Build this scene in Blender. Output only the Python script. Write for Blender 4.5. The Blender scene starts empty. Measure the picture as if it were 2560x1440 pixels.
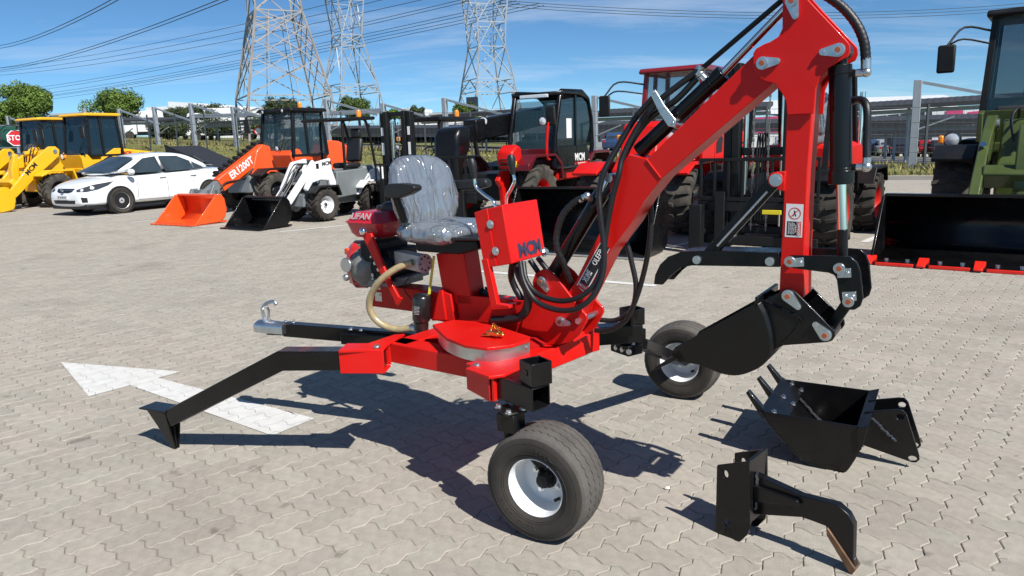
import bpy, math, random
from mathutils import Vector, Matrix
from math import sin, cos, pi, radians as R
random.seed(7)
S = bpy.context.scene
COL = S.collection
# ---------------------------------------------------------------- camera, sky, sun, exposure
cd = bpy.data.cameras.new('camera')
co = bpy.data.objects.new('camera', cd)
COL.objects.link(co)
m3 = [[0.999391, 0.034899, -0.0], [-0.006922, 0.198221, -0.980133], [-0.034206, 0.979536, 0.198342]]
co.matrix_world = Matrix([m3[0] + [0], m3[1] + [0], m3[2] + [1.45], [0, 0, 0, 1]])
cd.sensor_width = 36
cd.lens = 36 * 1828 / 2560
cd.clip_start = .05
cd.clip_end = 5000
S.camera = co
SUN_AZ, SUN_EL = R(-54), R(47)
sd = Vector((cos(SUN_EL) * cos(SUN_AZ), cos(SUN_EL) * sin(SUN_AZ), sin(SUN_EL)))
w = bpy.data.worlds.new('World')
S.world = w
w.use_nodes = True
nt = w.node_tree
nt.nodes.clear()
def wn(t, **k):
    n = nt.nodes.new(t)
    for a, b in k.items(): setattr(n, a, b)
    return n
sky = wn('ShaderNodeTexSky', sky_type='NISHITA', sun_disc=False, sun_elevation=SUN_EL,
         sun_rotation=math.atan2(sd.x, sd.y), altitude=4000, air_density=1.0, dust_density=0, ozone_density=6)
bg = wn('ShaderNodeBackground')
bg.inputs[1].default_value = .078
out = wn('ShaderNodeOutputWorld')
tc = wn('ShaderNodeTexCoord')
sx = wn('ShaderNodeSeparateXYZ'); nt.links.new(tc.outputs['Generated'], sx.inputs[0])
# thin wind-drawn cloud: noise on the sky direction flattened on to a cloud layer
ad = wn('ShaderNodeMath', operation='ADD'); ad.inputs[1].default_value = .12
nt.links.new(sx.outputs[2], ad.inputs[0])
dx = wn('ShaderNodeMath', operation='DIVIDE'); dy = wn('ShaderNodeMath', operation='DIVIDE')
nt.links.new(sx.outputs[0], dx.inputs[0]); nt.links.new(ad.outputs[0], dx.inputs[1])
nt.links.new(sx.outputs[1], dy.inputs[0]); nt.links.new(ad.outputs[0], dy.inputs[1])
cb = wn('ShaderNodeCombineXYZ')
nt.links.new(dx.outputs[0], cb.inputs[0]); nt.links.new(dy.outputs[0], cb.inputs[1])
mp = wn('ShaderNodeMapping'); mp.inputs['Rotation'].default_value = (0, 0, R(12)); mp.inputs['Scale'].default_value = (.42, 1.05, 1)
mp.inputs['Location'].default_value = (3.35, .4, 0)
nt.links.new(cb.outputs[0], mp.inputs[0])
nz = wn('ShaderNodeTexNoise'); nz.inputs['Scale'].default_value = 1.15; nz.inputs['Detail'].default_value = 8; nz.inputs['Roughness'].default_value = .62
nz.inputs['Distortion'].default_value = .5
nt.links.new(mp.outputs[0], nz.inputs[0])
cr = wn('ShaderNodeMapRange'); cr.inputs[1].default_value = .50; cr.inputs[2].default_value = .80; cr.inputs[4].default_value = .46
nt.links.new(nz.outputs[0], cr.inputs[0])
mx = wn('ShaderNodeMix', data_type='RGBA')
mx.inputs[7].default_value = (9.0, 9.4, 10.0, 1)
nt.links.new(cr.outputs[0], mx.inputs[0]); tm = wn('ShaderNodeMix', data_type='RGBA', blend_type='MULTIPLY'); tm.inputs[0].default_value = 1; tm.inputs[7].default_value = (.84, 1.08, 1.08, 1)
nt.links.new(sky.outputs[0], tm.inputs[6]); nt.links.new(tm.outputs[2], mx.inputs[6])
nt.links.new(mx.outputs[2], bg.inputs[0]); nt.links.new(bg.outputs[0], out.inputs[0])
ld = bpy.data.lights.new('sun', 'SUN'); ld.energy = 5.0; ld.angle = R(.5); ld.color = (1, .965, .9)
lo = bpy.data.objects.new('sun', ld); COL.objects.link(lo)
lo.rotation_euler = sd.to_track_quat('Z', 'Y').to_euler()
vs = S.view_settings; vs.view_transform = 'Standard'; vs.look = 'None'; vs.exposure = .4; vs.gamma = 1; vs.use_curve_mapping = False
S.render.engine = 'CYCLES'

# ---------------------------------------------------------------- materials
MATS = {}
def mat(name, col, rough=.5, metal=0, coat=0, var=.08, vs=8, bump=0, bs=200, spec=.5, dust=0, trans=0, alpha=1, isl=0, emit=0, ior=1.5, dcol=(.36, .31, .25)):
    if name in MATS: return MATS[name]
    m = bpy.data.materials.new(name); m.use_nodes = True; t = m.node_tree; b = t.nodes['Principled BSDF']; L = t.links.new
    I = b.inputs
    I['Roughness'].default_value = rough; I['Metallic'].default_value = metal; I['Coat Weight'].default_value = coat; I['Coat Roughness'].default_value = .06
    I['Specular IOR Level'].default_value = spec; I['Transmission Weight'].default_value = trans; I['Alpha'].default_value = alpha; I['IOR'].default_value = ior
    tc = t.nodes.new('ShaderNodeTexCoord')
    n = t.nodes.new('ShaderNodeTexNoise'); n.inputs['Scale'].default_value = vs; n.inputs['Detail'].default_value = 5; L(tc.outputs['Object'], n.inputs[0])
    hs = t.nodes.new('ShaderNodeHueSaturation'); hs.inputs['Color'].default_value = (*col, 1)
    r = t.nodes.new('ShaderNodeMapRange'); r.inputs[1].default_value = .25; r.inputs[2].default_value = .75; r.inputs[3].default_value = 1 - var; r.inputs[4].default_value = 1 + var
    L(n.outputs[0], r.inputs[0])
    val = r.outputs[0]
    if isl:
        g = t.nodes.new('ShaderNodeNewGeometry'); oi = t.nodes.new('ShaderNodeObjectInfo')
        a = t.nodes.new('ShaderNodeMath'); a.operation = 'ADD'; L(g.outputs['Random Per Island'], a.inputs[0]); L(oi.outputs['Random'], a.inputs[1])
        f = t.nodes.new('ShaderNodeMath'); f.operation = 'FRACT'; L(a.outputs[0], f.inputs[0])
        r2 = t.nodes.new('ShaderNodeMapRange'); r2.inputs[3].default_value = 1 - isl; r2.inputs[4].default_value = 1 + isl; L(f.outputs[0], r2.inputs[0])
        mu = t.nodes.new('ShaderNodeMath'); mu.operation = 'MULTIPLY'; L(r2.outputs[0], mu.inputs[0]); L(val, mu.inputs[1]); val = mu.outputs[0]
    L(val, hs.inputs['Value'])
    c = hs.outputs[0]
    if dust:
        n2 = t.nodes.new('ShaderNodeTexNoise'); n2.inputs['Scale'].default_value = 3.1; n2.inputs['Detail'].default_value = 7; n2.inputs['Roughness'].default_value = .7; L(tc.outputs['Object'], n2.inputs[0])
        r3 = t.nodes.new('ShaderNodeMapRange'); r3.inputs[1].default_value = .35; r3.inputs[2].default_value = .8; r3.inputs[4].default_value = dust; L(n2.outputs[0], r3.inputs[0])
        x = t.nodes.new('ShaderNodeMix'); x.data_type = 'RGBA'; x.inputs[7].default_value = (*dcol, 1); L(r3.outputs[0], x.inputs[0]); L(c, x.inputs[6]); c = x.outputs[2]
        r4 = t.nodes.new('ShaderNodeMapRange'); r4.inputs[2].default_value = max(dust, .01); r4.inputs[3].default_value = rough; r4.inputs[4].default_value = min(1, rough + .3); L(r3.outputs[0], r4.inputs[0]); L(r4.outputs[0], I['Roughness'])
    L(c, I['Base Color'])
    if emit:
        L(c, I['Emission Color']); I['Emission Strength'].default_value = emit
    if bump:
        n3 = t.nodes.new('ShaderNodeTexNoise'); n3.inputs['Scale'].default_value = bs; n3.inputs['Detail'].default_value = 4; L(tc.outputs['Object'], n3.inputs[0])
        bp = t.nodes.new('ShaderNodeBump'); bp.inputs['Strength'].default_value = min(1, bump); bp.inputs['Distance'].default_value = .004 if bump <= 1 else .004 * bump; L(n3.outputs[0], bp.inputs['Height']); L(bp.outputs[0], I['Normal'])
    MATS[name] = m
    return m
RED = mat('red_paint', (.60, .006, .004), .30, 0, .06, .09, 2.2, .03, 26, dust=.03, spec=.26)
RED2 = mat('deep_red_paint', (.36, .006, .008), .3, 0, .1, .05, 3, dust=.015, spec=.3)
BLK = mat('black_gloss_paint', (.0035, .0038, .0048), .17, 0, .12, .2, 5, .02, 14, dust=.016, spec=.3)
BLK2 = mat('black_satin_paint', (.006, .0065, .0075), .4, 0, 0, .15, 5, dust=.015, spec=.3)
RUB = mat('rubber', (.022, .021, .021), .75, 0, 0, .15, 6, .25, 90, dust=.22, spec=.3)
HOSE = mat('hose_rubber', (.010, .010, .011), .42, 0, 0, .15, 30, .2, 400)
TYRE = mat('tyre_rubber', (.030, .028, .026), .82, 0, 0, .2, 6, .3, 120, dust=.3, spec=.25, dcol=(.16, .13, .105))
TREADM = mat('worn_tread', (.085, .079, .074), .9, 0, 0, .22, 14, .4, 150, dust=.35, spec=.2, dcol=(.17, .145, .12))
TYRE2 = mat('dusty_tyre_rubber', (.045, .042, .038), .85, 0, 0, .25, 5, .3, 60, dust=.5, spec=.2, dcol=(.23, .20, .165))
ZINC = mat('zinc', (.62, .64, .66), .36, 1, 0, .12, 40, .1, 80)
STEEL = mat('machined_steel', (.66, .66, .66), .25, 1, 0, .1, 30)
CHROME = mat('chrome', (.8, .8, .8), .07, 1)
GOLD = mat('yellow_zinc', (.75, .52, .16), .25, 1, 0, .3, 30)
COPPER = mat('pin_end', (.48, .12, .045), .45, .4, 0, .2, 40)
WHITE = mat('white_enamel', (.76, .77, .78), .35, 0, .2, .03, 6, dust=.16)
CASTG = mat('cast_alloy', (.24, .24, .235), .5, .7, 0, .2, 30, .25, 150, dust=.12)
ALU = mat('alloy', (.55, .56, .57), .33, .95, 0, .08, 20)
PLAST = mat('black_plastic', (.012, .012, .013), .45, 0, 0, .15, 12, .12, 500)
VINYL = mat('grey_vinyl', (.11, .12, .135), .5, 0, 0, .15, 12, .1, 300)
GLASS = mat('tinted_glass', (.012, .030, .045), .03, 0, 0, .04, 2, spec=.6, alpha=.66)
CGLASS = mat('clear_glass', (.03, .07, .09), .03, 0, 0, .04, 2, spec=.6, alpha=.36)
LENS = mat('lamp_lens', (.7, .72, .74), .08, .2, .6, .2, 40)
AMBER = mat('amber_lens', (.85, .26, .012), .15, 0, .6)
REDLENS = mat('red_lens', (.5, .01, .01), .15, 0, .6)
LBLACK = mat('print_black', (.012, .012, .014), .5)
LWHITE = mat('print_white', (.78, .78, .78), .5)
LRED = mat('print_red', (.55, .02, .015), .5)
LGREY = mat('print_grey', (.42, .42, .44), .5)

# ---------------------------------------------------------------- mesh helpers
def V(*a): return Vector(a if len(a) > 1 else a[0])
class Fr:
    """vertical plane: t along the heading, z up, o behind the plane"""
    def __init__(s, x, y, th):
        s.c = Vector((x, y, 0)); s.e = Vector((cos(R(th)), sin(R(th)), 0)); s.n = Vector((-sin(R(th)), cos(R(th)), 0)); s.u = Vector((0, 0, 1))
    def p(s, tz, o=0): return s.c + s.e * tz[0] + s.u * tz[1] + s.n * o
class Ax:
    """any plane: origin, two in-plane axes, normal"""
    def __init__(s, c, e, u):
        s.c = Vector(c); s.e = Vector(e).normalized(); s.n = s.e.cross(Vector(u)).normalized() * -1; s.u = s.e.cross(s.n).normalized() 
        if s.u.dot(Vector(u)) < 0: s.u = -s.u
        s.n = s.u.cross(s.e)
    def p(s, tz, o=0): return s.c + s.e * tz[0] + s.u * tz[1] + s.n * o
def basis(d, up=(0, 0, 1)):
    d = Vector(d).normalized(); up = Vector(up)
    if abs(d.dot(up.normalized())) > .98: up = Vector((1, 0, 0)) if abs(d.x) < .9 else Vector((0, 1, 0))
    a = d.cross(up).normalized(); b = a.cross(d).normalized()
    return d, a, b
def crom(P, k):
    P = [Vector(p) for p in P]
    if k < 2 or len(P) < 3: return P
    o = []
    for i in range(len(P) - 1):
        p0 = P[i - 1] if i else P[0] * 2 - P[1]; p1 = P[i]; p2 = P[i + 1]; p3 = P[i + 2] if i + 2 < len(P) else P[-1] * 2 - P[-2]
        for j in range(k):
            t = j / k
            o.append(.5 * ((2 * p1) + (p2 - p0) * t + (2 * p0 - 5 * p1 + 4 * p2 - p3) * t * t + (3 * p1 - p0 - 3 * p2 + p3) * t ** 3))
    o.append(P[-1]); return o
class MB:
    def __init__(s): s.v = []; s.f = []
    def add(s, vs, fs):
        n = len(s.v); s.v += [Vector(v) for v in vs]; s.f += [[i + n for i in f] for f in fs]; return s
    def box(s, c, d, e=(1, 0, 0), up=(0, 0, 1)):
        ex = Vector(e).normalized(); uz = Vector(up); ey = uz.cross(ex).normalized(); uz = ex.cross(ey)
        c = Vector(c); vs = [c + ex * (d[0] / 2 * i) + ey * (d[1] / 2 * j) + uz * (d[2] / 2 * k) for i in (-1, 1) for j in (-1, 1) for k in (-1, 1)]
        return s.add(vs, [(0, 1, 3, 2), (4, 6, 7, 5), (0, 4, 5, 1), (2, 3, 7, 6), (0, 2, 6, 4), (1, 5, 7, 3)])
    def beam(s, a, b, w, h, up=(0, 0, 1), w2=None, h2=None, hollow=0):
        a = Vector(a); b = Vector(b); d, x, y = basis(b - a, up); w2 = w2 or w; h2 = h2 or h
        q = lambda p, w, h: [p - x * w / 2 - y * h / 2, p + x * w / 2 - y * h / 2, p + x * w / 2 + y * h / 2, p - x * w / 2 + y * h / 2]
        if hollow:
            k = hollow
            vs = q(a, w, h) + q(b, w2, h2) + q(a, w - k, h - k) + q(b, w2 - k, h2 - k)
            fs = []
            for i in range(4):
                j = (i + 1) % 4
                fs += [(i, j, j + 4, i + 4), (i + 8, i + 12, j + 12, j + 8), (i, i + 8, j + 8, j), (i + 4, j + 4, j + 12, i + 12)]
            return s.add(vs, fs)
        return s.add(q(a, w, h) + q(b, w2, h2), [(3, 2, 1, 0), (4, 5, 6, 7), (0, 1, 5, 4), (1, 2, 6, 5), (2, 3, 7, 6), (3, 0, 4, 7)])
    def prism(s, fr, P, o0, o1):
        n = len(P)
        vs = [fr.p(p, o0) for p in P] + [fr.p(p, o1) for p in P]
        a = sum(P[i][0] * P[(i + 1) % n][1] - P[(i + 1) % n][0] * P[i][1] for i in range(n))
        fs = [list(range(n)), list(range(2 * n - 1, n - 1, -1))] + [[i, i + n, (i + 1) % n + n, (i + 1) % n] for i in range(n)]
        if a < 0: fs = [f[::-1] for f in fs]
        return s.add(vs, fs)
    def cyl(s, a, b, r, r2=None, n=16, cap=True):
        a = Vector(a); b = Vector(b); d, x, y = basis(b - a); r2 = r if r2 is None else r2
        vs = [p + (x * cos(2 * pi * i / n) + y * sin(2 * pi * i / n)) * q for p, q in ((a, r), (b, r2)) for i in range(n)]
        fs = [(i, (i + 1) % n, (i + 1) % n + n, i + n) for i in range(n)]
        if cap: fs += [list(range(n))[::-1], list(range(n, 2 * n))]
        return s.add(vs, fs)
    def tube(s, P, r, n=8, k=6, rr=None):
        P = crom(P, k); N = len(P); vs = []; fs = []; x = None
        for i, p in enumerate(P):
            d = (P[min(i + 1, N - 1)] - P[max(i - 1, 0)]).normalized()
            if x is None: x = basis(d)[1]
            else: x = (x - d * x.dot(d)).normalized()
            y = d.cross(x); q = rr(i / (N - 1)) * r if rr else r
            vs += [p + (x * cos(2 * pi * j / n) + y * sin(2 * pi * j / n)) * q for j in range(n)]
        for i in range(N - 1):
            for j in range(n): fs.append((i * n + j, i * n + (j + 1) % n, (i + 1) * n + (j + 1) % n, (i + 1) * n + j))
        fs += [list(range(n))[::-1], list(range((N - 1) * n, N * n))]
        return s.add(vs, fs)
    def lathe(s, c, ax, prof, n=32, cap=True):
        c = Vector(c); d, x, y = basis(ax); m = len(prof)
        vs = [c + d * h + (x * cos(2 * pi * i / n) + y * sin(2 * pi * i / n)) * r for i in range(n) for r, h in prof]
        fs = [(i * m + j, ((i + 1) % n) * m + j, ((i + 1) % n) * m + j + 1, i * m + j + 1) for i in range(n) for j in range(m - 1)]
        if cap: fs += [[i * m for i in range(n)][::-1], [i * m + m - 1 for i in range(n)]]
        return s.add(vs, fs)
    def ball(s, c, r, n=10, sc=(1, 1, 1)):
        c = Vector(c); vs = []; fs = []; h = n // 2
        for i in range(h + 1):
            for j in range(n):
                a = pi * i / h; b = 2 * pi * j / n
                vs.append(c + Vector((r * sin(a) * cos(b) * sc[0], r * sin(a) * sin(b) * sc[1], r * cos(a) * sc[2])))
        for i in range(h):
            for j in range(n): fs.append((i * n + j, (i + 1) * n + j, (i + 1) * n + (j + 1) % n, i * n + (j + 1) % n))
        return s.add(vs, fs)
    def loft(s, rings, closed=True, cap=True):
        n = len(rings[0]); vs = [p for r in rings for p in r]; fs = []
        for i in range(len(rings) - 1):
            for j in range(n if closed else n - 1): fs.append((i * n + j, i * n + (j + 1) % n, (i + 1) * n + (j + 1) % n, (i + 1) * n + j))
        if cap and closed: fs += [list(range(n))[::-1], list(range(len(vs) - n, len(vs)))]
        return s.add(vs, fs)
    def poly(s, P): return s.add(P, [list(range(len(P)))])
    def mesh(s, name, m, org=None, smooth=40, xf=None):
        o = Vector(org) if org is not None else Vector((0, 0, 0))
        me = bpy.data.meshes.new(name)
        vs = [tuple(v - o) for v in s.v]
        if xf: vs = [tuple(xf @ Vector(v)) for v in vs]
        me.from_pydata(vs, [], s.f); me.materials.append(m)
        if smooth:
            me.polygons.foreach_set('use_smooth', [True] * len(me.polygons)); me.set_sharp_from_angle(angle=R(smooth))
        me.update(); return me
    def build(s, name, m, par=None, bev=0, smooth=40, label=None, kind=None, fix=True, seg=2):
        org = ORG.get(par_root(par)) if par else None
        me = s.mesh(name, m, org, smooth)
        o = bpy.data.objects.new(name, me); COL.objects.link(o)
        if par: o.parent = par
        if bev:
            b = o.modifiers.new('bevel', 'BEVEL'); b.width = bev; b.segments = seg; b.limit_method = 'ANGLE'; b.angle_limit = R(35); b.harden_normals = False
        if label: o['label'] = label
        if kind: o['kind'] = kind
        return o
ORG = {}
def par_root(o):
    while o.parent: o = o.parent
    return o.name
def root(name, label, cat, loc=(0, 0, 0), rz=0, group=None, world=False):
    """Empty at a thing's base; with world=True the parts are given in world coordinates"""
    o = bpy.data.objects.new(name, None); COL.objects.link(o); o.location = loc; o.rotation_euler = (0, 0, rz); o.empty_display_size = .2
    o['label'] = label; o['category'] = cat
    if group: o['group'] = group
    if world: ORG[o.name] = Vector(loc)
    return o
def tag(o, label=None, cat=None, group=None, kind=None):
    for k, v in (('label', label), ('category', cat), ('group', group), ('kind', kind)):
        if v: o[k] = v
    return o
def dup(o, par=None, loc=None, rz=None, label=None):
    c = o.copy(); COL.objects.link(c)
    if par: c.parent = par
    if loc is not None: c.location = loc
    if rz is not None: c.rotation_euler = (0, 0, rz)
    if label: c['label'] = label
    for ch in list(o.children): dup(ch, c)
    return c
def holed(P, holes):
    """plate outline with round or oval holes let in through a slit"""
    P = list(P); a = sum(P[i][0] * P[(i + 1) % len(P)][1] - P[(i + 1) % len(P)][0] * P[i][1] for i in range(len(P)))
    if a < 0: P = P[::-1]
    for cx, cy, rx, ry in holes:
        k = min(range(len(P)), key=lambda i: (P[i][0] - cx) ** 2 + (P[i][1] - cy) ** 2); a0 = math.atan2(P[k][1] - cy, P[k][0] - cx)
        ring = [(cx + rx * cos(a0 - 2 * pi * j / 16), cy + ry * sin(a0 - 2 * pi * j / 16)) for j in range(17)]
        P = P[:k + 1] + ring + P[k:]
    return P
def text(txt, c, e, u, h, m, name, par, bold=.0, sx=1.0, depth=.0008, shear=0):
    """flat lettering, centred on c, running along e, upright along u"""
    cu = bpy.data.curves.new(name, 'FONT'); cu.body = txt; cu.size = 1; cu.align_x = 'CENTER'; cu.align_y = 'CENTER'; cu.offset = bold; cu.shear = shear
    cu.resolution_u = 2; cu.extrude = .001
    to = bpy.data.objects.new(name, cu); COL.objects.link(to)
    dg = bpy.context.evaluated_depsgraph_get(); me = bpy.data.meshes.new_from_object(to.evaluated_get(dg))
    bpy.data.objects.remove(to); bpy.data.curves.remove(cu)
    e = Vector(e).normalized(); u = Vector(u); u = (u - e * u.dot(e)).normalized(); n = e.cross(u)
    hs = h / .7; c = Vector(c); org = ORG.get(par_root(par), Vector((0, 0, 0)))
    M = Matrix((( e.x * hs * sx, u.x * hs, n.x * depth * 1000, c.x - org.x), (e.y * hs * sx, u.y * hs, n.y * depth * 1000, c.y - org.y), (e.z * hs * sx, u.z * hs, n.z * depth * 1000, c.z - org.z), (0, 0, 0, 1)))
    me.transform(M); me.materials.clear(); me.materials.append(m)
    o = bpy.data.objects.new(name, me); COL.objects.link(o); o.parent = par
    return o
from mathutils.bvhtree import BVHTree
def patch(body, P, o, ex, ey, d, off, name, m, par=None, n=5, bvh={}):
    """thin skin laid on a curved body: outline P in the (ex, ey) plane at o, pushed along d on to the surface"""
    if body.name not in bvh: bvh[body.name] = BVHTree.FromObject(body, bpy.context.evaluated_depsgraph_get())
    t = bvh[body.name]; o, ex, ey, d = Vector(o), Vector(ex), Vector(ey), Vector(d).normalized(); Q = []
    for i in range(len(P)):
        a, b = Vector(P[i]), Vector(P[(i + 1) % len(P)]); k = max(1, int((b - a).length / .05)); Q += [a.lerp(b, j / k) for j in range(k)]
    c = sum(Q, Vector((0, 0))) / len(Q); rings = []
    for r in range(n + 1):
        ring = []
        for q in Q:
            v = c.lerp(q, max(.02, r / n)); s_ = o + ex * v.x + ey * v.y; h = t.ray_cast(s_, d); ring.append(h[0] - d * off if h[0] else s_ + d)
        rings.append(ring)
    mb = MB(); mb.loft(rings, cap=False); mb.poly(rings[0][::-1]); return mb.build(name, m, par or body, smooth=60)
def sq(t, p): return math.copysign(abs(t) ** p, t)
def cushion(c, e, n, u, a, b, d, p=.55, N=28, M=14, fn=None):
    """superellipsoid pad: half sizes a (e), b (u), d (n)"""
    mb = MB(); c = Vector(c); e = Vector(e).normalized(); n = Vector(n).normalized(); u = Vector(u).normalized(); rings = []
    for i in range(M + 1):
        f = -pi / 2 + pi * i / M; ring = []
        for j in range(N):
            g = 2 * pi * j / N
            x = sq(cos(f), .5) * sq(cos(g), p) * a; y = sq(cos(f), .5) * sq(sin(g), p) * b; z = sq(sin(f), .75) * d
            if fn: x, y, z = fn(x, y, z)
            ring.append(c + e * x + u * y + n * z)
        rings.append(ring)
    return mb.loft(rings)

# ---------------------------------------------------------------- ground: one sheet to the horizon, then block paving
def rect_sheet(x0, x1, y0, y1, z, name, m, nx=1, ny=1, zf=None):
    mb = MB(); vs = []; fs = []
    for j in range(ny + 1):
        for i in range(nx + 1):
            x = x0 + (x1 - x0) * i / nx; y = y0 + (y1 - y0) * j / ny; vs.append((x, y, z + (zf(x, y) if zf else 0)))
    for j in range(ny):
        for i in range(nx): a = j * (nx + 1) + i; fs.append((a, a + 1, a + nx + 2, a + nx + 1))
    mb.add(vs, fs); o = mb.build(name, m, smooth=80); o['kind'] = 'structure'; return o
PAVE = mat('concrete_paver', (.345, .315, .272), .88, 0, 0, .16, 22, .5, 260, spec=.25, isl=.10, dust=.10, dcol=(.30, .245, .18))
def extra_stains(m):
    t = m.node_tree; b = t.nodes['Principled BSDF']; src = b.inputs['Base Color'].links[0].from_socket; L = t.links.new
    g = t.nodes.new('ShaderNodeNewGeometry')
    last = src
    oi = t.nodes.new('ShaderNodeObjectInfo'); ad = t.nodes.new('ShaderNodeMath'); ad.operation = 'ADD'; L(g.outputs['Random Per Island'], ad.inputs[0]); L(oi.outputs['Random'], ad.inputs[1])
    ml = t.nodes.new('ShaderNodeMath'); ml.operation = 'MULTIPLY'; ml.inputs[1].default_value = 7.31; L(ad.outputs[0], ml.inputs[0]); fr_ = t.nodes.new('ShaderNodeMath'); fr_.operation = 'FRACT'; L(ml.outputs[0], fr_.inputs[0])
    rp_ = t.nodes.new('ShaderNodeValToRGB'); e = rp_.color_ramp.elements; e[0].color = (.985, 1.008, .99, 1); e[1].color = (1.018, .997, .985, 1); k = e.new(.5); k.color = (1, 1, 1, 1); L(fr_.outputs[0], rp_.inputs[0])
    tn = t.nodes.new('ShaderNodeMix'); tn.data_type = 'RGBA'; tn.blend_type = 'MULTIPLY'; tn.inputs[0].default_value = 1; L(last, tn.inputs[6]); L(rp_.outputs[0], tn.inputs[7]); last = tn.outputs[2]
    for sc, lo, hi, amt, col in ((.9, .56, .78, .50, (.14, .12, .10)), (5.5, .665, .74, .62, (.07, .06, .05)), (.33, .45, .7, .22, (.24, .235, .215)), (900, .56, .70, .45, (.10, .09, .08)), (700, .60, .70, .4, (.62, .57, .5))):
        n = t.nodes.new('ShaderNodeTexNoise'); n.inputs['Scale'].default_value = sc; n.inputs['Detail'].default_value = 3 if sc < 100 else 0
        L(g.outputs['Position'], n.inputs[0])
        r = t.nodes.new('ShaderNodeMapRange'); r.inputs[1].default_value = lo; r.inputs[2].default_value = hi; r.inputs[4].default_value = amt; L(n.outputs[0], r.inputs[0])
        x = t.nodes.new('ShaderNodeMix'); x.data_type = 'RGBA'; x.inputs[7].default_value = (*col, 1); L(r.outputs[0], x.inputs[0]); L(last, x.inputs[6]); last = x.outputs[2]
    L(last, b.inputs['Base Color'])
extra_stains(PAVE)
SAND = mat('joint_sand', (.29, .25, .19), .95, 0, 0, .3, 60, .4, 300, spec=.1)
EARTH = mat('dry_earth', (.20, .17, .11), .95, 0, 0, .3, .4, .5, 3, spec=.1)
GRASSM = mat('verge_grass', (.21, .19, .075), .9, 0, 0, .4, 1.3, 0, spec=.2, isl=.45, dust=.5, dcol=(.33, .27, .12))
TAR = mat('asphalt', (.06, .06, .06), .9, 0, 0, .2, 3, .4, 60, spec=.2)
LINE = mat('road_paint', (.60, .595, .575), .75, 0, 0, .10, 12, .3, 200, dust=.32, dcol=(.42, .38, .33))
PA = R(-40)
PU = .1025
pe = Vector((cos(PA), sin(PA), 0)); pn = Vector((-sin(PA), cos(PA), 0))
def wave(P0, P1):
    """the shared zig-zag side of a unit edge between two grid corners"""
    ax = 0 if P0[1] == P1[1] else 1
    a, b = (P0, P1) if P0[ax] <= P1[ax] else (P1, P0)
    am = .0105
    o = []
    for f, s in ((0, 0), (.27, 1), (.73, -1)):
        q = [a[0] * PU, a[1] * PU]; q[ax] += f * PU; q[1 - ax] += s * am * (1 if ax == 0 else -1); o.append(tuple(q))
    e = (b[0] * PU, b[1] * PU)
    o.append(e)
    if a is not P0: o = o[::-1]
    return o[:-1]
def paver_outline(cells):
    (i, j), (k, l) = cells
    x0, x1, y0, y1 = min(i, k), max(i, k) + 1, min(j, l), max(j, l) + 1
    c = [(x, y0) for x in range(x0, x1)] + [(x1, y) for y in range(y0, y1)] + [(x, y1) for x in range(x1, x0, -1)] + [(x0, y) for y in range(y1, y0, -1)]
    P = []
    for q in range(len(c)): P += wave(c[q], c[(q + 1) % len(c)])
    cx, cy = (x0 + x1) / 2 * PU, (y0 + y1) / 2 * PU
    return P, (cx, cy), ((x1 - x0) * PU, (y1 - y0) * PU)
def inset(P, c, d, g): return [(c[0] + (x - c[0]) * (1 - 2 * g / d[0]), c[1] + (y - c[1]) * (1 - 2 * g / d[1])) for x, y in P]
def gworld(x, y): return pe * x + pn * y
def paver_rings(P, c, d, skirt, z=0.0):
    n = len(P); r = [(inset(P, c, d, .0058), z), (inset(P, c, d, .0024), z - .0012), (inset(P, c, d, .0011), z - .0034)] + ([(inset(P, c, d, .0012), z - .03)] if skirt else [])
    return n, r
# view wedge on the ground
FARP = 17.0
def in_view(p, far):
    if p.y < 1.75 or p.y > far: return False
    return abs(p.x) < p.y * .80 + .45
paving = bpy.data.objects.new('paving', None); COL.objects.link(paving); paving['kind'] = 'structure'
tops = []          # world outlines, for the painted arrow
near = []; stuff = MB()
N = int(FARP * 1.5 / PU)
for i in range(-N, N):
    for j in range(-N, N):
        k = (i - j) % 4
        if k == 0: cells = ((i, j), (i + 1, j)); kind = 0
        elif k == 2: cells = ((i, j), (i, j - 1)); kind = 1
        else: continue
        cx = (i + (1 if kind == 0 else .5)) * PU; cy = (j + (.5 if kind == 0 else 0)) * PU
        w_ = gworld(cx, cy)
        if not in_view(w_, FARP): continue
        near.append((w_.y if abs(w_.x) < w_.y * .72 else 99, cells, kind, w_))
near.sort(key=lambda q: q[0])
protos = {}
for idx, (d_, cells, kind, w_) in enumerate(near):
    P, c, d = paver_outline(cells)
    zj = random.uniform(-.0012, .0012)
    if idx < 300:
        if kind not in protos:
            n, r = paver_rings([(x - c[0], y - c[1]) for x, y in P], (0, 0), d, True)
            mb = MB(); rings = [[Vector((x, y, z)) for x, y in ring] for ring, z in r]
            mb.loft(rings[::-1], cap=False); mb.poly([Vector(v) for v in rings[0]])
            protos[kind] = mb.mesh('paver', PAVE, smooth=50)
        o = bpy.data.objects.new('paver', protos[kind]); COL.objects.link(o); o.parent = paving
        o.location = (w_.x, w_.y, zj); o.rotation_euler = (random.uniform(-.006, .006), random.uniform(-.006, .006), PA)
        o['category'] = '' ; del o['category']
    else:
        n, r = paver_rings(P, c, d, d_ < 5)
        rings = [[gworld(x, y) + Vector((0, 0, z + zj)) for x, y in ring] for ring, z in (r if d_ < 8 else [r[0], r[2]])]
        stuff.loft(rings[::-1], cap=False); stuff.poly(rings[0])
    if 3.2 < w_.y < 5.6 and -3.6 < w_.x < -.7: tops.append([gworld(x, y) for x, y in inset(P, c, d, .0010)])
so = stuff.build('paver_field', PAVE, paving, smooth=50); so['kind'] = 'stuff'
rect_sheet(-14, 14, 0, 17.0, -.0050, 'sand_bed', SAND)
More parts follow.
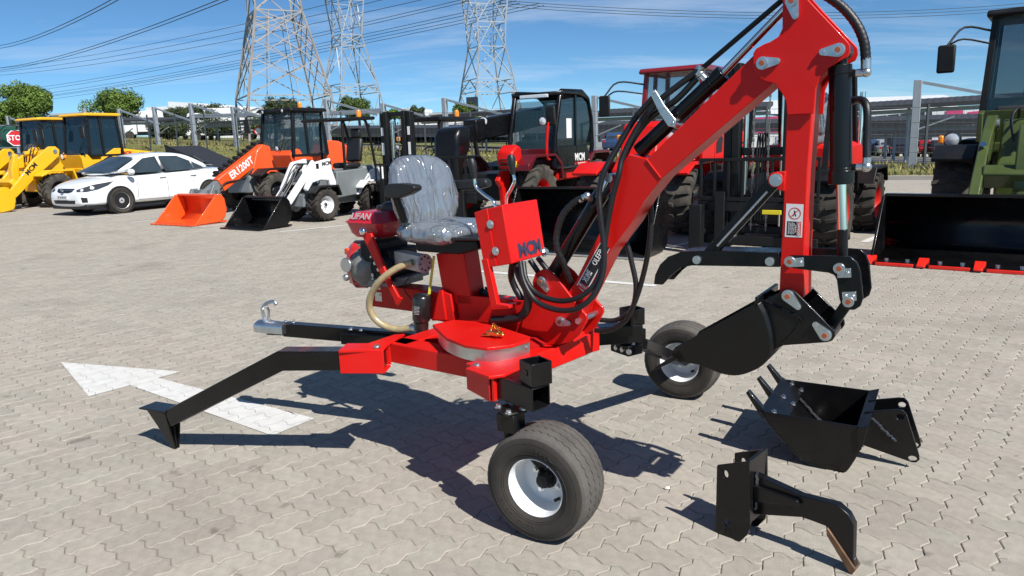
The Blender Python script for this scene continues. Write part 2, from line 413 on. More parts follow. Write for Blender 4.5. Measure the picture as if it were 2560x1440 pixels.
# the same blocks further off, too small to pick apart
FARPAVE = mat('far_paver', (.335, .308, .268), .9, 0, 0, .10, 9, .3, 40, spec=.2, dust=.18, dcol=(.29, .25, .20))
extra_stains(FARPAVE)
mb = MB(); mb.poly([Vector(p) for p in ((-60, FARP - .02, -.001), (16.75, FARP - .02, -.001), (-60, 61.2, -.001))]); mb.build('far_paving', FARPAVE, smooth=0)['kind'] = 'structure'
rect_sheet(-60, -13.2, 1, FARP - .02, -.001, 'side_paving', FARPAVE)
mb = MB(); mb.poly([Vector(p) for p in ((13.6, 1, -.001), (44.4, 1, -.001), (16.75, FARP - .02, -.001), (13.6, FARP - .02, -.001))]); mb.build('side_paving', FARPAVE, smooth=0)['kind'] = 'structure'
# painted arrow, cut by the joints between the blocks
def clip(P, W):
    for i in range(len(W)):
        a, b = W[i], W[(i + 1) % len(W)]; o = []
        s = lambda p: (b[0] - a[0]) * (p[1] - a[1]) - (b[1] - a[1]) * (p[0] - a[0])
        for q in range(len(P)):
            p, r = P[q], P[(q + 1) % len(P)]; sp, sr = s(p), s(r)
            if sp >= 0: o.append(p)
            if (sp >= 0) != (sr >= 0): t = sp / (sp - sr); o.append((p[0] + (r[0] - p[0]) * t, p[1] + (r[1] - p[1]) * t))
        P = o
        if len(P) < 3: return []
    return P
def ccw(W):
    return W if sum(W[i][0] * W[(i + 1) % len(W)][1] - W[(i + 1) % len(W)][0] * W[i][1] for i in range(len(W))) > 0 else W[::-1]
ar = MB()
for W in ([(-3.2479,5.0492),(-2.239,4.7147),(-2.6095,4.2684)], [(-2.3384,4.5952),(-1.0975,3.767),(-1.2608,3.5454),(-2.4512,4.459)]):
    W = ccw(W)
    for T in tops:
        P = clip([(q.x, q.y) for q in T], W)
        if P: ar.poly([Vector((x, y, .0030)) for x, y in P])
ar.build('painted_arrow', LINE, smooth=0)['kind'] = 'structure'
pl = MB()
for a, b, wd in (((-10.0016,16.9101,0.004), (-8.588,18.1213,0.004), .1), ((-8.0744,15.6312,0.004), (-6.3119,17.1995,0.004), .1), ((-6.029,14.1751,0.004), (-3.3403,16.4063,0.004), .1), ((-4.0656,12.8314,0.004), (-2.0638,14.2967,0.004), .1), ((-12.0806,18.2513,0.004), (-11.3936,19.0301,0.004), .1), ((1.625,9.0938,0.004), (3.3919,10.7181,0.004), .1), ((-0.5211,8.281,0.004), (1.4107,7.0159,0.004), .1), ((4.5621,9.3382,0.004), (5.639,10.5535,0.004), .1),((-13.8699,20.0346,0.004), (-13.7086,22.0941,0.004), .1)):
    a, b = Vector(a), Vector(b); n = (b - a).cross(Vector((0, 0, 1))).normalized() * wd / 2
    pl.poly([a + n, b + n, b - n, a - n])
pl.build('parking_lines', LINE, smooth=0)['kind'] = 'structure'

# ---------------------------------------------------------------- towable red mini excavator in the foreground
EX = root('mini_excavator', 'red towable mini excavator with raised boom, black bucket and plastic-wrapped seat in the foreground', 'excavator', (-.1, 3.06, 0), world=True)
BF = Fr(0, 3.12, -34)
WB = .125
def q3(P, o): return [BF.p(p, o) for p in P]
E_, N_ = BF.e, BF.n
Z_ = Vector((0, 0, 1))
def bolt(mb, p, d, r=.011, h=.009):
    p = Vector(p); d = Vector(d).normalized()
    mb.cyl(p, p + d * h * .35, r * 1.5, n=14); mb.cyl(p, p + d * h, r, n=6)
# ---- wheels
def golf_tyre(name, c, out, par):
    c = Vector(c); d, x, y = basis(out); NS = 168; K = .915
    grooves = (-.058, -.02, .02, .058)
    mb = MB(); cols = []
    def rad(h): return .2335 - .0125 * (abs(h) / .088) ** 2.6
    base = [(-.083, .119), (-.090, .126), (-.098, .148), (-.1035, .172), (-.102, .194), (-.0965, .210), (-.089, rad(.089))]
    cols += [(h, r, 0, 0) for h, r in base]
    for g in grooves:
        gw = .0024; a = .0036
        cols += [(g - gw, 0, a, 0), (g - gw * .5, 0, a, 1), (g + gw * .5, 0, a, 1), (g + gw, 0, a, 0)]
    cols += [(-h, r, 0, 0) for h, r in base[::-1]]
    m = len(cols); vs = []; fs = []
    for i in range(NS):
        t = 2 * pi * i / NS; zz = (0, 1, 0, -1)[i % 4]
        for k, (h, r, a, gd) in enumerate(cols):
            hh = h + a * zz
            rr = r if r else rad(hh)
            if gd: rr -= .006
            if abs(h) > .0885 and abs(h) < .0895: rr -= .0016 * (i % 4 == 0)
            vs.append(c + (d * hh + (x * cos(t) + y * sin(t)) * rr) * K)
    for i in range(NS):
        for k in range(m - 1): fs.append((i * m + k, ((i + 1) % NS) * m + k, ((i + 1) % NS) * m + k + 1, i * m + k + 1))
    mb.add(vs, fs)
    for rr, hh, w in ((.138, .0955, .0016), (.146, .0985, .001), (.190, .1025, .0012)):
        mb.lathe(c, d, [((rr - w) * K, (hh - .002) * K), (rr * K, (hh + .0012) * K), ((rr + w) * K, (hh - .002) * K)], 60, cap=False)
    o = mb.build(name, TYRE, par, smooth=32); o.data.materials.append(TREADM); og = ORG[par_root(par)]
    for p in o.data.polygons:
        q = p.center + og - c; h = q.dot(d); r_ = (q - d * h).length
        if r_ > .2085 * K and (r_ > .2185 * K or abs(h) > .08 * K): p.material_index = 1
    return o
def tyre_letters(txt, c, out, r0, a0, h, par):
    """raised side-wall lettering"""
    d, x, y = basis(out); c = Vector(c)
    for i, ch in enumerate(txt):
        if ch == ' ': continue
        t = a0 + i * .135
        rad = x * cos(t) + y * sin(t); tan = d.cross(rad)
        text(ch, c + d * .0936 + rad * r0 * .915, tan * -1 if (tan * -1).cross(rad).dot(d) > 0 else tan, rad, h, TYRE, 'tyre_lettering', par, depth=.0012)
def wheel(c, out, flip, par):
    wt = bpy.data.objects.new('wheel', None); COL.objects.link(wt); wt.parent = par
    c = Vector(c); d, x, y = basis(out); f = 1
    golf_tyre('tyre', c, out, wt)
    mb = MB()
    prof = [(.1215, .079), (.1235, .086), (.1205, .0885), (.1165, .084), (.1125, .070), (.1075, .045), (.1045, .010), (.101, -.012), (.090, -.022), (.062, -.024), (.058, -.018), (.030, -.018)]
    prof = [(a * .915, b * .915) for a, b in prof]; mb.lathe(c, d, prof, 72, cap=False)
    back = [(.1215, -.079), (.1235, -.086), (.1205, -.0885), (.1165, -.084), (.1125, -.070), (.1085, -.05), (.104, -.02), (.1, -.016), (.03, -.022)]
    back = [(a * .915, b * .915) for a, b in back]; mb.lathe(c, d, back, 72, cap=False)
    mb.build('rim', WHITE, wt, smooth=28)
    mb = MB(); mb.lathe(c, d, [(.0, -.03), (.040, -.03), (.040, -.014), (.030, -.012), (.028, .018), (.024, .026), (.0, .028)], 36, cap=False); mb.build('hub', BLK2, wt, smooth=30)
    for k in range(4):
        t = k * pi / 2 + .5; p = c + (x * cos(t) + y * sin(t)) * .053 - d * .019
        mb = MB(); bolt(mb, p, d, .0085, .016); mb.build('wheel_nut', ZINC, wt)
    mb = MB(); p = c + x * -.055 + y * -.066 + d * -.005; mb.cyl(p, p + d * .035 + y * .008, .006, n=10); mb.build('valve', RUB, wt)
    return wt
AX = Vector((-.515, -.857, 0))
NWC = (.098, 2.515, .2137); FWC = (.950, 3.94, .2137)
w1 = wheel(NWC, AX, 1, EX)
tyre_letters('WANDA', NWC, AX, .167, 1.75, .024, w1)
tyre_letters('18X8.50-8', NWC, AX, .167, -1.55, .020, w1)
w2 = wheel(FWC, AX * 1, 1, EX)
# ---- under-frame
ZT, ZB = .59, .50
fm = MB()
A0, A1 = Vector((-0.563,3.1325,0.59)), Vector((-0.08,2.7838,0.59))
B1 = Vector((0.3296,3.1354,0.59))
def fbeam(mb, a, b, side, w=.1, z0=ZB, z1=ZT):
    """rectangular tube whose outer top edge runs a-b"""
    a = Vector(a); b = Vector(b); d = (b - a).normalized(); s = Vector((-d.y, d.x, 0)) * side
    a = Vector((a.x, a.y, (z0 + z1) / 2)) + s * w / 2; b = Vector((b.x, b.y, (z0 + z1) / 2)) + s * w / 2
    mb.beam(a, b, w, z1 - z0); return a, b
fbeam(fm, A0, A1, 1)
fm.build('frame_beam', RED, EX, bev=.005)
fm = MB(); bA = Vector((0.0056,2.7737,0.59)); fbeam(fm, bA, B1, 1); fm.build('frame_beam', RED, EX, bev=.005)
fm = MB(); dAB = (A1 - A0).normalized(); nAB = Vector((-dAB.y, dAB.x, 0))
fbeam(fm, A0 + nAB * .02, A0 + nAB * .62 + dAB * .03, -1); fm.build('frame_beam', RED, EX, bev=.005)
fm = MB(); fbeam(fm, A0 + nAB * .62 + dAB * .03, B1 + nAB * .03, -1); fm.build('frame_beam', RED, EX, bev=.005)
fm = MB(); cc = (A0 + A1) / 2 + nAB * .32; fm.box(Vector((cc.x, cc.y, .50)), (.62, .5, .03), dAB); fm.build('frame_plate', RED, EX, bev=.003)
# sockets at the corners
SL0, SL1 = Vector((-0.7496,3.0075,0.545)), Vector((-0.5593,2.9852,0.545))
sk = MB(); dd = (SL1 - SL0).normalized(); sn = Vector((-dd.y, dd.x, 0))
sk.beam(SL0 + sn * .055, SL1 + sn * .055 + dd * .005, .11, .105, hollow=.012); sk.build('leg_socket', RED, EX, bev=.003)
sk = MB(); P = [(-0.7388,2.9944,0.6), (-0.5719,2.9917,0.6), (-0.5303,3.1319,0.6), (-0.4968,3.2367,0.6), (-0.545,3.2292,0.6), (-0.6319,3.1058,0.6)]
sk.add([Vector(p) for p in P] + [Vector(p) - Z_ * .012 for p in P], [list(range(6)), list(range(11, 5, -1))] + [[i, i + 6, (i + 1) % 6 + 6, (i + 1) % 6] for i in range(6)])
sk.build('socket_gusset', RED, EX, bev=.002)
for p in ((-0.5857,3.0136,0.603), (-0.1456,2.6966,0.605)): sk = MB(); bolt(sk, p, Z_, .011, .01); sk.build('socket_bolt', ZINC, EX)
# wheel-arm socket and the arm with its receiver
R0, R1 = Vector((-0.1906,2.7413,0.55)), Vector((-0.0976,2.59,0.55))
da = (R1 - R0).normalized(); an = Vector((-da.y, da.x, 0))
sk = MB(); sk.beam(R0 + an * .055, R1 + an * .055, .112, .108, hollow=.014); sk.build('wheel_arm_socket', RED, EX, bev=.003)
sk = MB(); P = [(-0.1886,2.6663,0.605), (-0.0962,2.56,0.605), (-0.0376,2.5768,0.605), (0.0876,2.758,0.605), (0.0934,2.823,0.605), (0.0756,2.8649,0.605), (0.0429,2.8575,0.605), (-0.0952,2.7112,0.605), (-0.1408,2.732,0.605)]
n = len(P)
sk.add([Vector(p) for p in P] + [Vector(p) - Z_ * .012 for p in P], [list(range(n)), list(range(2 * n - 1, n - 1, -1))] + [[i, i + n, (i + 1) % n + n, (i + 1) % n] for i in range(n)])
sk.build('socket_gusset', RED, EX, bev=.002)
sk = MB(); a = Vector((-0.0841,2.5797,0.55)); b = Vector((0.0958,2.8377,0.55)); dq = (b - a).normalized()
sk.beam(a + Z_ * .0, b, .012, .1); sk.build('gusset_side', RED, EX, bev=.002)
T1 = Vector((0.0565,2.4425,0.55)); T0 = R1 - da * .08 + an * .055
da2 = (T1 - T0).normalized(); an2 = Vector((-da2.y, da2.x, 0))
ta = MB(); ta.beam(T0, T1 + an2 * .04, .085, .085, hollow=.01); ta.build('wheel_arm', BLK, EX, bev=.004)
ta = MB(); p = T1 + an2 * .045 - da2 * .04 + Z_ * .045; ta.beam(p, p + Z_ * .085, .085, .085, up=da2, hollow=.01); rc = ta.build('arm_receiver', BLK, EX, bev=.003)
ta = MB(); q = p - an2 * .044 + Z_ * .045 ; ta.cyl(q, q - an2 * .0015, .012, n=18); ta.build('pin_hole', LBLACK, rc)
# axle bracket under the tube, bolted, running to the hub
wc = Vector(NWC)
ta = MB(); bk = Vector((-0.0214,2.5427,0.44)); ta.box(bk + Z_ * .04, (.10, .085, .012), da2); ta.box(bk, (.085, .075, .07), AX); ta.beam(bk - Z_ * .02, wc - AX * .05, .05, .05); ta.beam(bk, bk - Z_ * .10 - AX * .01, .06, .06)
ta.build('axle_bracket', BLK, EX, bev=.004)
for s, t in ((-1, -1), (1, -1), (-1, 1), (1, 1)): ta = MB(); bolt(ta, bk + Z_ * .045 + da2 * .036 * s + an2 * .03 * t, Z_, .009, .014); ta.build('axle_bolt', ZINC, EX)
# far wheel arm
f0 = Vector((0.3579,3.298,0.545)); f1 = Vector((0.5967,3.3384,0.545))
ta = MB(); ta.beam(f0, f1, .085, .085); ta.build('wheel_arm', BLK, EX, bev=.004)
ta = MB(); p = Vector((0.5596,3.3416,0.6)); ta.beam(p - Z_ * .02, p + Z_ * .06, .085, .085, up=da2, hollow=.01); ta.beam(Vector((0.5236,3.355,0.5)), Vector((0.608,3.4015,0.5)), .09, .1); ta.build('arm_receiver', BLK, EX, bev=.004)
wf = Vector(FWC)
ta = MB(); bk = Vector((0.5371,3.3688,0.46)); ta.box(bk, (.13, .09, .05), da2); a = Vector((0.6068,3.3947,0.47)); b = wf + AX * .045; ta.beam(a, b, .075, .05, up=(0, 0, 1)); ta.build('axle_bracket', BLK, EX, bev=.004)
for s in (-1, 0, 1): ta = MB(); bolt(ta, bk + da2 * .045 * s + AX * .045, AX, .009, .014); ta.build('axle_bolt', ZINC, EX)
for s in (-1, 1): ta = MB(); bolt(ta, bk + da2 * .045 * s + Z_ * .025, Z_, .009, .014); ta.build('axle_bolt', ZINC, EX)
# red stub on the far corner
ta = MB(); ta.beam(Vector((0.3065,3.2304,0.55)), Vector((0.3507,3.2664,0.55)), .13, .11); ta.build('leg_socket', RED, EX, bev=.003)
# ---- stabiliser leg
L0 = SL1 + sn * .055 - dd * .01; L1 = Vector((-1.0124,3.0383,0.545)) + sn * .05
FT = Vector((-1.6904,3.4299,0.17))
lg = MB()
d1 = (L1 - L0).normalized(); d2 = (FT - L1).normalized(); hb = .042
def ring(p, d, up, w, h):
    dd_, x, y = basis(d, up); return [p - x * w - y * h, p + x * w - y * h, p + x * w + y * h, p - x * w + y * h]
mid = (d1 + d2).normalized()
lg.loft([ring(L0, d1, Z_, hb, hb), ring(L1, mid, Z_, hb, hb * 1.06), ring(FT, d2, Z_, hb, hb)])
leg = lg.build('stabiliser_leg', BLK, EX, bev=.004)
pd = MB(); hd = Vector((d2.x, d2.y, 0)).normalized(); hn = Vector((-hd.y, hd.x, 0)); 
p = FT + Z_ * .035
pd.add([p - hn * .05 + Z_ * .004, p + hn * .05 + Z_ * .004, p + hn * .05 + hd * .19, p - hn * .05 + hd * .19] + [v - Z_ * .008 for v in (p - hn * .05 + Z_ * .004, p + hn * .05 + Z_ * .004, p + hn * .05 + hd * .19, p - hn * .05 + hd * .19)],
       [(0, 1, 2, 3), (7, 6, 5, 4), (0, 4, 5, 1), (1, 5, 6, 2), (2, 6, 7, 3), (3, 7, 4, 0)])
pd.build('foot_plate', BLK, leg, bev=.002)
sp = MB(); t0 = FT + hd * .005
for off in (-.048, 0, .040): 
    a = [t0 + hn * off + Z_ * .03, t0 + hn * off + hd * .13 + Z_ * .03, t0 + hn * off * .2 + hd * .015 - Z_ * .175, t0 + hn * off * .2 - Z_ * .175]
    b = [v + hn * .008 for v in a]
    sp.add(a + b, [(0, 1, 2, 3), (7, 6, 5, 4), (0, 4, 5, 1), (1, 5, 6, 2), (2, 6, 7, 3), (3, 7, 4, 0)])
sp.build('foot_spike', BLK, leg, bev=.0015)
# far leg, seen only through the frame
# ---- tow bar
ta = MB(); a = Vector((-1.1775,3.6854,0.53)); b = Vector((-0.5292,3.4128,0.53)); tn = (b - a).normalized(); ta.beam(a, b + tn * .5, .06, .07); tb = ta.build('tow_bar', BLK, EX, bev=.004)
ta = MB(); ta.beam(Vector((-1.28,3.7187,0.525)), a + tn * .1, .05, .055); ta.build('tow_tube', BLK, tb, bev=.004)
ta = MB(); m_ = Vector((-0.7453,3.4776,0.52)); ta.beam(m_ - tn * .1, m_ + tn * .3, .075, .055); ta.build('tow_sleeve', BLK, tb, bev=.003)
for s in (-.06, .0): ta = MB(); ta.cyl(m_ + tn * s + Z_ * .04, m_ + tn * s - Z_ * .07, .006, n=8); bolt(ta, m_ + tn * s + Z_ * .04, Z_, .009, .01); ta.build('tow_bolt', ZINC, tb)
for s in (0, .05): ta = MB(); bolt(ta, a + tn * s + Z_ * .036, Z_, .008, .01); ta.build('tow_bolt', ZINC, tb)
ta = MB(); c0 = Vector((-1.3504,3.7349,0.545)); c1 = Vector((-1.1898,3.6623,0.545)); cx = (c1 - c0).normalized(); cy = Vector((-cx.y, cx.x, 0))
ta.loft([[c0 + cx * t + cy * (w * cos(k)) + Z_ * (h * sin(k) - .0) for k in [pi * j / 10 for j in range(11)]] + [c0 + cx * t + cy * -w - Z_ * .03, c0 + cx * t + cy * w - Z_ * .03] for t, w, h in ((0, .022, .012), (.025, .036, .03), (.10, .036, .034), (.12, .032, .030), (.2, .032, .030))])
cp = ta.build('coupler', ZINC, EX, smooth=50)
ta = MB(); h0 = Vector((-1.2816,3.6859,0.57)); hu = Z_
ta.tube([h0, h0 + Z_ * .04 - cx * .012, h0 + Z_ * .075 - cx * .010, h0 + Z_ * .10 + cx * .02, h0 + Z_ * .112 + cx * .065, h0 + Z_ * .098 + cx * .082], .0095, 8, 5)
ta.tube([h0 + cy * .02, h0 + Z_ * .05 + cx * .01 + cy * .02, h0 + Z_ * .075 + cx * .005 + cy * .015], .007, 8, 3)
ta.build('coupler_handle', ZINC, cp)
# ---- turntable
TP = [(-0.3552,3.12,0.668),(-0.2691,3.1952,0.668),(-0.1197,3.1295,0.668),(0.0676,2.8635,0.668),(0.0615,2.8218,0.668),(-0.0093,2.7492,0.668),(-0.1037,2.7218,0.668),(-0.1931,2.7726,0.668),(-0.275,2.8903,0.668)]
tq = [Vector(p) for p in TP]
ctr = Vector((-.06, 3.2, .635))
tq2 = tq[:1] + [ctr + (ctr - tq[k]) * .72 for k in (3, 5, 6, 7)][::1] if False else tq
mb = MB(); n = len(tq)
mb.add(tq + [v - Z_ * .014 for v in tq], [list(range(n)), list(range(2 * n - 1, n - 1, -1))] + [[i, i + n, (i + 1) % n + n, (i + 1) % n] for i in range(n)])
mb.build('turntable_plate', RED, EX, bev=.003)
cv = crom([Vector(p) for p in [(-0.3241,3.0617,0.655),(-0.278,2.9194,0.655),(-0.195,2.7954,0.655),(-0.1048,2.7446,0.655),(-0.0096,2.772,0.655),(0.0616,2.8386,0.655)]], 8)
mb = MB(); mb.loft([[p, p + (p - ctr).normalized() * .003, p + (p - ctr).normalized() * .003 - Z_ * .052, p - Z_ * .052] for p in cv], closed=True); mb.build('turntable_band', ALU, EX, smooth=30)
mb = MB(); e3 = cv[-1]; bolt(mb, e3 + (cv[-3] - e3) * .8 - Z_ * .02 + AX * .004, AX, .008, .006); mb.build('band_bolt', ZINC, EX)
mb = MB(); mb.lathe(Vector((-.06, 3.14, 0)), Z_, [(.02, .50), (.24, .50), (.24, .60), (.2, .62), (.05, .62)], 40, cap=False); mb.build('slew_bearing', RED2, EX)
# gold swing lock
mb = MB(); g0 = Vector((-0.1013,2.8912,0.675)); g1 = Vector((-0.0552,2.8479,0.675)); g2 = Vector((-0.0834,2.8905,0.715))
mb.beam(g0, g2, .03, .006); mb.beam(g0 + Z_ * .01, g1 + Z_ * .012, .035, .016); mb.beam(g2, g1 + Z_ * .03, .008, .02)
mb.beam(g0 - E_ * .02, g0 + E_ * .02 + Z_ * .004, .05, .006)
for s in (-.015, .012): bolt(mb, g1 + E_ * s + Z_ * .01, Z_, .007, .01)
mb.build('swing_lock', GOLD, EX, bev=.0015)
# ---- upper structure
mb = MB(); mb.prism(BF, [(-0.8487,0.764),(-0.579,0.7663),(-0.3356,0.7585),(0.0183,0.7543),(0.2195,0.7476),(0.2356,0.6137),(0.0334,0.6065),(-0.4649,0.6244),(-0.5908,0.6526),(-0.8599,0.652)], 0, .11); mb.build('main_beam', RED, EX, bev=.004)
mb = MB(); mb.box(BF.p((-0.8031,0.7071), -.001), (.045, .002, .045), E_); dp = mb.build('data_plate', ALU, EX)
text('CE', BF.p((-0.7902,0.7186), -.0022), E_, Z_, .008, LBLACK, 'plate_lettering', dp)
# seat post and gussets
mb = MB(); mb.prism(BF, [(-0.4135,0.9473),(-0.2502,0.9603),(-0.2234,0.7602),(-0.2186,0.7235),(-0.377,0.7158)], -.006, .105); po = mb.build('seat_post', RED, EX, bev=.004)
mb = MB(); mb.prism(BF, [(-0.3857,0.7848),(-0.321,0.7659),(-0.3053,0.6445),(-0.4424,0.6296),(-0.4311,0.685)], -.03, -.006); mb.build('post_gusset', RED, EX, bev=.003); mb = MB(); mb.prism(BF, [(-0.4268,0.6392),(-0.3955,0.742),(-0.3616,0.7865),(-0.3475,0.644)], -.04, .13); mb.build('post_gusset', RED, EX, bev=.003)
mb = MB(); mb.prism(BF, [(-0.3041,0.764),(0.2418,0.7713),(0.238,0.6149),(-0.2934,0.6345)], -.006, .0); mb.build('beam_cheek', RED, EX, bev=.002)
# seat tray, cushion, back, armrests
SO = .055
s_c = BF.p((-0.3933,1.0487), SO)
mb = MB(); mb.prism(BF, [(-0.4689,1.0217),(-0.1132,1.0344),(-0.1068,0.9967),(-0.2147,0.9661),(-0.4564,0.967)], -.09, .20); mb.build('seat_base', BLK2, EX, bev=.008)
mb = MB(); mb.prism(BF, [(-0.4695,1.0352),(-0.0873,1.0485),(-0.0859,1.0349),(-0.466,1.0189)], -.11, .22); mb.build('seat_pan', PLAST, EX, bev=.006)
random.seed(3)
def quilt(x, y, z):
    return x, y, z
from mathutils import noise
def crumple(s, amp, off):
    def f(x, y, z):
        v = Vector((x * s + off, y * s * .45, z * s))
        k = (noise.noise(v) + .6 * noise.noise(v * 2.3) + .4 * abs(noise.noise(v * 5.1))) * amp
        l = Vector((x, y, z)).length or 1
        return x * (1 + k / l), y * (1 + k / l), z * (1 + k / l)
    return f
ue = (E_ * 1 + Z_ * -.03).normalized()
cu = cushion(s_c, ue, Z_, N_, .165, .20, .045, .45, 44, 18); cb_ = cu.build('seat_cushion', VINYL, EX, smooth=60)
wr = cushion(s_c, ue, Z_, N_, .171, .206, .051, .45, 130, 60, crumple(13, .006, 3.0)); 
PFILM = bpy.data.materials.new('plastic_film'); PFILM.use_nodes = True
def film_mat():
    t = PFILM.node_tree; t.nodes.clear(); L = t.links.new; N = t.nodes.new
    tc = N('ShaderNodeTexCoord'); mpn = N('ShaderNodeMapping'); mpn.inputs['Scale'].default_value = (1, 1, .30); L(tc.outputs['Object'], mpn.inputs[0])
    n = N('ShaderNodeTexNoise'); n.inputs['Scale'].default_value = 10; n.inputs['Detail'].default_value = 2.2; n.inputs['Roughness'].default_value = .5; n.inputs['Distortion'].default_value = .9; L(mpn.outputs[0], n.inputs[0])
    m1 = N('ShaderNodeMath'); m1.operation = 'SUBTRACT'; m1.inputs[1].default_value = .5; L(n.outputs[0], m1.inputs[0])
    m2 = N('ShaderNodeMath'); m2.operation = 'ABSOLUTE'; L(m1.outputs[0], m2.inputs[0])
    m3 = N('ShaderNodeMath'); m3.operation = 'POWER'; m3.inputs[1].default_value = .6; L(m2.outputs[0], m3.inputs[0])
    bp = N('ShaderNodeBump'); bp.inputs['Strength'].default_value = 1; bp.inputs['Distance'].default_value = .030; bp.invert = True; L(m3.outputs[0], bp.inputs['Height'])
    tr = N('ShaderNodeBsdfTransparent'); tr.inputs[0].default_value = (.86, .90, .95, 1)
    gl = N('ShaderNodeBsdfGlossy'); gl.inputs['Roughness'].default_value = .13; gl.inputs[0].default_value = (.9, .93, .97, 1); L(bp.outputs[0], gl.inputs['Normal'])
    df = N('ShaderNodeBsdfDiffuse'); df.inputs[0].default_value = (.55, .60, .66, 1); L(bp.outputs[0], df.inputs['Normal'])
    lw = N('ShaderNodeLayerWeight'); lw.inputs['Blend'].default_value = .28; L(bp.outputs[0], lw.inputs['Normal'])
    r = N('ShaderNodeMapRange'); r.inputs[3].default_value = .16; r.inputs[4].default_value = .85; L(lw.outputs['Fresnel'], r.inputs[0])
    mA = N('ShaderNodeMixShader'); mA.inputs[0].default_value = .23; L(tr.outputs[0], mA.inputs[1]); L(df.outputs[0], mA.inputs[2])
    mB = N('ShaderNodeMixShader'); L(r.outputs[0], mB.inputs[0]); L(mA.outputs[0], mB.inputs[1]); L(gl.outputs[0], mB.inputs[2])
    o = N('ShaderNodeOutputMaterial'); L(mB.outputs[0], o.inputs[0])
film_mat()
wr.build('plastic_wrap', PFILM, cb_, smooth=70)
b_c = BF.p((-0.5481,1.2208), SO)
bu = (Z_ - E_ * .20).normalized(); bn = (E_ + Z_ * .20).normalized()
def bow(x, y, z):   # narrower at the top, hollow across the shoulders
    return x * (1 - .10 * max(0, y) / .2), y, z + .9 * x * x
def bowc(x, y, z):
    x, y, z = bow(x, y, z)
    f = noise.noise(Vector((x * 21 + y * 3, y * 4, 4))); f2 = noise.noise(Vector((x * 44 - y * 9, y * 9, 8)))
    return x, y, z + (.004 - .010 * abs(f) ** .7 - .005 * abs(f2)) * (1 if z > 0 else 0) + .002
cu = cushion(b_c, N_, bn, bu, .205, .170, .05, .62, 44, 18, bow); bk_ = cu.build('backrest', VINYL, EX, smooth=60)
for s in (-.105, -.035, .035, .105): mb = MB(); mb.tube([b_c + N_ * s + bu * u + bn * (.053 + .9 * s * s - .02 * abs(u) / .2) for u in (-.13, 0, .14)], .004, 6, 4); mb.build('backrest_seam', VINYL, bk_)
wr = cushion(b_c, N_, bn, bu, .212, .176, .058, .62, 150, 70, bowc); wr.build('plastic_wrap', PFILM, bk_, smooth=70)
for o0, nm in ((-.22, [(-0.5039,1.2739),(-0.4868,1.2809),(-0.4122,1.2829),(-0.3448,1.2764),(-0.332,1.2681),(-0.3355,1.2529),(-0.3705,1.2373),(-0.4362,1.2193),(-0.4925,1.2184),(-0.5102,1.2321)]), (.27, [(-0.5445,1.2612),(-0.331,1.273),(-0.3101,1.2654),(-0.3092,1.2349),(-0.3694,1.2211),(-0.5377,1.2099)])):
    mb = MB(); mb.prism(BF, nm, o0, o0 + .055); mb.build('armrest', PLAST, EX, bev=.012, seg=3)
for a, b in ((BF.p((-0.4684,1.2206), -.19), BF.p((-0.4713,1.1051), -.14)), (BF.p((-0.5014,1.2196), .29), BF.p((-0.4737,1.0594), .2))): mb = MB(); mb.beam(a, b, .03, .02); mb.build('armrest_bracket', BLK2, EX, bev=.003)
mb = MB(); mb.box(BF.p((-0.4832,1.078), -.06), (.03, .02, .025), N_); mb.build('belt_buckle', LRED, EX, bev=.004)
# ---- engine
EO = -.0
eg = BF.p((-0.8581,0.8814), .05)
T = lambda px, o: BF.p(px, o)
tk = MB()
t_lo = (-0.8376,1.036); t_hi = (-0.8285,1.1297)
tc_ = BF.p(((t_lo[0] + t_hi[0]) / 2, 0), .10)
def tring(z, a, b, r, n=6):
    o = []
    for sx_, sy_ in ((1, 1), (-1, 1), (-1, -1), (1, -1)):
        a0 = math.atan2(sy_, sx_)
        for k in range(n + 1):
            t = {(1, 1): 0, (-1, 1): pi / 2, (-1, -1): pi, (1, -1): 1.5 * pi}[(sx_, sy_)] + pi / 2 * k / n
            o.append(Vector((tc_.x, tc_.y, z)) + E_ * (sx_ * (a - r) + r * cos(t)) + N_ * (sy_ * (b - r) + r * sin(t)))
    return o
z0, z1 = t_lo[1] - .03, t_hi[1]
tk.loft([tring(z0, .09, .12, .03), tring(z0 + .02, .105, .135, .03), tring(z0 + .072, .118, .15, .03), tring(z0 + .074, .122, .154, .032), tring(z0 + .08, .118, .15, .03), tring(z1 - .03, .105, .138, .03), tring(z1 - .008, .094, .125, .03), tring(z1, .082, .113, .03)])
tank = tk.build('fuel_tank', mat('tank_paint', (.50, .006, .022), .28, 0, .6, .04, 4, dust=.03), EX, smooth=30)
lc = Vector((tc_.x, tc_.y, 0)) - N_ * .1455 + Z_ * (z0 + .105)
tilt = (Z_ + N_ * .22).normalized()
text('LIFAN', lc - E_ * .01, E_, tilt, .030, LGREY, 'tank_lettering', tank, bold=.02, sx=1.15, shear=.25)
mb = MB(); mb.lathe(Vector((tc_.x, tc_.y, z1)) + E_ * .0 + N_ * .02, Z_, [(.0, .022), (.04, .022), (.043, .016), (.042, 0)], 28, cap=False); mb.build('fuel_cap', PLAST, tank)
mb = MB(); bc = BF.p((-0.7599,1.1356), .16); mb.box(bc, (.14, .16, .07), E_); mb.build('air_filter', PLAST, EX, bev=.02)
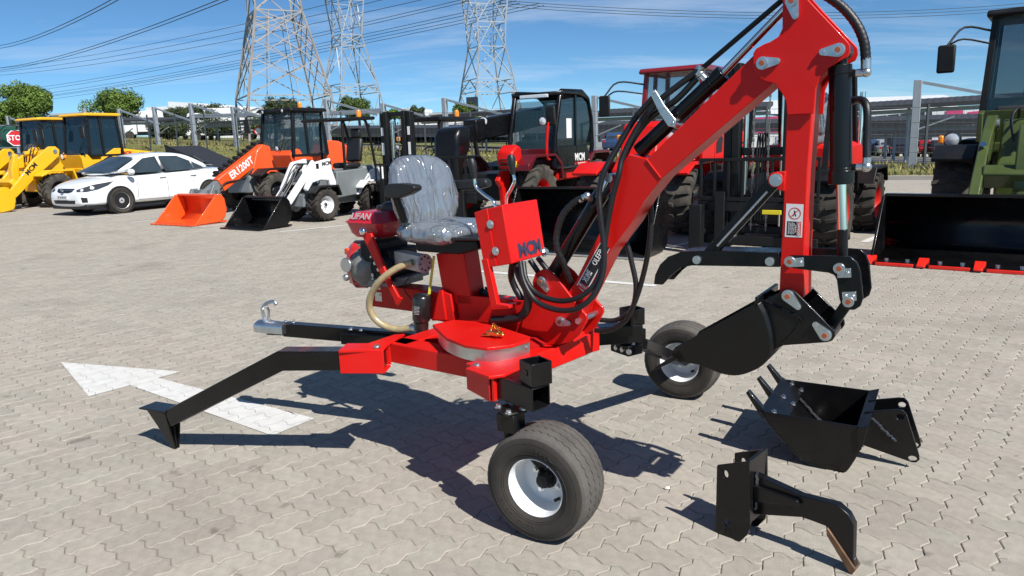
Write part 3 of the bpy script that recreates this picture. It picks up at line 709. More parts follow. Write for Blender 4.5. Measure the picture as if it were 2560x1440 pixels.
# crankcase, recoil starter, head
zc = .0
cr_ = BF.p((-0.8685,0.8603), .06)
mb = MB(); mb.cyl(cr_ - E_ * .05 , cr_ + E_ * .10, .098, n=28); mb.box(cr_ + E_ * .02 - Z_ * .05, (.17, .2, .1), E_); mb.box(cr_ + E_ * .03 + Z_ * .06, (.13, .18, .1), E_)
mb.ball(cr_ - N_ * .07 + E_ * .01, .094, 20, (1, .9, 1.05))
mb.build('crankcase', CASTG, EX, bev=.008)
mb = MB(); fx = (-E_ * .86 - N_ * .5).normalized(); mb.lathe(cr_ + fx * .075, fx, [(.122, -.03), (.122, .02), (.1, .045), (.05, .052), (0, .052)], 36, cap=False); fan = mb.build('recoil_cover', mat('starter_red', (.42, .02, .02), .3, 0, .4, .35, 26), EX)
for k in range(14):
    mb = MB(); t = 2 * pi * k / 14; fy = fx.cross(Z_); mb.beam(cr_ + fx * .124 + (fy * cos(t) + Z_ * sin(t)) * .05, cr_ + fx * .112 + (fy * cos(t) + Z_ * sin(t)) * .105, .012, .005, up=fx); mb.build('cooling_slot', PLAST, fan)
mb = MB(); p = cr_ - N_ * .165 - E_ * .02 + Z_ * .02; mb.cyl(p, p - N_ * .02, .036, n=20); mb.ball(p - N_ * .02 - Z_ * .06, .018, 10); mb.build('side_cover', ALU, EX, bev=.003)
mb = MB(); mb.box(cr_ + Z_ * .085 + E_ * .09 - N_ * .02, (.12, .22, .1), E_); mb.box(cr_ + E_ * .15 + Z_ * .02, (.1, .2, .15), E_); mb.cyl(cr_ + E_ * .15 - N_ * .12, cr_ + E_ * .15 + N_ * .1, .07, n=20); mb.build('exhaust_shroud', BLK2, EX, bev=.01)
mb = MB(); mb.box(BF.p((-0.7999,0.7882), .06), (.3, .22, .03), E_); mb.box(BF.p((-0.7175,0.8106), .08), (.2, .2, .02), E_); mb.build('engine_mount', CASTG, EX, bev=.004)
for k in range(7): mb = MB(); bolt(mb, cr_ + E_ * (.10 + .02 * (k % 3)) - N_ * .125 + Z_ * (.06 - .03 * k), -N_, .006, .006); mb.build('engine_bolt', ZINC, EX)
for s in (0, .1, .2): mb = MB(); bolt(mb, BF.p((-0.8804,0.8065), -.05) + E_ * s, Z_, .008, .01); mb.build('engine_bolt', ZINC, EX)
mb = MB(); mb.box(cr_ - N_ * .11 - E_ * .075 + Z_ * .075, (.03, .02, .03), E_); mb.build('engine_switch', mat('orange_red_plastic', (.7, .08, .02), .4), EX, bev=.004)
# pump
pc = BF.p((-0.4867,0.9104), -.05)
pd_ = (E_ * .93 - Z_ * .02 - N_ * .25).normalized()
mb = MB(); mb.beam(pc - pd_ * .16, pc + pd_ * .05, .055, .075); mb.cyl(pc + pd_ * .05, pc + pd_ * .056, .045, n=20); pump = mb.build('hydraulic_pump', mat('pump_alloy', (.46, .46, .45), .5, .5, 0, .1, 20), EX, bev=.012, seg=3)
for k in range(8):
    mb = MB(); t = 2 * pi * k / 8; d_, x_, y_ = basis(pd_); q = pc + pd_ * .055 + (x_ * cos(t) * .8 + y_ * sin(t)) * .032; mb.cyl(q, q + pd_ * .004, .0045, n=6); mb.build('pump_bolt', LBLACK, pump)
# brace with chrome ball
mb = MB(); a = BF.p((-0.7593,1.0493), -.115); mb.ball(a, .019, 16); mb.build('chrome_knob', CHROME, EX)
mb = MB(); mb.prism(BF, [(-0.7873,1.0277),(-0.728,1.0417),(-0.6389,0.84),(-0.5763,0.7451),(-0.5566,0.7411),(-0.5904,0.6993),(-0.6342,0.7786),(-0.6822,0.8445)], -.1, -.085); mb.build('guard_brace', RED, EX, bev=.003)
# suction hose
mb = MB(); mb.tube([BF.p(p, o) for p, o in (((-0.497,0.9126), -.08), ((-0.5618,0.8848), -.12), ((-0.6395,0.8276), -.15), ((-0.7094,0.7449), -.15), ((-0.7266,0.6709), -.14), ((-0.6888,0.6113), -.12), ((-0.6159,0.583), -.09), ((-0.5165,0.5957), -.07))], .0165, 12, 26, rr=lambda t: 1 + .035 * sin(t * 420))
mb.build('suction_hose', mat('clear_hose', (.50, .40, .22), .18, 0, .6, .18, 40, trans=.25), EX, smooth=60)
mb = MB(); p = BF.p((-0.5114,0.5963), -.07); mb.cyl(p - E_ * .02, p + E_ * .02, .021, n=14); mb.box(p + Z_ * .02, (.015, .02, .015), E_); mb.build('hose_clamp', ZINC, EX)
fl = BF.p((-0.4726,0.6988), -.06)
fu = (Z_ + E_ * .1).normalized()
mb = MB(); mb.lathe(fl, fu, [(0, -.068), (.036, -.068), (.041, -.062), (.043, -.055), (.043, .045), (.039, .055), (.03, .062), (0, .064)], 36, cap=False); mb.cyl(fl - fu * .07, fl - fu * .11, .035, n=20); of = mb.build('oil_filter', mat('filter_black', (.011, .011, .012), .3, 0, .3, .1), EX)
for k in range(6): 
    mb = MB(); a_ = basis(fu)[1]; t = -1.1 + 0; vd = (-N_ * .95 + E_ * .35).normalized(); sd_ = vd.cross(fu); mb.box(fl + vd * .0434 + fu * (.01 - .007 * k) + sd_ * .008, (.028 - .003 * (k % 3), .0006, .002), sd_, fu); mb.build('filter_print', LGREY, of)
mb = MB(); mb.beam(BF.p((-0.4137,0.9384), -.02), BF.p((-0.4472,0.7582), -.03), .006, .012); mb.build('yellow_strap', mat('strap_yellow', (.60, .55, .06), .5), EX)
mb = MB(); mb.tube([BF.p((-0.4575,0.8804), -.05), BF.p((-0.5408,0.8325), -.06), BF.p((-0.5934,0.7765), -.04), BF.p((-0.5522,0.7257), -.04), BF.p((-0.532,0.7119), -.03)], .003, 6, 6); mb.build('drain_wire', HOSE, EX)
mb = MB(); p = BF.p((-0.1938,0.744), .09); mb.lathe(p, Z_, [(.03, -.06), (.036, -.05), (.036, .015), (.042, .016), (.042, .03), (0, .032)], 20, cap=False)
for k in range(10): mb.box(p + Z_ * .03 + Vector((cos(k * .628), sin(k * .628), 0)) * .034, (.012, .01, .02), (cos(k * .628), sin(k * .628), 0))
mb.build('tank_breather', PLAST, EX)
# ---- control box
CB = [(-0.1068,1.155),(0.0322,1.1898),(0.0696,0.945),(-0.0689,0.9188)]
mb = MB(); mb.prism(BF, CB, -.10, .175); cbx = mb.build('control_box', RED, EX, bev=.004)
mb = MB(); mb.prism(BF, [(-0.108,1.1554),(-0.0406,1.1738),(-0.003,0.9341),(-0.0661,0.9161)], -.106, -.101); mb.build('box_door', RED, cbx, bev=.002)
pa, pb, pc_, pd2 = [BF.p(p, 0) for p in CB]
fe = (pb - pa).normalized(); fd = (pb - pc_).normalized(); fnorm = fd.cross(N_)
if fnorm.dot(E_) < 0: fnorm = -fnorm
fc = (BF.p(CB[1], -.10) + BF.p(CB[2], -.10)) / 2
text('MCM', BF.p(CB[2], 0) + N_ * .055 + fd * .043 + fnorm * .001, N_, fd, .055, mat('decal_navy', (.03, .035, .075), .45), 'box_lettering', cbx, bold=.05, sx=1.02)
for q in ((-0.0253,1.108), (-0.0041,0.9962)): mb = MB(); bolt(mb, BF.p(q, -.106), -N_, .012, .008); mb.build('box_bolt', ZINC, cbx)
mb = MB(); bolt(mb, BF.p(CB[2], 0) + N_ * .16 + fd * .012, fnorm, .014, .02); mb.build('box_bolt', ZINC, cbx)
for P, kn in ((((1187,445), (1190,462), (1228,496), (1240,520)), (1183,424)),): pass
LV = ((((-0.1546,1.3035), (-0.1484,1.2591), (-0.1077,1.2252), (-0.0628,1.1986), (-0.0478,1.1649)), (-0.1595,1.3308), -.03), (((-0.0419,1.3129), (-0.0351,1.2749), (-0.0556,1.2365), (-0.0759,1.2083), (-0.0818,1.1694)), (-0.045,1.3405), .10))
for P, k, o in LV:
    mb = MB(); mb.tube([BF.p(p, o) for p in P], .0075, 10, 8); lv = mb.build('control_lever', CHROME, EX)
    mb = MB(); c = BF.p(k, o); d_ = (c - BF.p(P[0], o)).normalized(); mb.lathe(c - d_ * .04, d_, [(.009, 0), (.013, .02), (.018, .05), (.019, .07), (.014, .085), (0, .09)], 16, cap=False); mb.build('lever_knob', PLAST, lv)
mb = MB(); mb.prism(BF, [(-0.0774,0.9563),(-0.0458,0.9616),(-0.0051,0.7709),(0.0563,0.7681),(0.0558,0.7577),(-0.0353,0.7486)], -.112, -.085); mb.prism(BF, [(-0.0351,0.754),(0.0563,0.7681),(0.0598,0.7564),(-0.0315,0.742)], -.112, -.02); mb.build('box_bracket', RED, EX, bev=.002)
# ---- boom foot
near_p = [(0.1654,0.9141),(0.1984,0.9113),(0.2362,0.8853),(0.2751,0.8413),(0.3447,0.7652),(0.3737,0.7397),(0.3753,0.7197),(0.337,0.6509),(0.2929,0.6145),(0.2347,0.5966),(0.1775,0.5892),(0.0907,0.5887),(0.0478,0.6014),(0.045,0.6371),(0.0635,0.691),(0.126,0.794),(0.116,0.8556),(0.1313,0.8946)]
mb = MB(); mb.prism(BF, near_p, -.018, -.004); mb.build('boom_foot_plate', RED, EX, bev=.003)
mb = MB(); mb.prism(BF, near_p, WB + .004, WB + .018); mb.build('boom_foot_plate', RED, EX, bev=.003)
mb = MB(); mb.prism(BF, [(0.0362,0.6791),(0.2378,0.7011),(0.2934,0.607),(0.0323,0.5773)], -.003, WB + .003); mb.build('foot_web', RED, EX, bev=.003)
def flag(mb_, c, l, o, r=.021, th=.008):
    """pin retainer: a washer drawn out into a bolted tongue"""
    c2 = Vector((c[0], c[1])); l2 = Vector((l[0], l[1])); d = (l2 - c2); L = d.length; a = math.atan2(d.y, d.x); P = []
    for k in range(13): t = a + pi / 2 + pi * k / 12; P.append((c[0] + cos(t) * r, c[1] + sin(t) * r))
    for k in range(9): t = a - pi / 2 + pi * k / 8; P.append((l[0] + cos(t) * r * .5, l[1] + sin(t) * r * .5))
    mb_.prism(BF, P, o - th, o); mb_.cyl(BF.p(c, o - th), BF.p(c, o - th - .009), r * .82, n=20)
    bolt(mb_, BF.p(l, o - th), -N_, r * .28, .006)
def pins(L, par):
    for c, l, o in L:
        mb1 = MB(); flag(mb1, c, l, o); rt = mb1.build('pin_retainer', ZINC, par, smooth=30)
        mb2 = MB(); mb2.cyl(BF.p(c, o - .017), BF.p(c, o - .0205), .0085, n=12); mb2.build('pin_end', COPPER, rt)
        mb2 = MB(); mb2.cyl(BF.p(c, o - .002), BF.p(c, WB - o), .014, n=14); mb2.build('pin', STEEL, par)
pins([((0.1664,0.8654), (0.1908,0.8315), -.018), ((0.2531,0.7021), (0.2931,0.698), -.018)], EX)
mb = MB(); q = (0.3385,0.7132); mb.cyl(BF.p(q, -.03), BF.p(q, WB + .03), .0125, n=18); mb.build('foot_pin', ZINC, EX)
# ---- boom
boom_p = [(0.2414,0.6928),(0.2672,0.807),(0.3157,0.8752),(0.4791,1.1739),(0.473,1.2667),(0.551,1.3813),(0.6273,1.3623),(1.0092,1.6997),(1.0649,1.6808),(1.0864,1.6215),(1.0716,1.6007),(0.6879,1.2927),(0.6163,1.2072),(0.5602,1.1172),(0.462,0.9931),(0.3378,0.7629),(0.3059,0.6639)]
mb = MB(); mb.prism(BF, boom_p, .0, WB); boom = mb.build('boom', RED, EX, bev=.003)
mb = MB(); w0, w1_ = (0.6273,1.3608), (0.6832,1.2927)
mb.tube([BF.p(w0, -.001), BF.p(((w0[0] + w1_[0]) / 2, (w0[1] + w1_[1]) / 2), -.001), BF.p(w1_, -.001)], .004, 6, 6); mb.build('weld_bead', RED, boom)
mb = MB(); p = (0.474,1.2931); mb.cyl(BF.p(p, -.012), BF.p(p, WB + .012), .017, n=18); mb.build('boom_pin', ZINC, EX)
# decal
dq = [(0.4397,1.0527),(0.4709,1.0144),(0.3611,0.8222),(0.321,0.8589)]
def quad_strip(mb_, P, o, k): 
    cx_ = sum(p[0] for p in P) / 4; cy_ = sum(p[1] for p in P) / 4
    mb_.prism(BF, [(cx_ + (p[0] - cx_) * k, cy_ + (p[1] - cy_) * (1 - (1 - k) * .35 if False else k)) for p in P], o, o + .0006)
mb = MB(); mb.prism(BF, dq, -.0014, -.0006); dcl = mb.build('boom_decal', LWHITE, boom)
c4 = (sum(p[0] for p in dq) / 4, sum(p[1] for p in dq) / 4)
ax_ = Vector((dq[0][0] - dq[3][0] + dq[1][0] - dq[2][0], dq[0][1] - dq[3][1] + dq[1][1] - dq[2][1])).normalized(); ay_ = Vector((-ax_.y, ax_.x))
def dpt(u, v, o): return BF.p((c4[0] + ax_.x * u + ay_.x * v, c4[1] + ax_.y * u + ay_.y * v), o)
hl = .5 * Vector((dq[0][0] - dq[3][0], dq[0][1] - dq[3][1])).length; hw = .5 * Vector((dq[0][0] - dq[1][0], dq[0][1] - dq[1][1])).length
mb = MB(); mb.add([dpt(-hl * .955, -hw * .86, -.0017), dpt(hl * .955, -hw * .86, -.0017), dpt(hl * .955, hw * .86, -.0017), dpt(-hl * .955, hw * .86, -.0017)], [(0, 1, 2, 3)]); mb.build('decal_field', LBLACK, dcl)
mb = MB(); mb.add([dpt(-hl * .95, -hw * .84, -.002), dpt(-hl * .70, -hw * .84, -.002), dpt(-hl * .78, hw * .84, -.002), dpt(-hl * .95, hw * .84, -.002)], [(0, 1, 2, 3)]); mb.build('decal_flash', LRED, dcl)
a3 = E_ * ax_.x + Z_ * ax_.y; b3 = E_ * ay_.x + Z_ * ay_.y
text('MCM', dpt(-hl * .83, 0, -.0022), b3, a3 * -1, .011, LWHITE, 'decal_lettering', dcl, bold=.01)
text('XUME', dpt(-hl * .42, hw * .1, -.0022), a3, b3, .024, LWHITE, 'decal_lettering', dcl, bold=.03, sx=.55, shear=.2)
text('OLEEP', dpt(hl * .40, hw * .1, -.0022), a3, b3, .024, LWHITE, 'decal_lettering', dcl, bold=.0, sx=.72)
# ---- rams
def ram(b0, b1, r0, end, rr, o, port=None, barrel=BLK):
    g = bpy.data.objects.new('hydraulic_ram', None); COL.objects.link(g); g.parent = EX
    b0, b1, end = BF.p(b0, o), BF.p(b1, o), BF.p(end, o); d = (b1 - b0).normalized()
    mb_ = MB(); mb_.cyl(b0, b1, r0, n=32); mb_.cyl(b1 - d * .05, b1 + d * .004, r0 * 1.08, n=32); mb_.cyl(b0, b0 + d * .03, r0 * 1.06, n=32); mb_.build('ram_barrel', barrel, g, bev=.002, smooth=30)
    mb_ = MB(); mb_.cyl(b1, end, rr, n=24); mb_.build('ram_rod', CHROME, g, smooth=30)
    return g
ram((0.5723,1.3896), (0.8881,1.6536), .0285, (1.1124,1.8628), .0135, .055)
ram((0.171,0.8749), (0.4104,1.2277), .0300, (0.4462,1.2879), .015, .055)
g = ram((1.2724,1.6506), (1.2953,1.2732), .0345, (1.3081,1.096), .0165, .055)
mb = MB(); mb.cyl(BF.p((1.2931,1.3153), .055), BF.p((1.2958,1.2693), .055), .040, n=32); mb.build('ram_gland', BLK, g, bev=.003)
mb = MB(); mb.cyl(BF.p((1.3068,1.1202), .055), BF.p((1.3122,1.0146), .055), .0175, n=24); mb.build('rod_clevis', BLK, g, bev=.003)
mb = MB(); c = (1.2752,1.6932); mb.cyl(BF.p(c, .02), BF.p(c, .09), .030, n=28); mb.cyl(BF.p(c, .055), BF.p((1.2738,1.6467), .055), .02, n=18); mb.build('ram_eye', BLK, g, bev=.003)
mb = MB(); c = (0.1541,0.8609); mb.cyl(BF.p(c, .02), BF.p(c, .09), .035, n=28); mb.build('ram_eye', BLK, EX, bev=.003)
# clamp on the arm ram
mb = MB(); mb.prism(BF, [(0.6394,1.6073),(0.6642,1.6114),(0.6985,1.5559),(0.7446,1.5001),(0.7418,1.4748),(0.7144,1.4787),(0.6802,1.5285)], -.012, -.002); mb.tube([BF.p((0.7249,1.4925), -.01), BF.p((0.7372,1.4807), .02), BF.p((0.7433,1.4776), .05)], .012, 6, 4); clp = mb.build('hose_clamp_bracket', ZINC, EX, bev=.002)
for q in ((0.6918,1.5476), (0.6544,1.6005)): mb = MB(); bolt(mb, BF.p(q, -.012), -N_, .007, .009); mb.build('clamp_bolt', ZINC, clp)
# ---- arm
HP = [(1.1078,1.891),(1.1547,1.8848),(1.1929,1.8391),(1.3034,1.7145),(1.3097,1.7043),(1.3118,1.685),(1.3047,1.6677),(1.2843,1.6586),(1.2521,1.6418),(1.2272,1.6118),(1.2155,1.5779),(1.2129,1.5002),(1.1305,1.5003),(1.1264,1.5403),(1.1153,1.564),(1.0883,1.6028),(1.0569,1.6127),(1.0288,1.6289),(1.016,1.6582),(1.0133,1.7047),(1.022,1.7192),(1.049,1.7319),(1.0668,1.7364),(1.0931,1.7501),(1.1048,1.7737),(1.1027,1.8625)]
mb = MB(); mb.prism(BF, HP, -.017, -.004); arm_h = mb.build('arm_head_plate', RED, EX, bev=.002)
mb = MB(); mb.prism(BF, HP, WB + .004, WB + .017); mb.build('arm_head_plate', RED, EX, bev=.002)
AB = [(1.1412,1.8352),(1.2045,1.7791),(1.2732,1.7091),(1.2351,1.6391),(1.2075,1.6065),(1.2051,1.4944),(1.1993,1.3148),(1.1995,1.045),(1.2051,0.8844),(1.1806,0.8722),(1.1237,0.8912),(1.1239,1.0311),(1.1259,1.2224),(1.1245,1.3618),(1.1255,1.5032),(1.117,1.5592),(1.1436,1.6237),(1.1094,1.6896)]
mb = MB(); mb.prism(BF, AB, .0, WB); arm = mb.build('arm', RED, EX, bev=.003)
mb = MB(); mb.cyl(BF.p((1.0998,1.2871), -.012), BF.p((1.0998,1.2871), .05), .026, n=24); mb.prism(BF, [(1.0949,1.3127),(1.1315,1.3152),(1.1289,1.2481),(1.1064,1.2533)], -.010, .05); mb.build('thumb_lug', RED, EX, bev=.003)
mb = MB(); bolt(mb, BF.p((1.1016,1.2865), -.013), -N_, .0145, .012); mb.build('lug_bolt', ZINC, EX)
pins([((1.0472,1.6708), (1.0934,1.6732), -.018), ((1.2788,1.6913), (1.233,1.6894), -.018), ((1.1327,1.8544), (1.1456,1.8079), -.018)], EX)
# warning label on the arm
W4 = [(1.1357,1.2063),(1.1914,1.2047),(1.191,1.0925),(1.1349,1.0927)]
mb = MB(); mb.prism(BF, W4, -.0012, -.0004); lab = mb.build('warning_label', mat('label_white', (.72, .70, .70), .4), arm)
lt = W4[0]; lx = Vector((W4[1][0] - W4[0][0], W4[1][1] - W4[0][1])); ly = Vector((W4[3][0] - W4[0][0], W4[3][1] - W4[0][1]))
def lp(u, v, o=-.0016): return BF.p((lt[0] + lx.x * u + ly.x * v, lt[1] + lx.y * u + ly.y * v), o)
mb = MB(); mb.add([lp(.1, .52), lp(.66, .52), lp(.66, .94), lp(.1, .94)], [(3, 2, 1, 0)]); mb.build('label_panel', LBLACK, lab)
mb = MB(); mb.add([lp(.68, .52), lp(.92, .52), lp(.92, .94), lp(.68, .94)], [(3, 2, 1, 0)]); mb.build('label_panel', LRED, lab)
mb = MB(); cc_ = (.52, .28); rad = lx.length * .36; U3 = (lp(1, 0) - lp(0, 0)).normalized(); V3 = (lp(0, 0) - lp(0, 1)).normalized(); c3 = lp(*cc_, -.0018)
mb.loft([[c3 + (U3 * cos(t) + V3 * sin(t)) * rr for t in [2 * pi * k / 32 for k in range(33)]] for rr in (rad, rad * .86)], closed=False)
mb.add([c3 + U3 * a + V3 * b for a, b in ((-.64 * rad, -.55 * rad), (-.55 * rad, -.64 * rad), (.64 * rad, .55 * rad), (.55 * rad, .64 * rad))], [(0, 1, 2, 3)]); mb.build('label_prohibition', LRED, lab)
mb = MB(); mb.add([c3 + U3 * a * rad + V3 * b * rad + N_ * .0001 for a, b in ((-.1, .5), (.08, .5), (.1, .1), (.3, -.45), (.15, -.5), (0, -.1), (-.15, -.5), (-.28, -.45), (-.12, .1))], [list(range(9))]); mb.build('label_figure', LBLACK, lab)
for k in range(5):
    text('WARNING' if k == 0 else ('KEEP CLEAR OF' if k % 2 else 'WORKING AREA'), lp(.60 - .1 * k, .73, -.0018), -V3, U3, .0042, LWHITE, 'label_lettering', lab, sx=.9)
text('DANGER', lp(.79, .75, -.0018), -V3, U3, .008, LWHITE, 'label_lettering', lab, bold=.01)
# ---- thumb
TH_ = [(0.6565,0.8877),(0.6612,0.924),(0.6805,0.9656),(0.7138,0.9984),(0.767,1.0211),(0.882,1.0304),(1.1184,1.0363),(1.1229,0.9861),(0.8078,0.9709),(0.7646,0.9605),(0.7272,0.9288),(0.6923,0.889)]
for o in (.0, WB - .014):
    mb = MB(); mb.prism(BF, TH_, o, o + .014); mb.build('thumb_blade', BLK, EX, bev=.003)
mb = MB(); mb.prism(BF, [(0.7608,1.0193),(0.882,1.0304),(1.1184,1.0363),(1.1186,1.0294),(0.8822,1.0216),(0.7671,1.0106)], .014, WB - .014); mb.build('thumb_web', BLK, EX, bev=.002)
mb = MB(); mb.beam(BF.p((1.0859,1.2763), .025), BF.p((0.8637,1.0132), .025), .045, .022, up=N_); mb.build('thumb_link', BLK, EX, bev=.004)
mb = MB(); mb.cyl(BF.p((1.0681,1.246), .012), BF.p((0.8972,1.0475), .012), .005, n=10); mb.ball(BF.p((0.9473,1.0877), .03), .013, 10); mb.build('thumb_adjuster', ZINC, EX)
for q in ((0.8288,0.9948), (1.0898,1.0051)):
    mb = MB(); mb.cyl(BF.p(q, -.012), BF.p(q, WB + .012), .0155, n=20); mb.cyl(BF.p(q, -.012), BF.p(q, -.017), .012, n=20); mb.build('thumb_pin', ZINC, EX)
# ---- bucket linkage
LK = [(1.1504,1.0136),(1.1525,1.0275),(1.1626,1.035),(1.3182,1.0414),(1.352,1.0407),(1.3707,1.0248),(1.3831,0.9928),(1.3949,0.9077),(1.3893,0.8805),(1.371,0.8652),(1.3492,0.8644),(1.3315,0.8762),(1.3229,0.9011),(1.3125,0.9609),(1.3044,0.9765),(1.2868,0.9832),(1.1761,0.9905),(1.1589,0.9962)]
for o in (-.034, WB + .022):
    mb = MB(); mb.prism(BF, LK, o, o + .013); mb.build('bucket_link', BLK, EX, bev=.004, seg=3)
mb = MB(); mb.beam(BF.p((1.3395,0.8746), .055), BF.p((1.2717,0.7498), .055), .055, .036, up=E_); mb.cyl(BF.p((1.348,0.8865), .0), BF.p((1.348,0.8865), WB), .026, n=24); mb.cyl(BF.p((1.2815,0.7644), .0), BF.p((1.2815,0.7644), WB), .028, n=24); mb.build('tipping_rod', BLK, EX, bev=.004)
for c, pl_ in (((1.3197,1.0023), (1.335,0.9874)), ((1.3532,0.894), (1.3547,0.9115)), ((1.1643,1.0151), (1.1877,1.0138))):
    mb = MB(); mb.cyl(BF.p(c, -.035), BF.p(c, -.048), .018, n=20); mb.box(BF.p(pl_, -.038), (.042, .009, .03), E_ + Z_ * .12)
    bolt(mb, BF.p(pl_, -.042) + E_ * .01, -N_, .005, .005); bolt(mb, BF.p(pl_, -.042) - E_ * .012, -N_, .005, .005); rt = mb.build('pin_retainer', ZINC, EX, bev=.001, smooth=30)
    mb = MB(); mb.cyl(BF.p(c, -.048), BF.p(c, -.051), .0085, n=12); mb.build('pin_end', COPPER, rt)
    mb = MB(); mb.cyl(BF.p(c, -.02), BF.p(c, WB + .03), .012, n=12); mb.build('pin', STEEL, EX)
# ---- hung bucket
BW0, BW1 = -.07, .20
bk = bpy.data.objects.new('digging_bucket', None); COL.objects.link(bk); bk.parent = EX
ear = [(1.0479,0.8522),(1.1323,0.9029),(1.1478,0.9156),(1.1702,0.9174),(1.1891,0.9051),(1.2776,0.8218),(1.3146,0.7843),(1.3167,0.7679),(1.3086,0.753),(1.2939,0.7456),(1.1514,0.7159),(1.0817,0.6715)]
for o in (-.03, WB + .018):
    mb = MB(); mb.prism(BF, ear, o, o + .012); mb.build('bucket_ear', BLK, bk, bev=.002)
side = [(1.0681,0.8702),(0.773,0.6706),(0.7544,0.6416),(0.7924,0.6157),(0.8646,0.6153),(0.9441,0.5936),(1.0092,0.596),(1.0717,0.6278),(1.105,0.6605),(1.1187,0.6986),(1.1108,0.7694),(1.0927,0.8244)]
for o in (BW0, BW1 - .008):
    mb = MB(); mb.prism(BF, side, o, o + .008); mb.build('bucket_side', BLK, bk, bev=.002)
shell = crom([Vector((p[0], p[1], 0)) for p in side[3:] + side[:1]], 5)
mb = MB(); mb.loft([[BF.p(p, BW0 + .004), BF.p(p, BW1 - .004)] for p in shell], closed=False); sh = mb.build('bucket_shell', BLK, bk, smooth=60); sm = sh.modifiers.new('thick', 'SOLIDIFY'); sm.thickness = .006
mb = MB(); mb.beam(BF.p((1.0655,0.8685), BW0), BF.p((1.0655,0.8685), BW1), .04, .012, up=E_); mb.build('bucket_top_edge', BLK, bk, bev=.003)
mb = MB(); lo_, l1 = side[2], side[3]; mb.prism(BF, [side[2], side[3], (side[3][0] + .03, side[3][1] + .012), (side[2][0] + .03, side[2][1] + .02)], BW0, BW1); mb.build('cutting_lip', BLK, bk, bev=.002)
td = Vector((side[1][0] - side[0][0], side[1][1] - side[0][1])).normalized(); td = (E_ * td.x + Z_ * td.y)
lipm = BF.p(((lo_[0] + l1[0]) / 2, (lo_[1] + l1[1]) / 2), 0)
for o in (BW0 + .02, (BW0 + BW1) / 2, BW1 - .02):
    mb = MB(); p = lipm + N_ * o; mb.beam(p - td * .05, p + td * .10, .035, .022, up=Z_, w2=.03, h2=.010); mb.build('bucket_tooth', BLK, bk, bev=.002)
for P in ([(1.0723,0.8688),(1.0832,0.8245),(1.099,0.7577),(1.1132,0.6992)], [(1.0843,0.8701),(1.1364,0.8495),(1.1835,0.8303),(1.2129,0.8151)], [(1.2041,0.8071),(1.1797,0.7618),(1.1478,0.7248)]):
    L_ = crom([Vector((p[0], p[1], 0)) for p in P], 10); mb = MB()
    mb.tube([BF.p((p.x, p.y), (-.073 if P[0][0] < 1.2 and False else -.032)) + Vector((random.uniform(-1, 1), random.uniform(-1, 1), random.uniform(-1, 1))) * .0012 for p in L_], .0042, 6, 1); mb.build('weld_bead', BLK, bk)
pins([((1.1616,0.8948), (1.1958,0.8602), -.031), ((1.2869,0.7723), (1.255,0.8035), -.031)], EX)
# ---- hoses
def hose(P, r=.0105, name='hydraulic_hose', k=10, m=HOSE, wrap=0):
    mb_ = MB(); mb_.tube([Vector(p) for p in P], r, 10, k, rr=(lambda t: 1 + .05 * sin(t * wrap)) if wrap else None); return mb_.build(name, m, EX, smooth=60)
hose([(0.0209,3.0818,0.939),(0.0355,3.0357,0.8861),(0.0633,3.0049,0.8259),(0.0612,3.0063,0.7568),(0.0297,3.0156,0.714),(-0.0356,3.0475,0.6962),(-0.0881,3.0829,0.6875)], .019, wrap=200)
hose([(0.0074,3.115,0.9339),(-0.0017,3.1452,0.8672),(0.014,3.1467,0.8127),(0.037,3.1312,0.7703),(0.0531,3.1445,0.7126)], .015)
hose([(0.0509,3.0374,0.9452),(0.0612,2.9943,0.8759),(0.1063,2.9518,0.8219),(0.1926,2.8936,0.8046),(0.2691,2.842,0.8296),(0.3313,2.8241,0.8892),(0.3596,2.8171,0.9787),(0.3705,2.8219,1.072),(0.3949,2.8114,1.2114),(0.4184,2.8016,1.3021),(0.4386,2.8121,1.376),(0.5012,2.8061,1.4921),(0.5688,2.7725,1.5754),(0.6993,2.7026,1.6752)], .0115, k=12)
hose([(0.0373,3.0225,0.9482),(0.0504,2.9654,0.8734),(0.0963,2.9223,0.8017),(0.1742,2.8698,0.7742),(0.2503,2.8185,0.7867),(0.3152,2.7988,0.8404),(0.3578,2.8063,0.9331),(0.3603,2.8166,1.0574),(0.3499,2.8237,1.1658),(0.3492,2.8362,1.2417),(0.3683,2.8354,1.3175),(0.4155,2.8398,1.3988),(0.4828,2.8305,1.508),(0.5579,2.792,1.5969)], .0115, k=12)
hose([(0.0805,3.0657,0.9481),(0.1044,3.0496,0.9121),(0.1243,3.0603,0.8784),(0.1502,3.0549,0.8352)], .012)
hose([(0.1165,3.1138,0.9477),(0.137,3.0879,0.9217),(0.1594,3.0728,0.8923),(0.1791,3.0716,0.857)], .012)
hose([(0.3054,2.8778,1.2186),(0.2643,2.8935,1.2062),(0.2144,2.9151,1.1537),(0.1899,2.9316,1.0804),(0.1885,2.9325,1.0152),(0.2152,2.9387,0.9475),(0.24,2.9581,0.8765),(0.2689,3.011,0.8311)], .0125, wrap=120)
mb = MB(); p = Vector((0.307,2.8768,1.2248)); mb.ball(p, .016, 12); mb.cyl(p, Vector((0.2768,2.8911,1.2091)), .0135, n=12); mb.cyl(p, Vector((0.3276,2.9231,1.2048)), .011, n=10); mb.build('hose_fitting', ZINC, EX)
mb = MB(); mb.cyl(Vector((0.3276,2.9231,1.2048)), Vector((0.3528,2.9483,1.1891)), .014, n=12); mb.build('ram_port', BLK, EX)
hose([(0.4032,2.9928,1.0984),(0.4688,2.9726,1.0326),(0.4952,2.9549,0.9349),(0.5098,2.945,0.8359),(0.4937,2.9679,0.7381),(0.4373,3.018,0.6847),(0.3731,3.0493,0.6793)], .011)
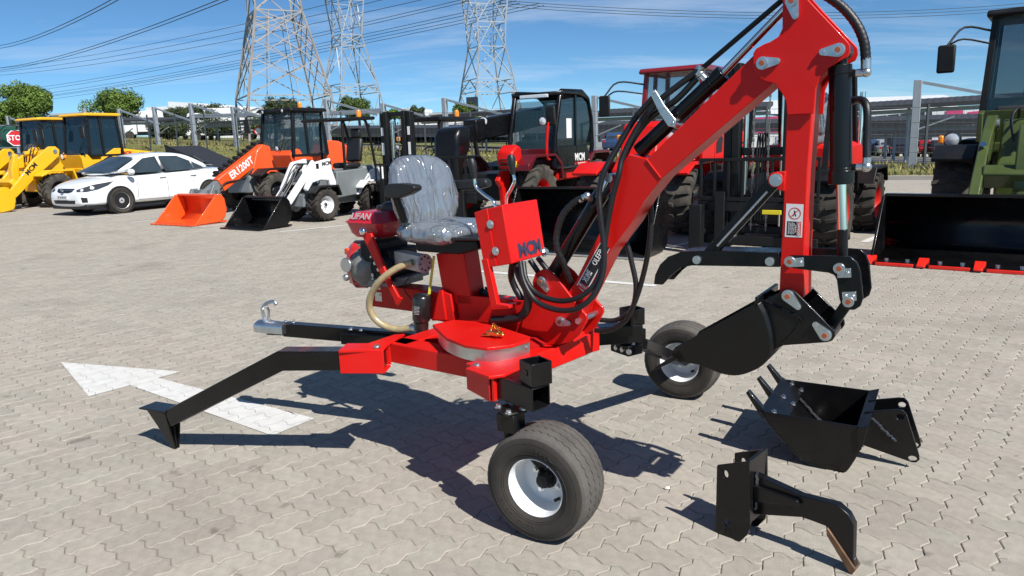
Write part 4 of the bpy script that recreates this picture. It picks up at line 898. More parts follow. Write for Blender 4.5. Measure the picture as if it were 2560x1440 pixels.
hose([(0.5542,2.8909,1.2465),(0.5622,2.8976,1.1354),(0.5541,2.9031,1.0066),(0.5318,2.9302,0.8715),(0.5024,2.95,0.7675),(0.4664,2.9864,0.6829),(0.4043,3.0283,0.6375),(0.3534,3.0625,0.6303)], .011)
# arm ram hoses
hose([(0.3315,2.9326,1.172),(0.4213,2.8841,1.2826),(0.4657,2.8662,1.4013),(0.5348,2.8256,1.5061),(0.6247,2.7589,1.5728),(0.6888,2.7157,1.6436)], .012)
mb = MB(); a, b = Vector((0.7006,2.7077,1.6729)), Vector((0.9297,2.5532,1.8752)); mb.cyl(a, b, .0095, n=12); mb.build('steel_pipe', BLK, EX)
mb = MB(); mb.cyl(Vector((0.6911,2.7141,1.6545)), Vector((0.7029,2.7062,1.6836)), .017, n=14); mb.ball(Vector((0.6984,2.7092,1.6593)), .017, 10); mb.cyl(Vector((0.7058,2.7042,1.6504)), Vector((0.7231,2.6926,1.6282)), .012, n=10); mb.build('hose_fitting', ZINC, EX)
hose([(0.9297,2.5532,1.8752),(0.957,2.5348,1.9057),(1.0035,2.5034,1.8982),(1.0512,2.4713,1.859),(1.0882,2.4463,1.8197),(1.1194,2.4252,1.7696),(1.1392,2.4119,1.7152),(1.1465,2.407,1.6598)], .0155, wrap=160)
mb = MB(); p = Vector((1.1493,2.4051,1.6217)); mb.cyl(Vector((1.1463,2.4071,1.6647)), Vector((1.1478,2.4061,1.6328)), .0155, n=12); mb.ball(p, .0155, 12); mb.cyl(p, p - E_ * .03, .013, n=10); mb.build('hose_fitting', ZINC, EX)
mb = MB(); mb.cyl(p - E_ * .03, p - E_ * .07, .0105, n=10); q = Vector((1.1631,2.3958,1.3253)); mb.cyl(q - E_ * .025, q - E_ * .07, .0105, n=10); mb.build('ram_port', BLK, EX)
mb = MB(); mb.ball(q, .017, 12); mb.cyl(q, q - E_ * .03, .012, n=10); mb.cyl(q, q + Z_ * .03, .013, n=12); mb.build('hose_fitting', ZINC, EX)
hose([(1.1634,2.3956,1.3406),(1.1645,2.4069,1.4105),(1.1657,2.4181,1.4991),(1.1651,2.4427,1.533),(1.1579,2.4838,1.5404),(1.1373,2.5097,1.5269)], .0125)

# ---------------------------------------------------------------- attachments lying on the paving
GB = root('trenching_bucket', 'black steel bucket with three teeth lying open side up on the paving', 'bucket', (1.4015,2.9162,0.0), world=True)

gp = [(1.4015,2.9162,0.0),(1.0465,2.9719,0.27),(1.3801,2.7669,0.27),(1.3494,3.4301,0.27),(1.7373,3.2563,0.27)]

GW = .50
GF = Fr(1.395, 2.915, -31)
gs = [(-0.3549,0.22),(-0.3026,0.1551),(-0.2406,0.0926),(-0.1793,0.0327),(-0.0955,0.001),(-0.0277,-0.0014),(0.0054,0.002),(0.0396,0.0661),(0.0691,0.1462),(0.0853,0.21),(0.0529,0.2185)]
mb = MB(); mb.prism(GF, gs, 0, .008); mb.build('bucket_side', BLK, GB, bev=.002)
mb = MB(); mb.prism(GF, gs, GW - .008, GW); mb.build('bucket_side', BLK, GB, bev=.002)
cvg = crom([Vector((p[0], p[1], 0)) for p in gs[:9]], 6)
mb = MB(); mb.loft([[GF.p(p, .004), GF.p(p, GW - .004)] for p in cvg], closed=False); sh = mb.build('bucket_shell', BLK, GB, smooth=60); sm = sh.modifiers.new('thick', 'SOLIDIFY'); sm.thickness = .006; sm.offset = 0
bw = [(0.0529,0.2185),(0.0691,0.1462)]
mb = MB(); top = gs[10]; mb.prism(GF, [(top[0] - .012, top[1] - .005), (top[0] + .035, top[1] + .012), (top[0] + .03, top[1] - .01), (top[0] + .012, top[1] - .10), (top[0] - .0, top[1] - .10)], -.01, GW + .01); mb.build('bucket_back_edge', BLK, GB, bev=.002)
lip = gs[0]; ld_ = Vector((gs[0][0] - gs[1][0], gs[0][1] - gs[1][1])).normalized()
mb = MB(); mb.prism(GF, [(lip[0], lip[1]), (lip[0] + .004, lip[1] + .012), (lip[0] + .105, lip[1] - .055), (lip[0] + .10, lip[1] - .07)], .006, GW - .006); mb.build('cutting_lip', BLK, GB, bev=.002)
for k, o in enumerate((.035, GW / 2, GW - .035)):
    mb = MB(); a = GF.p((lip[0] + .01, lip[1] - .015), o); d = (GF.e * -.62 + Z_ * .78).normalized(); mb.beam(a - d * .02, a + d * .155, .022, .045, up=GF.n, w2=.012, h2=.016) if False else mb.beam(a - d * .02, a + d * .115, .040, .034, up=GF.e, w2=.032, h2=.016)
    mb.build('bucket_tooth', BLK, GB, bev=.002)
    for j in range(2):
        mb = MB(); p = GF.p((lip[0] + .05 + .045 * j, lip[1] - .018 - .028 * j), o + .02); bolt(mb, p, Z_ + GF.e * .4, .009, .014); mb.build('tooth_bolt', ZINC, GB)
ge = [(0.0548,0.2252),(0.1764,0.2564),(0.2006,0.2586),(0.2169,0.2414),(0.2766,0.0664),(0.2795,0.045),(0.267,0.0295),(0.2489,0.0276),(0.057,0.0698)]
gh_ = holed(ge, [(ge[3][0] - .024, ge[3][1] - .016, .015, .013), (ge[7][0] + .004, ge[7][1] + .018, .017, .012)])
for o in (.17, .33):
    mb = MB(); mb.prism(GF, gh_, o, o + .012); e_ = mb.build('bucket_ear', BLK, GB, bev=.002)
mb = MB()
for A, B in ((gs[0], gs[7]),):
    L_ = crom([Vector((p[0], p[1], 0)) for p in gs[:7]], 12)
    mb.tube([GF.p((p.x, p.y), -.001) + Vector([random.uniform(-.0015, .0015) for _ in range(3)]) for p in L_], .0045, 6, 1)
    L_ = crom([Vector((p[0], p[1], 0)) for p in gs[:6]], 12)
mb.build('weld_bead', BLK, GB)
mb = MB(); L_ = crom([Vector((p[0] + .012, p[1] + .004, 0)) for p in gs[:6]], 14); mb.tube([GF.p((p.x, p.y), GW - .012) + Vector([random.uniform(-.0025, .0025) for _ in range(3)]) for p in L_], .007, 6, 1); mb.build('weld_bead', mat('bright_weld', (.10, .10, .11), .18, .6, 0, .5, 60), GB)
mb = MB(); a, b = GF.p((ge[0][0] + .03, ge[0][1] - .02), .165), GF.p((ge[0][0] + .13, ge[0][1] - .11), .165); mb.tube([a + (b - a) * (k / 20) + Vector([random.uniform(-.0025, .0025) for _ in range(3)]) for k in range(21)], .006, 6, 1); mb.build('weld_bead', mat('bright_weld', (.1, .1, .11)), GB)
# ripper tooth
RP = root('ripper_tooth', 'black single-shank ripper with a bare bronze tip standing on its bracket', 'ripper', (0.7718,2.4092,0.0), world=True)
RF = Fr(.772, 2.42, -44)
rp = [(-0.0713,0.2662),(0.0516,0.3179),(0.0622,0.083),(0.0559,0.0417),(0.0296,0.0034),(0.0035,-0.005),(-0.0713,-0.0092)]
h1, h2 = (-0.036,0.2426), (-0.0296,0.0545)
rph = holed(rp, [(h1[0], h1[1], .010, .015), (h2[0], h2[1], .014, .014)])
for o in (0, .135): mb = MB(); mb.prism(RF, rph, o, o + .012); mb.build('bracket_plate', BLK, RP, bev=.0015)
x1, y1 = rp[1]
mb = MB(); mb.prism(RF, [(x1 - .012, y1 - .0), (x1, y1), (x1 + .002, rp[2][1] - .01), (x1 - .012, rp[2][1] - .01)], .011, .136); mb.build('bracket_web', BLK, RP, bev=.002)
sk_ = [(0.0475,0.246),(0.055,0.2467),(0.216,0.221),(0.281,0.225),(0.3373,0.2281),(0.3731,0.206),(0.3925,0.1742),(0.3968,0.0528),(0.4089,0.0196),(0.3947,0.0005),(0.308,0.1095),(0.3039,0.139),(0.254,0.1417),(0.2223,0.1424),(0.0601,0.0958),(0.0404,0.0905)]
mb = MB(); mb.prism(RF, sk_, .054, .088); mb.build('ripper_shank', BLK, RP, bev=.003)
for o in (.036, .091):
    mb = MB(); mb.prism(RF, [(0.0503,0.2136),(0.2096,0.208),(0.2214,0.1911),(0.0584,0.1511)], o, o + .016); mb.build('shank_rib', BLK, RP, bev=.003)
mb = MB(); mb.prism(RF, [(0.3077,0.1388),(0.313,0.1378),(0.4095,0.0233),(0.3982,-0.0005),(0.3903,0.0035),(0.3104,0.1118)], .046, .098); mb.build('ripper_tip', mat('bronze_tip', (.16, .09, .05), .5, .4, 0, .3, 30), RP, bev=.002)
mb = MB(); a, b = RF.p((x1 + .006, y1 - .06), .05), RF.p((x1 + .006, y1 - .2), .05); mb.tube([a + (b - a) * (k / 14) + Vector([random.uniform(-.003, .003) for _ in range(3)]) for k in range(15)], .006, 6, 1); mb.build('weld_bead', mat('bright_weld', (.1, .1, .11)), RP)
mb = MB(); bolt(mb, RF.p((0.3869,0.045), .07), RF.e, .009, .012); mb.build('tip_bolt', ZINC, RP)

pb_ = root('pebble', 'small white stone lying on the paving between the near wheel and the ripper', 'stone', (0.6203,2.8308,0.0), world=True)
mb = MB(); mb.ball(Vector((0.6178,2.8191,0.006)), .013, 8, (1, .8, .6)); mb.build('stone', mat('white_stone', (.6, .57, .52), .8, bump=.6, bs=200), pb_)

# ---------------------------------------------------------------- machines parked in the row (local axes: x forward, y left, z up)
XZ = Fr(0, 0, 0)           # e = +x, n = +y
YEL = mat('yellow_paint', (.80, .43, .006), .32, 0, .4, .05, 2, dust=.04)
ORG_P = mat('orange_paint', (.78, .085, .010), .32, 0, .4, .05, 2, dust=.04)
GRN = mat('olive_green_paint', (.050, .074, .012), .35, 0, .4, .05, 2, dust=.05)
WHT = mat('white_machine_paint', (.78, .79, .80), .3, 0, .4, .03, 2, dust=.04)
GRY = mat('grey_machine_paint', (.16, .18, .19), .4, 0, .3, .08, 3, dust=.05)
CARW = mat('white_car_paint', (.80, .81, .82), .18, 0, .8, .02, 2)
MAR2 = mat('dark_red_frame', (.20, .012, .016), .3, 0, .3, .05, 3)
MAR = mat('maroon_paint', (.10, .004, .007), .3, 0, .3, .05, 3)
INT = mat('cab_interior', (.02, .021, .024), .7)
MESHC = {}
def obj(name, me, par, loc=(0, 0, 0), rz=0, ry=0):
    o = bpy.data.objects.new(name, me); COL.objects.link(o); o.parent = par; o.location = loc; o.rotation_euler = (0, ry, rz); return o
def lug_mesh(R_, w, n, style):
    mb = MB(); lh = R_ * .07
    for i in range(n):
        for s in (-1, 1):
            t0 = 2 * pi * (i + (.5 if s > 0 and style != 'block' else 0)) / n
            if style == 'chevron': pts = [(s * w * .04, t0, .16), (s * w * .28, t0 + .13, .17), (s * w * .5, t0 + .32, .18)]
            elif style == 'block': pts = [(s * w * .08, t0, .24), (s * w * .3, t0 + .03, .25), (s * w * .5, t0 + .05, .27)]
            else: pts = [(s * w * -.06, t0, .12), (s * w * .22, t0 + .06, .13), (s * w * .51, t0 + .02, .15)]
            prof = []
            for y, t, hw in pts:
                drop = (abs(y) / (w / 2)) ** 3 * R_ * .045
                r0, r1 = R_ * .90 - drop, R_ - drop; dt = hw * pi / n * 1.3
                prof.append([Vector((r * cos(a), y, r * sin(a))) for r, a in ((r0, t - dt), (r1, t - dt * .75), (r1, t + dt * .75), (r0, t + dt))])
            y, t, hw = pts[-1]; dt = hw * pi / n * 1.3; r0, r1 = R_ * .80, R_ * .83
            prof.append([Vector((r * cos(a), y + s * .004, r * sin(a))) for r, a in ((r0 * .97, t - dt), (r1, t - dt * .75), (r1, t + dt * .75), (r0 * .97, t + dt))])
            mb.loft(prof)
    return mb
def lwheel(par, pos, side, R_=.48, w=.36, rim=STEEL, rr=.55, style='chevron', n=18, tm=TYRE2, face=.35):
    key = (R_, w, rim.name, rr, style, tm.name, face)
    if key not in MESHC:
        a = MB(); h = w / 2; r = R_
        a.lathe((0, 0, 0), (0, 1, 0), [(r * rr, -h * .8), (r * (rr + .06), -h * .92), (r * .78, -h), (r * .87, -h * .95), (r * .915, -h * .75), (r * .925, 0), (r * .915, h * .75), (r * .87, h * .95), (r * .78, h), (r * (rr + .06), h * .92), (r * rr, h * .8)], 44, cap=False)
        b = MB(); q = r * rr
        b.lathe((0, 0, 0), (0, 1, 0), [(0, h * face), (q * .35, h * face), (q * .42, h * (face - .08)), (q * .78, h * (face - .12)), (q * .86, h * (face + .1)), (q * .95, h * .72), (q * 1.03, h * .84), (q * 1.0, h * .7)], 36, cap=False)
        b.lathe((0, 0, 0), (0, 1, 0), [(q * 1.02, -h * .8), (q * .9, -h * .6), (q * .85, 0), (0, 0)], 30, cap=False)
        c = MB(); c.cyl((0, h * face, 0), (0, h * (face + .22), 0), q * .26, q * .22, n=20)
        for k in range(8):
            t = 2 * pi * k / 8; p = Vector((cos(t) * q * .6, h * (face - .1), sin(t) * q * .6)); c.cyl(p, p + Vector((0, .02, 0)), q * .06, n=6)
        MESHC[key] = (a.mesh('tyre', tm, smooth=50), lug_mesh(R_, w, n, style).mesh('tread', tm, smooth=30), b.mesh('rim', rim, smooth=35), c.mesh('hub', BLK2 if rim.name != 'white_enamel' else ZINC, smooth=35))
    k = MESHC[key]
    t = obj('wheel', k[0], par, pos, 0 if side > 0 else pi)
    t.rotation_euler = (0, random.uniform(0, 1), 0 if side > 0 else pi)
    obj('tread', k[1], t); obj('rim', k[2], t); obj('hub', k[3], t)
    return t
def xz(par, name, m, P, y0, y1, bev=.01, **k):
    mb_ = MB(); mb_.prism(XZ, P, y0, y1); return mb_.build(name, m, par, bev=bev, **k)
def both(par, name, m, P, y0, y1, bev=.01): return [xz(par, name, m, P, s * y0, s * y1, bev) for s in (1, -1)]
def bx(par, name, m, c, d, bev=.01, e=(1, 0, 0), up=(0, 0, 1)):
    mb_ = MB(); mb_.box(c, d, e, up); return mb_.build(name, m, par, bev=bev)
def bar(par, name, m, a, b, w, h=None, bev=.006, up=(0, 0, 1)):
    mb_ = MB(); mb_.beam(a, b, w, h or w, up); return mb_.build(name, m, par, bev=bev)
def rod(par, name, m, a, b, r, n=12):
    mb_ = MB(); mb_.cyl(a, b, r, n=n); return mb_.build(name, m, par)
def pipe(par, name, m, P, r, k=5, n=8):
    mb_ = MB(); mb_.tube(P, r, n, k); return mb_.build(name, m, par, smooth=60)
def pane(par, P, m=GLASS, name='window'):
    P = [Vector(p) for p in P]; nrm = (P[1] - P[0]).cross(P[2] - P[0]).normalized() * .006
    n = len(P); mb_ = MB(); mb_.add(P + [p - nrm for p in P], [list(range(n)), list(range(2 * n - 1, n - 1, -1))] + [[i, i + n, (i + 1) % n + n, (i + 1) % n] for i in range(n)])
    return mb_.build(name, m, par)
def mirror(par, a, b, c, m=BLK2, s=1.0):
    pipe(par, 'mirror_arm', m, [a, b, Vector(c) + Vector((0, 0, .16 * s))], .014, 4)
    bx(par, 'mirror', m, c, (.05, .2 * s, .34 * s), .03)
def lamp(par, c, d=(1, 0, 0), r=.09, name='headlight', lens=LENS):
    c = Vector(c); d = Vector(d).normalized(); mb_ = MB(); mb_.lathe(c, d, [(0, -r * .8), (r * .6, -r * .8), (r, -r * .1), (r, .012), (r * .9, .016)], 20, cap=False); h = mb_.build(name, BLK2, par)
    mb_ = MB(); mb_.lathe(c, d, [(r * .92, .004), (r * .6, .016), (0, .02)], 20, cap=False); mb_.build('lens', lens, h)
def seat(par, c, m=PLAST, s=1.0):
    c = Vector(c); b = bx(par, 'seat', m, c, (.46 * s, .46 * s, .12 * s), .05); mb_ = MB(); mb_.beam(c + Vector((-.22 * s, 0, .06)), c + Vector((-.32 * s, 0, .58 * s)), .44 * s, .12 * s, up=(1, 0, 0)); mb_.build('seat_back', m, par, bev=.05)
def beacon(par, c):
    c = Vector(c); mb_ = MB(); mb_.lathe(c, (0, 0, 1), [(.05, 0), (.055, .03), (.05, .12), (.03, .15), (0, .152)], 16); mb_.build('beacon', AMBER, par, smooth=50)
def wheel_bucket(par, m, x, w, h, d, teeth=None, name='bucket', edge=None, tilt=0):
    """loader bucket: back at x, open to the front"""
    P = [(x + d, .02), (x + d * .45, .02), (x + d * .1, .07), (x, .24 * h / .7), (x - .02, h * .62), (x + d * .12, h * .92), (x + d * .26, h)]
    C = crom([Vector((p[0], 0, p[1])) for p in P], 5)
    mb_ = MB(); mb_.loft([[p + Vector((0, -w / 2, 0)), p + Vector((0, w / 2, 0))] for p in C], closed=False); sh_ = mb_.build(name, m, par, smooth=50); q = sh_.modifiers.new('thick', 'SOLIDIFY'); q.thickness = .022; q.offset = 0
    sp_ = P[:] + [(x + d * .42, h * .99), (x + d * .80, h * .35)]
    for s in (-1, 1):
        mb_ = MB(); mb_.prism(XZ, sp_, s * w / 2 - .012, s * w / 2 + .012); mb_.build('bucket_side', m, sh_, bev=.004)
    bx(sh_, 'cutting_edge', edge or m, (x + d + .04, 0, .02), (.16, w + .03, .026), .004)
    bx(sh_, 'top_lip', m, (x + d * .28, 0, h), (.10, w, .03), .006)
    if teeth:
        n, tm = teeth
        for i in range(n):
            y = -w / 2 + w * i / (n - 1); mb_ = MB(); mb_.beam((x + d - .06, y, .035), (x + d + .17, y, .022), .09, .075, w2=.07, h2=.02); mb_.build('bucket_tooth', tm, sh_, bev=.006)
            if i < n - 1:
                bx(sh_, 'edge_guard', tm, (x + d + .11, y + w / (n - 1) / 2, .018), (.05, w / (n - 1) * .72, .03), .004)
                for j in (.3, .7):
                    mb_ = MB(); mb_.cyl((x + d - .02, y + w / (n - 1) * j, .03), (x + d - .02, y + w / (n - 1) * j, .052), .02, n=8); mb_.build('edge_bolt', ZINC, sh_)
    return sh_
def loader_cab(par, x0, x1, yw, z0, z1, fm, roof, roofm, glass=GLASS, lean=.10, wrap=0, overh=.12):
    """posts, panes, roof, seat and wheel; x0 rear, x1 front"""
    zt = z1 - .09; yt = yw - .05; xf = x1 - lean; xm = (x0 + x1) / 2 + .08
    for s in (-1, 1):
        bar(par, 'cab_post', fm, (x1, s * yw, z0), (xf, s * yt, zt), .07, .07); bar(par, 'cab_post', fm, (xm, s * yw, z0), (xm - .02, s * yt, zt), .06, .06); bar(par, 'cab_post', fm, (x0, s * yw, z0), (x0 + .06, s * yt, zt), .07, .07)
        pane(par, [(x1 - .04, s * (yw - .01), z0), (xf - .04, s * (yt - .01), zt), (xm + .03, s * (yt - .01), zt), (xm + .03, s * (yw - .01), z0)], glass); pane(par, [(xm - .03, s * (yw - .01), z0), (xm - .05, s * (yt - .01), zt), (x0 + .09, s * (yt - .01), zt), (x0 + .04, s * (yw - .01), z0)], glass)
        bar(par, 'cab_rail', fm, (x0, s * yw, z0), (x1, s * yw, z0), .06, .06); bar(par, 'cab_rail', fm, (x0 + .06, s * yt, zt), (xf, s * yt, zt), .06, .06)
    for x, y, z in ((x1, yw, z0), (x0, yw, z0)): bar(par, 'cab_rail', fm, (x, -y, z), (x, y, z), .06, .06)
    pane(par, [(x1, -yw + .04, z0), (xf, -yt + .04, zt), (xf, yt - .04, zt), (x1, yw - .04, z0)], glass, 'windscreen'); pane(par, [(x0, -yw + .04, z0), (x0 + .06, -yt + .04, zt), (x0 + .06, yt - .04, zt), (x0, yw - .04, z0)], glass)
    mb_ = MB(); mb_.prism(XZ, [(x0 - .06, zt), (xf + overh, zt), (xf + overh + .03, zt + .03), (xf + overh - .04, z1), (x0, z1), (x0 - .08, zt + .04)], -yw - .04, yw + .04); mb_.build('cab_roof', roofm, par, bev=.03)
    seat(par, (x0 + .42, 0, z0 + .02)); mb_ = MB(); mb_.tube([Vector((x1 - .42, 0, z0 + .25)) + Vector((-.09 * sin(t), .17 * cos(t), .15 * sin(t))) for t in [2 * pi * k / 20 for k in range(21)]], .014, 6, 1); mb_.cyl((x1 - .42, 0, z0 + .25), (x1 - .2, 0, z0 - .1), .03); mb_.build('steering_wheel', PLAST, par)
    pipe(par, 'wiper', BLK2, [(x1 + .02, .1, z0 + .05), (x1 - .02, .25, z0 + .35), (x1 - .05, .3, z0 + .6)], .008, 3)
def wheel_loader(name, label, loc, hd, col, bcol, s=1.0, teeth=None, rim=None, cabm=BLK2, roofm=None, group=None, txt=True, bw=1.9, glass=GLASS, edge=None, bh=.66, style='chevron', mirrors=BLK2, armtext=LBLACK, cw=.60, ctop=2.68, lampz=1.42, arms=True, ak=1.0, ar=1.0, ly=.80):
    aq = lambda P: [(x * (ar if x > 0 else 1), z if z < .6 else .6 + (z - .6) * ak) for x, z in P]; az = lambda z: z if z < .6 else .6 + (z - .6) * ak
    r = root(name, label, 'loader', loc, R(hd), group); r.scale = (s, s, s)
    rim = rim or col
    for x in (0, -2.45):
        for sd_ in (1, -1): lwheel(r, (x, sd_ * .72, .485), sd_, .485, .37, rim, .50, style)
    # rear body
    xz(r, 'engine_hood', col, [(-1.75, .80), (-1.75, 1.62), (-2.4, 1.60), (-3.25, 1.50), (-3.55, 1.38), (-3.62, 1.0), (-3.55, .78)], -.56, .56, .05)
    xz(r, 'counterweight', col, [(-3.1, .50), (-3.1, .95), (-3.65, .95), (-3.78, .85), (-3.75, .55), (-3.6, .48)], -.62, .62, .04)
    for sd_ in (1, -1):
        bx(r, 'hood_grille', BLK2, (-2.7, sd_ * .562, 1.22), (.62, .012, .28), .01); 
        for k in range(4): bx(r, 'hood_louvre', BLK2, (-3.22, sd_ * .566, 1.02 + .08 * k), (.18, .014, .03), .004)
        xz(r, 'rear_fender', BLK2 if col is GRN else col, [(-3.25, .9), (-3.2, 1.08), (-2.1, 1.08), (-2, .9), (-2.05, .9), (-2.13, 1.04), (-3.16, 1.04), (-3.2, .9)], sd_ * .5, sd_ * .92, .01)
        xz(r, 'step_box', BLK2, [(-1.45, .42), (-1.45, .95), (-2.15, .95), (-2.15, .55), (-2, .42)], sd_ * .45, sd_ * .78, .02)
        for k in range(2): bx(r, 'step', BLK2, (-1.65, sd_ * .84, .45 + .26 * k), (.42, .14, .03), .004)
    # cab base panel with a dark corner window
    for sd_ in (1, -1):
        xz(r, 'cab_panel', col, [(-0.95, .98), (-0.92, 1.42), (-1.12, 1.46), (-1.25, 1.30), (-1.52, 1.30), (-1.52, .98)], sd_ * .56, sd_ * .62, .012)
        xz(r, 'cab_panel', col, [(-1.54, .98), (-1.54, 1.36), (-2, 1.62), (-2.22, 1.62), (-2.12, 1.0), (-2.05, .98)], sd_ * .56, sd_ * .62, .012)
        xz(r, 'corner_window', LBLACK, [(-1.6, 1.12), (-1.6, 1.30), (-1.84, 1.42), (-1.92, 1.36), (-1.88, 1.14)], sd_ * .62, sd_ * .627, .003)
    bx(r, 'cab_floor', col, (-1.55, 0, 1.0), (1.2, 1.0, .12), .02); bx(r, 'dashboard', INT, (-1.12, 0, 1.35), (.25, .9, .3), .04)
    xz(r, 'front_cowl', col, [(-1, .95), (-0.92, 1.45), (-0.96, 1.45), (-1.04, .95)], -.55, .55, .01)
    cz = 1.42
    loader_cab(r, -2.28, -1.20, cw, cz, ctop, cabm, 0, roofm or col, glass)
    # front frame, fenders, arms
    xz(r, 'front_frame', col, aq([(-.75, .5), (-.70, .9), (-.35, 1.55), (-.18, 1.66), (0, 1.6), (.12, 1.2), (.42, .95), (.42, .45)]), -.30, .30, .03)
    for sd_ in (1, -1):
        xz(r, 'front_fender', col if col is not GRN else BLK2, [(-.55, .72), (-.46, 1.06), (.22, 1.06), (.5, .92), (.48, .88), (.2, 1.01), (-.42, 1.01), (-.50, .72)], sd_ * .50, sd_ * .92, .01)
        if arms: xz(r, 'lift_arm', col, aq([(-.40, 1.62), (-.30, 1.72), (-.12, 1.72), (.5, 1.36), (1.05, .86), (1.62, .38), (1.60, .22), (1.48, .20), (.95, .55), (.42, .92), (.05, 1.14), (-.36, 1.44)]), sd_ * .36, sd_ * .46, .012)
        if arms: rod(r, 'lift_ram', BLK2 if col is GRN else col, (-.35, sd_ * .41, .70), (.25, sd_ * .41, .92), .055); rod(r, 'lift_rod', CHROME, (.25, sd_ * .41, .92), (.72, sd_ * .41, 1.08), .028)
        bar(r, 'lamp_bracket', BLK2, (-.45, sd_ * .50, lampz - .08), (-.30, sd_ * (ly - .04), lampz - .02), .05); lamp(r, (-.24, sd_ * ly, lampz), (1, 0, 0), .095); bx(r, 'indicator', AMBER, (-.25, sd_ * (ly + .12), lampz), (.08, .06, .1), .02)
        pipe(r, 'mirror_stay', mirrors, [(-1.26, sd_ * (cw - .02), ctop - .40), (-1.0, sd_ * .85, ctop - .34), (-.95, sd_ * 1.0, ctop - .40)], .012, 3); mirror(r, (-1.28, sd_ * (cw - .04), ctop - .25), (-1.0, sd_ * .85, ctop - .20), (-.80, sd_ * 1.0, ctop - .58), mirrors)
        for x, z, q in ((-.25, az(1.58), .06), (1.54 * ar, .29, .05)) if arms else (): mb_ = MB(); mb_.cyl((x, sd_ * .34, z), (x, sd_ * .48, z), q, n=18); mb_.build('arm_pin', ZINC, r)
    if not arms: return r
    bx(r, 'arm_crossbar', col, (.95, 0, .75), (.16, .75, .2), .02, e=(.75, 0, -.62))
    xz(r, 'bellcrank', col, aq([(.78, .95), (.72, 1.52), (.84, 1.56), (1.02, 1.1), (1.02, .6), (.9, .5)]), -.10, .10, .015)
    rod(r, 'tilt_ram', col, (-.2, 0, az(1.55)), (.35, 0, az(1.54)), .07); rod(r, 'tilt_rod', CHROME, (.35, 0, az(1.54)), (.78, 0, az(1.50)), .032); bar(r, 'bucket_link', col, (.95 * ar, 0, .55), (1.55 * ar, 0, .58), .08, .1)
    for k, y in enumerate((-.16, -.05, .08, .2)): pipe(r, 'hydraulic_hose', HOSE, [(-.2, y, az(1.62)), (.0, y, az(1.82)), (.2, y * 1.3, az(1.66)), (.3, y, az(1.3))], .016, 5, 6)
    wheel_bucket(r, bcol, 1.66 * ar, bw, bh, .74, teeth, edge=edge)
    bx(r, 'quick_hitch', BLK2, (1.58 * ar, 0, .36), (.10, .95, .34), .02)
    if txt:
        for sd_ in (1, -1): text('MCM', (.60 * ar, sd_ * .4625, az(1.11)), (-.74 * sd_, 0, .67 * sd_), (.67, 0, .74), .13, armtext, 'arm_lettering', r, bold=.03, depth=.002)
        text('MCM', (-2.45, .572, 1.47), (-1, 0, .03), (0, 0, 1), .09, LRED if col is YEL else LWHITE, 'hood_lettering', r, bold=.03, depth=.003); text('918', (-2.95, .572, 1.42), (-1, 0, .03), (0, 0, 1), .09, LBLACK, 'hood_lettering', r, bold=.03, depth=.003)
    return r
def at(lw, hd, y, x=0):
    """origin from the ground point of a wheel at local (x, y)"""
    h = R(hd); return (lw[0] - cos(h) * x + sin(h) * y, lw[1] - sin(h) * x - cos(h) * y, 0)
YG = 'yellow wheel loaders parked at the end of the row'
wheel_loader('wheel_loader', 'yellow wheel loader next to the white car, its cab in full view', at((-13.0106,21.3291,0.0), 242, .72), 242, YEL, YEL, group=YG, roofm=YEL, rim=BLK2, ar=.80)
wheel_loader('wheel_loader', 'yellow wheel loader at the far left, mostly behind the other one', at((-15.4136,22.9651,0.0), 242, .72), 242, YEL, YEL, group=YG, roofm=YEL, rim=BLK2, ar=.80)
wheel_loader('wheel_loader', 'red wheel loader with a red framed cab, behind the excavator boom', at((2.6092,10.7794,0.0), 236, .72), 236, RED, BLK, group=None, cw=.52, ctop=2.52, roofm=MAR2, cabm=MAR2, rim=STEEL, glass=mat('thin_glass', (.03, .06, .08), .03, 0, 0, .04, 2, spec=.6, alpha=.2), ly=.36, style='block', arms=False)
lb = root('loader_bucket', 'wide black loader bucket with a bare steel edge, in front of the telehandler wheel', 'bucket', at((2.6092,10.7794,0.0), 238, .72), R(238)); wheel_bucket(lb, BLK, 1.62, 2.05, .80, .74, None, edge=STEEL)
wheel_loader('wheel_loader', 'olive green wheel loader with a black bucket edged in red teeth', (6.55, 9.25, 0), 233, GRN, BLK, s=1.12, teeth=(6, mat('tooth_red', (.72, .02, .01), .4)), roofm=BLK2, cabm=BLK2, rim=GRN, ak=.70, lampz=1.12, txt=False, bw=2.25, bh=.62, glass=CGLASS, style='block')

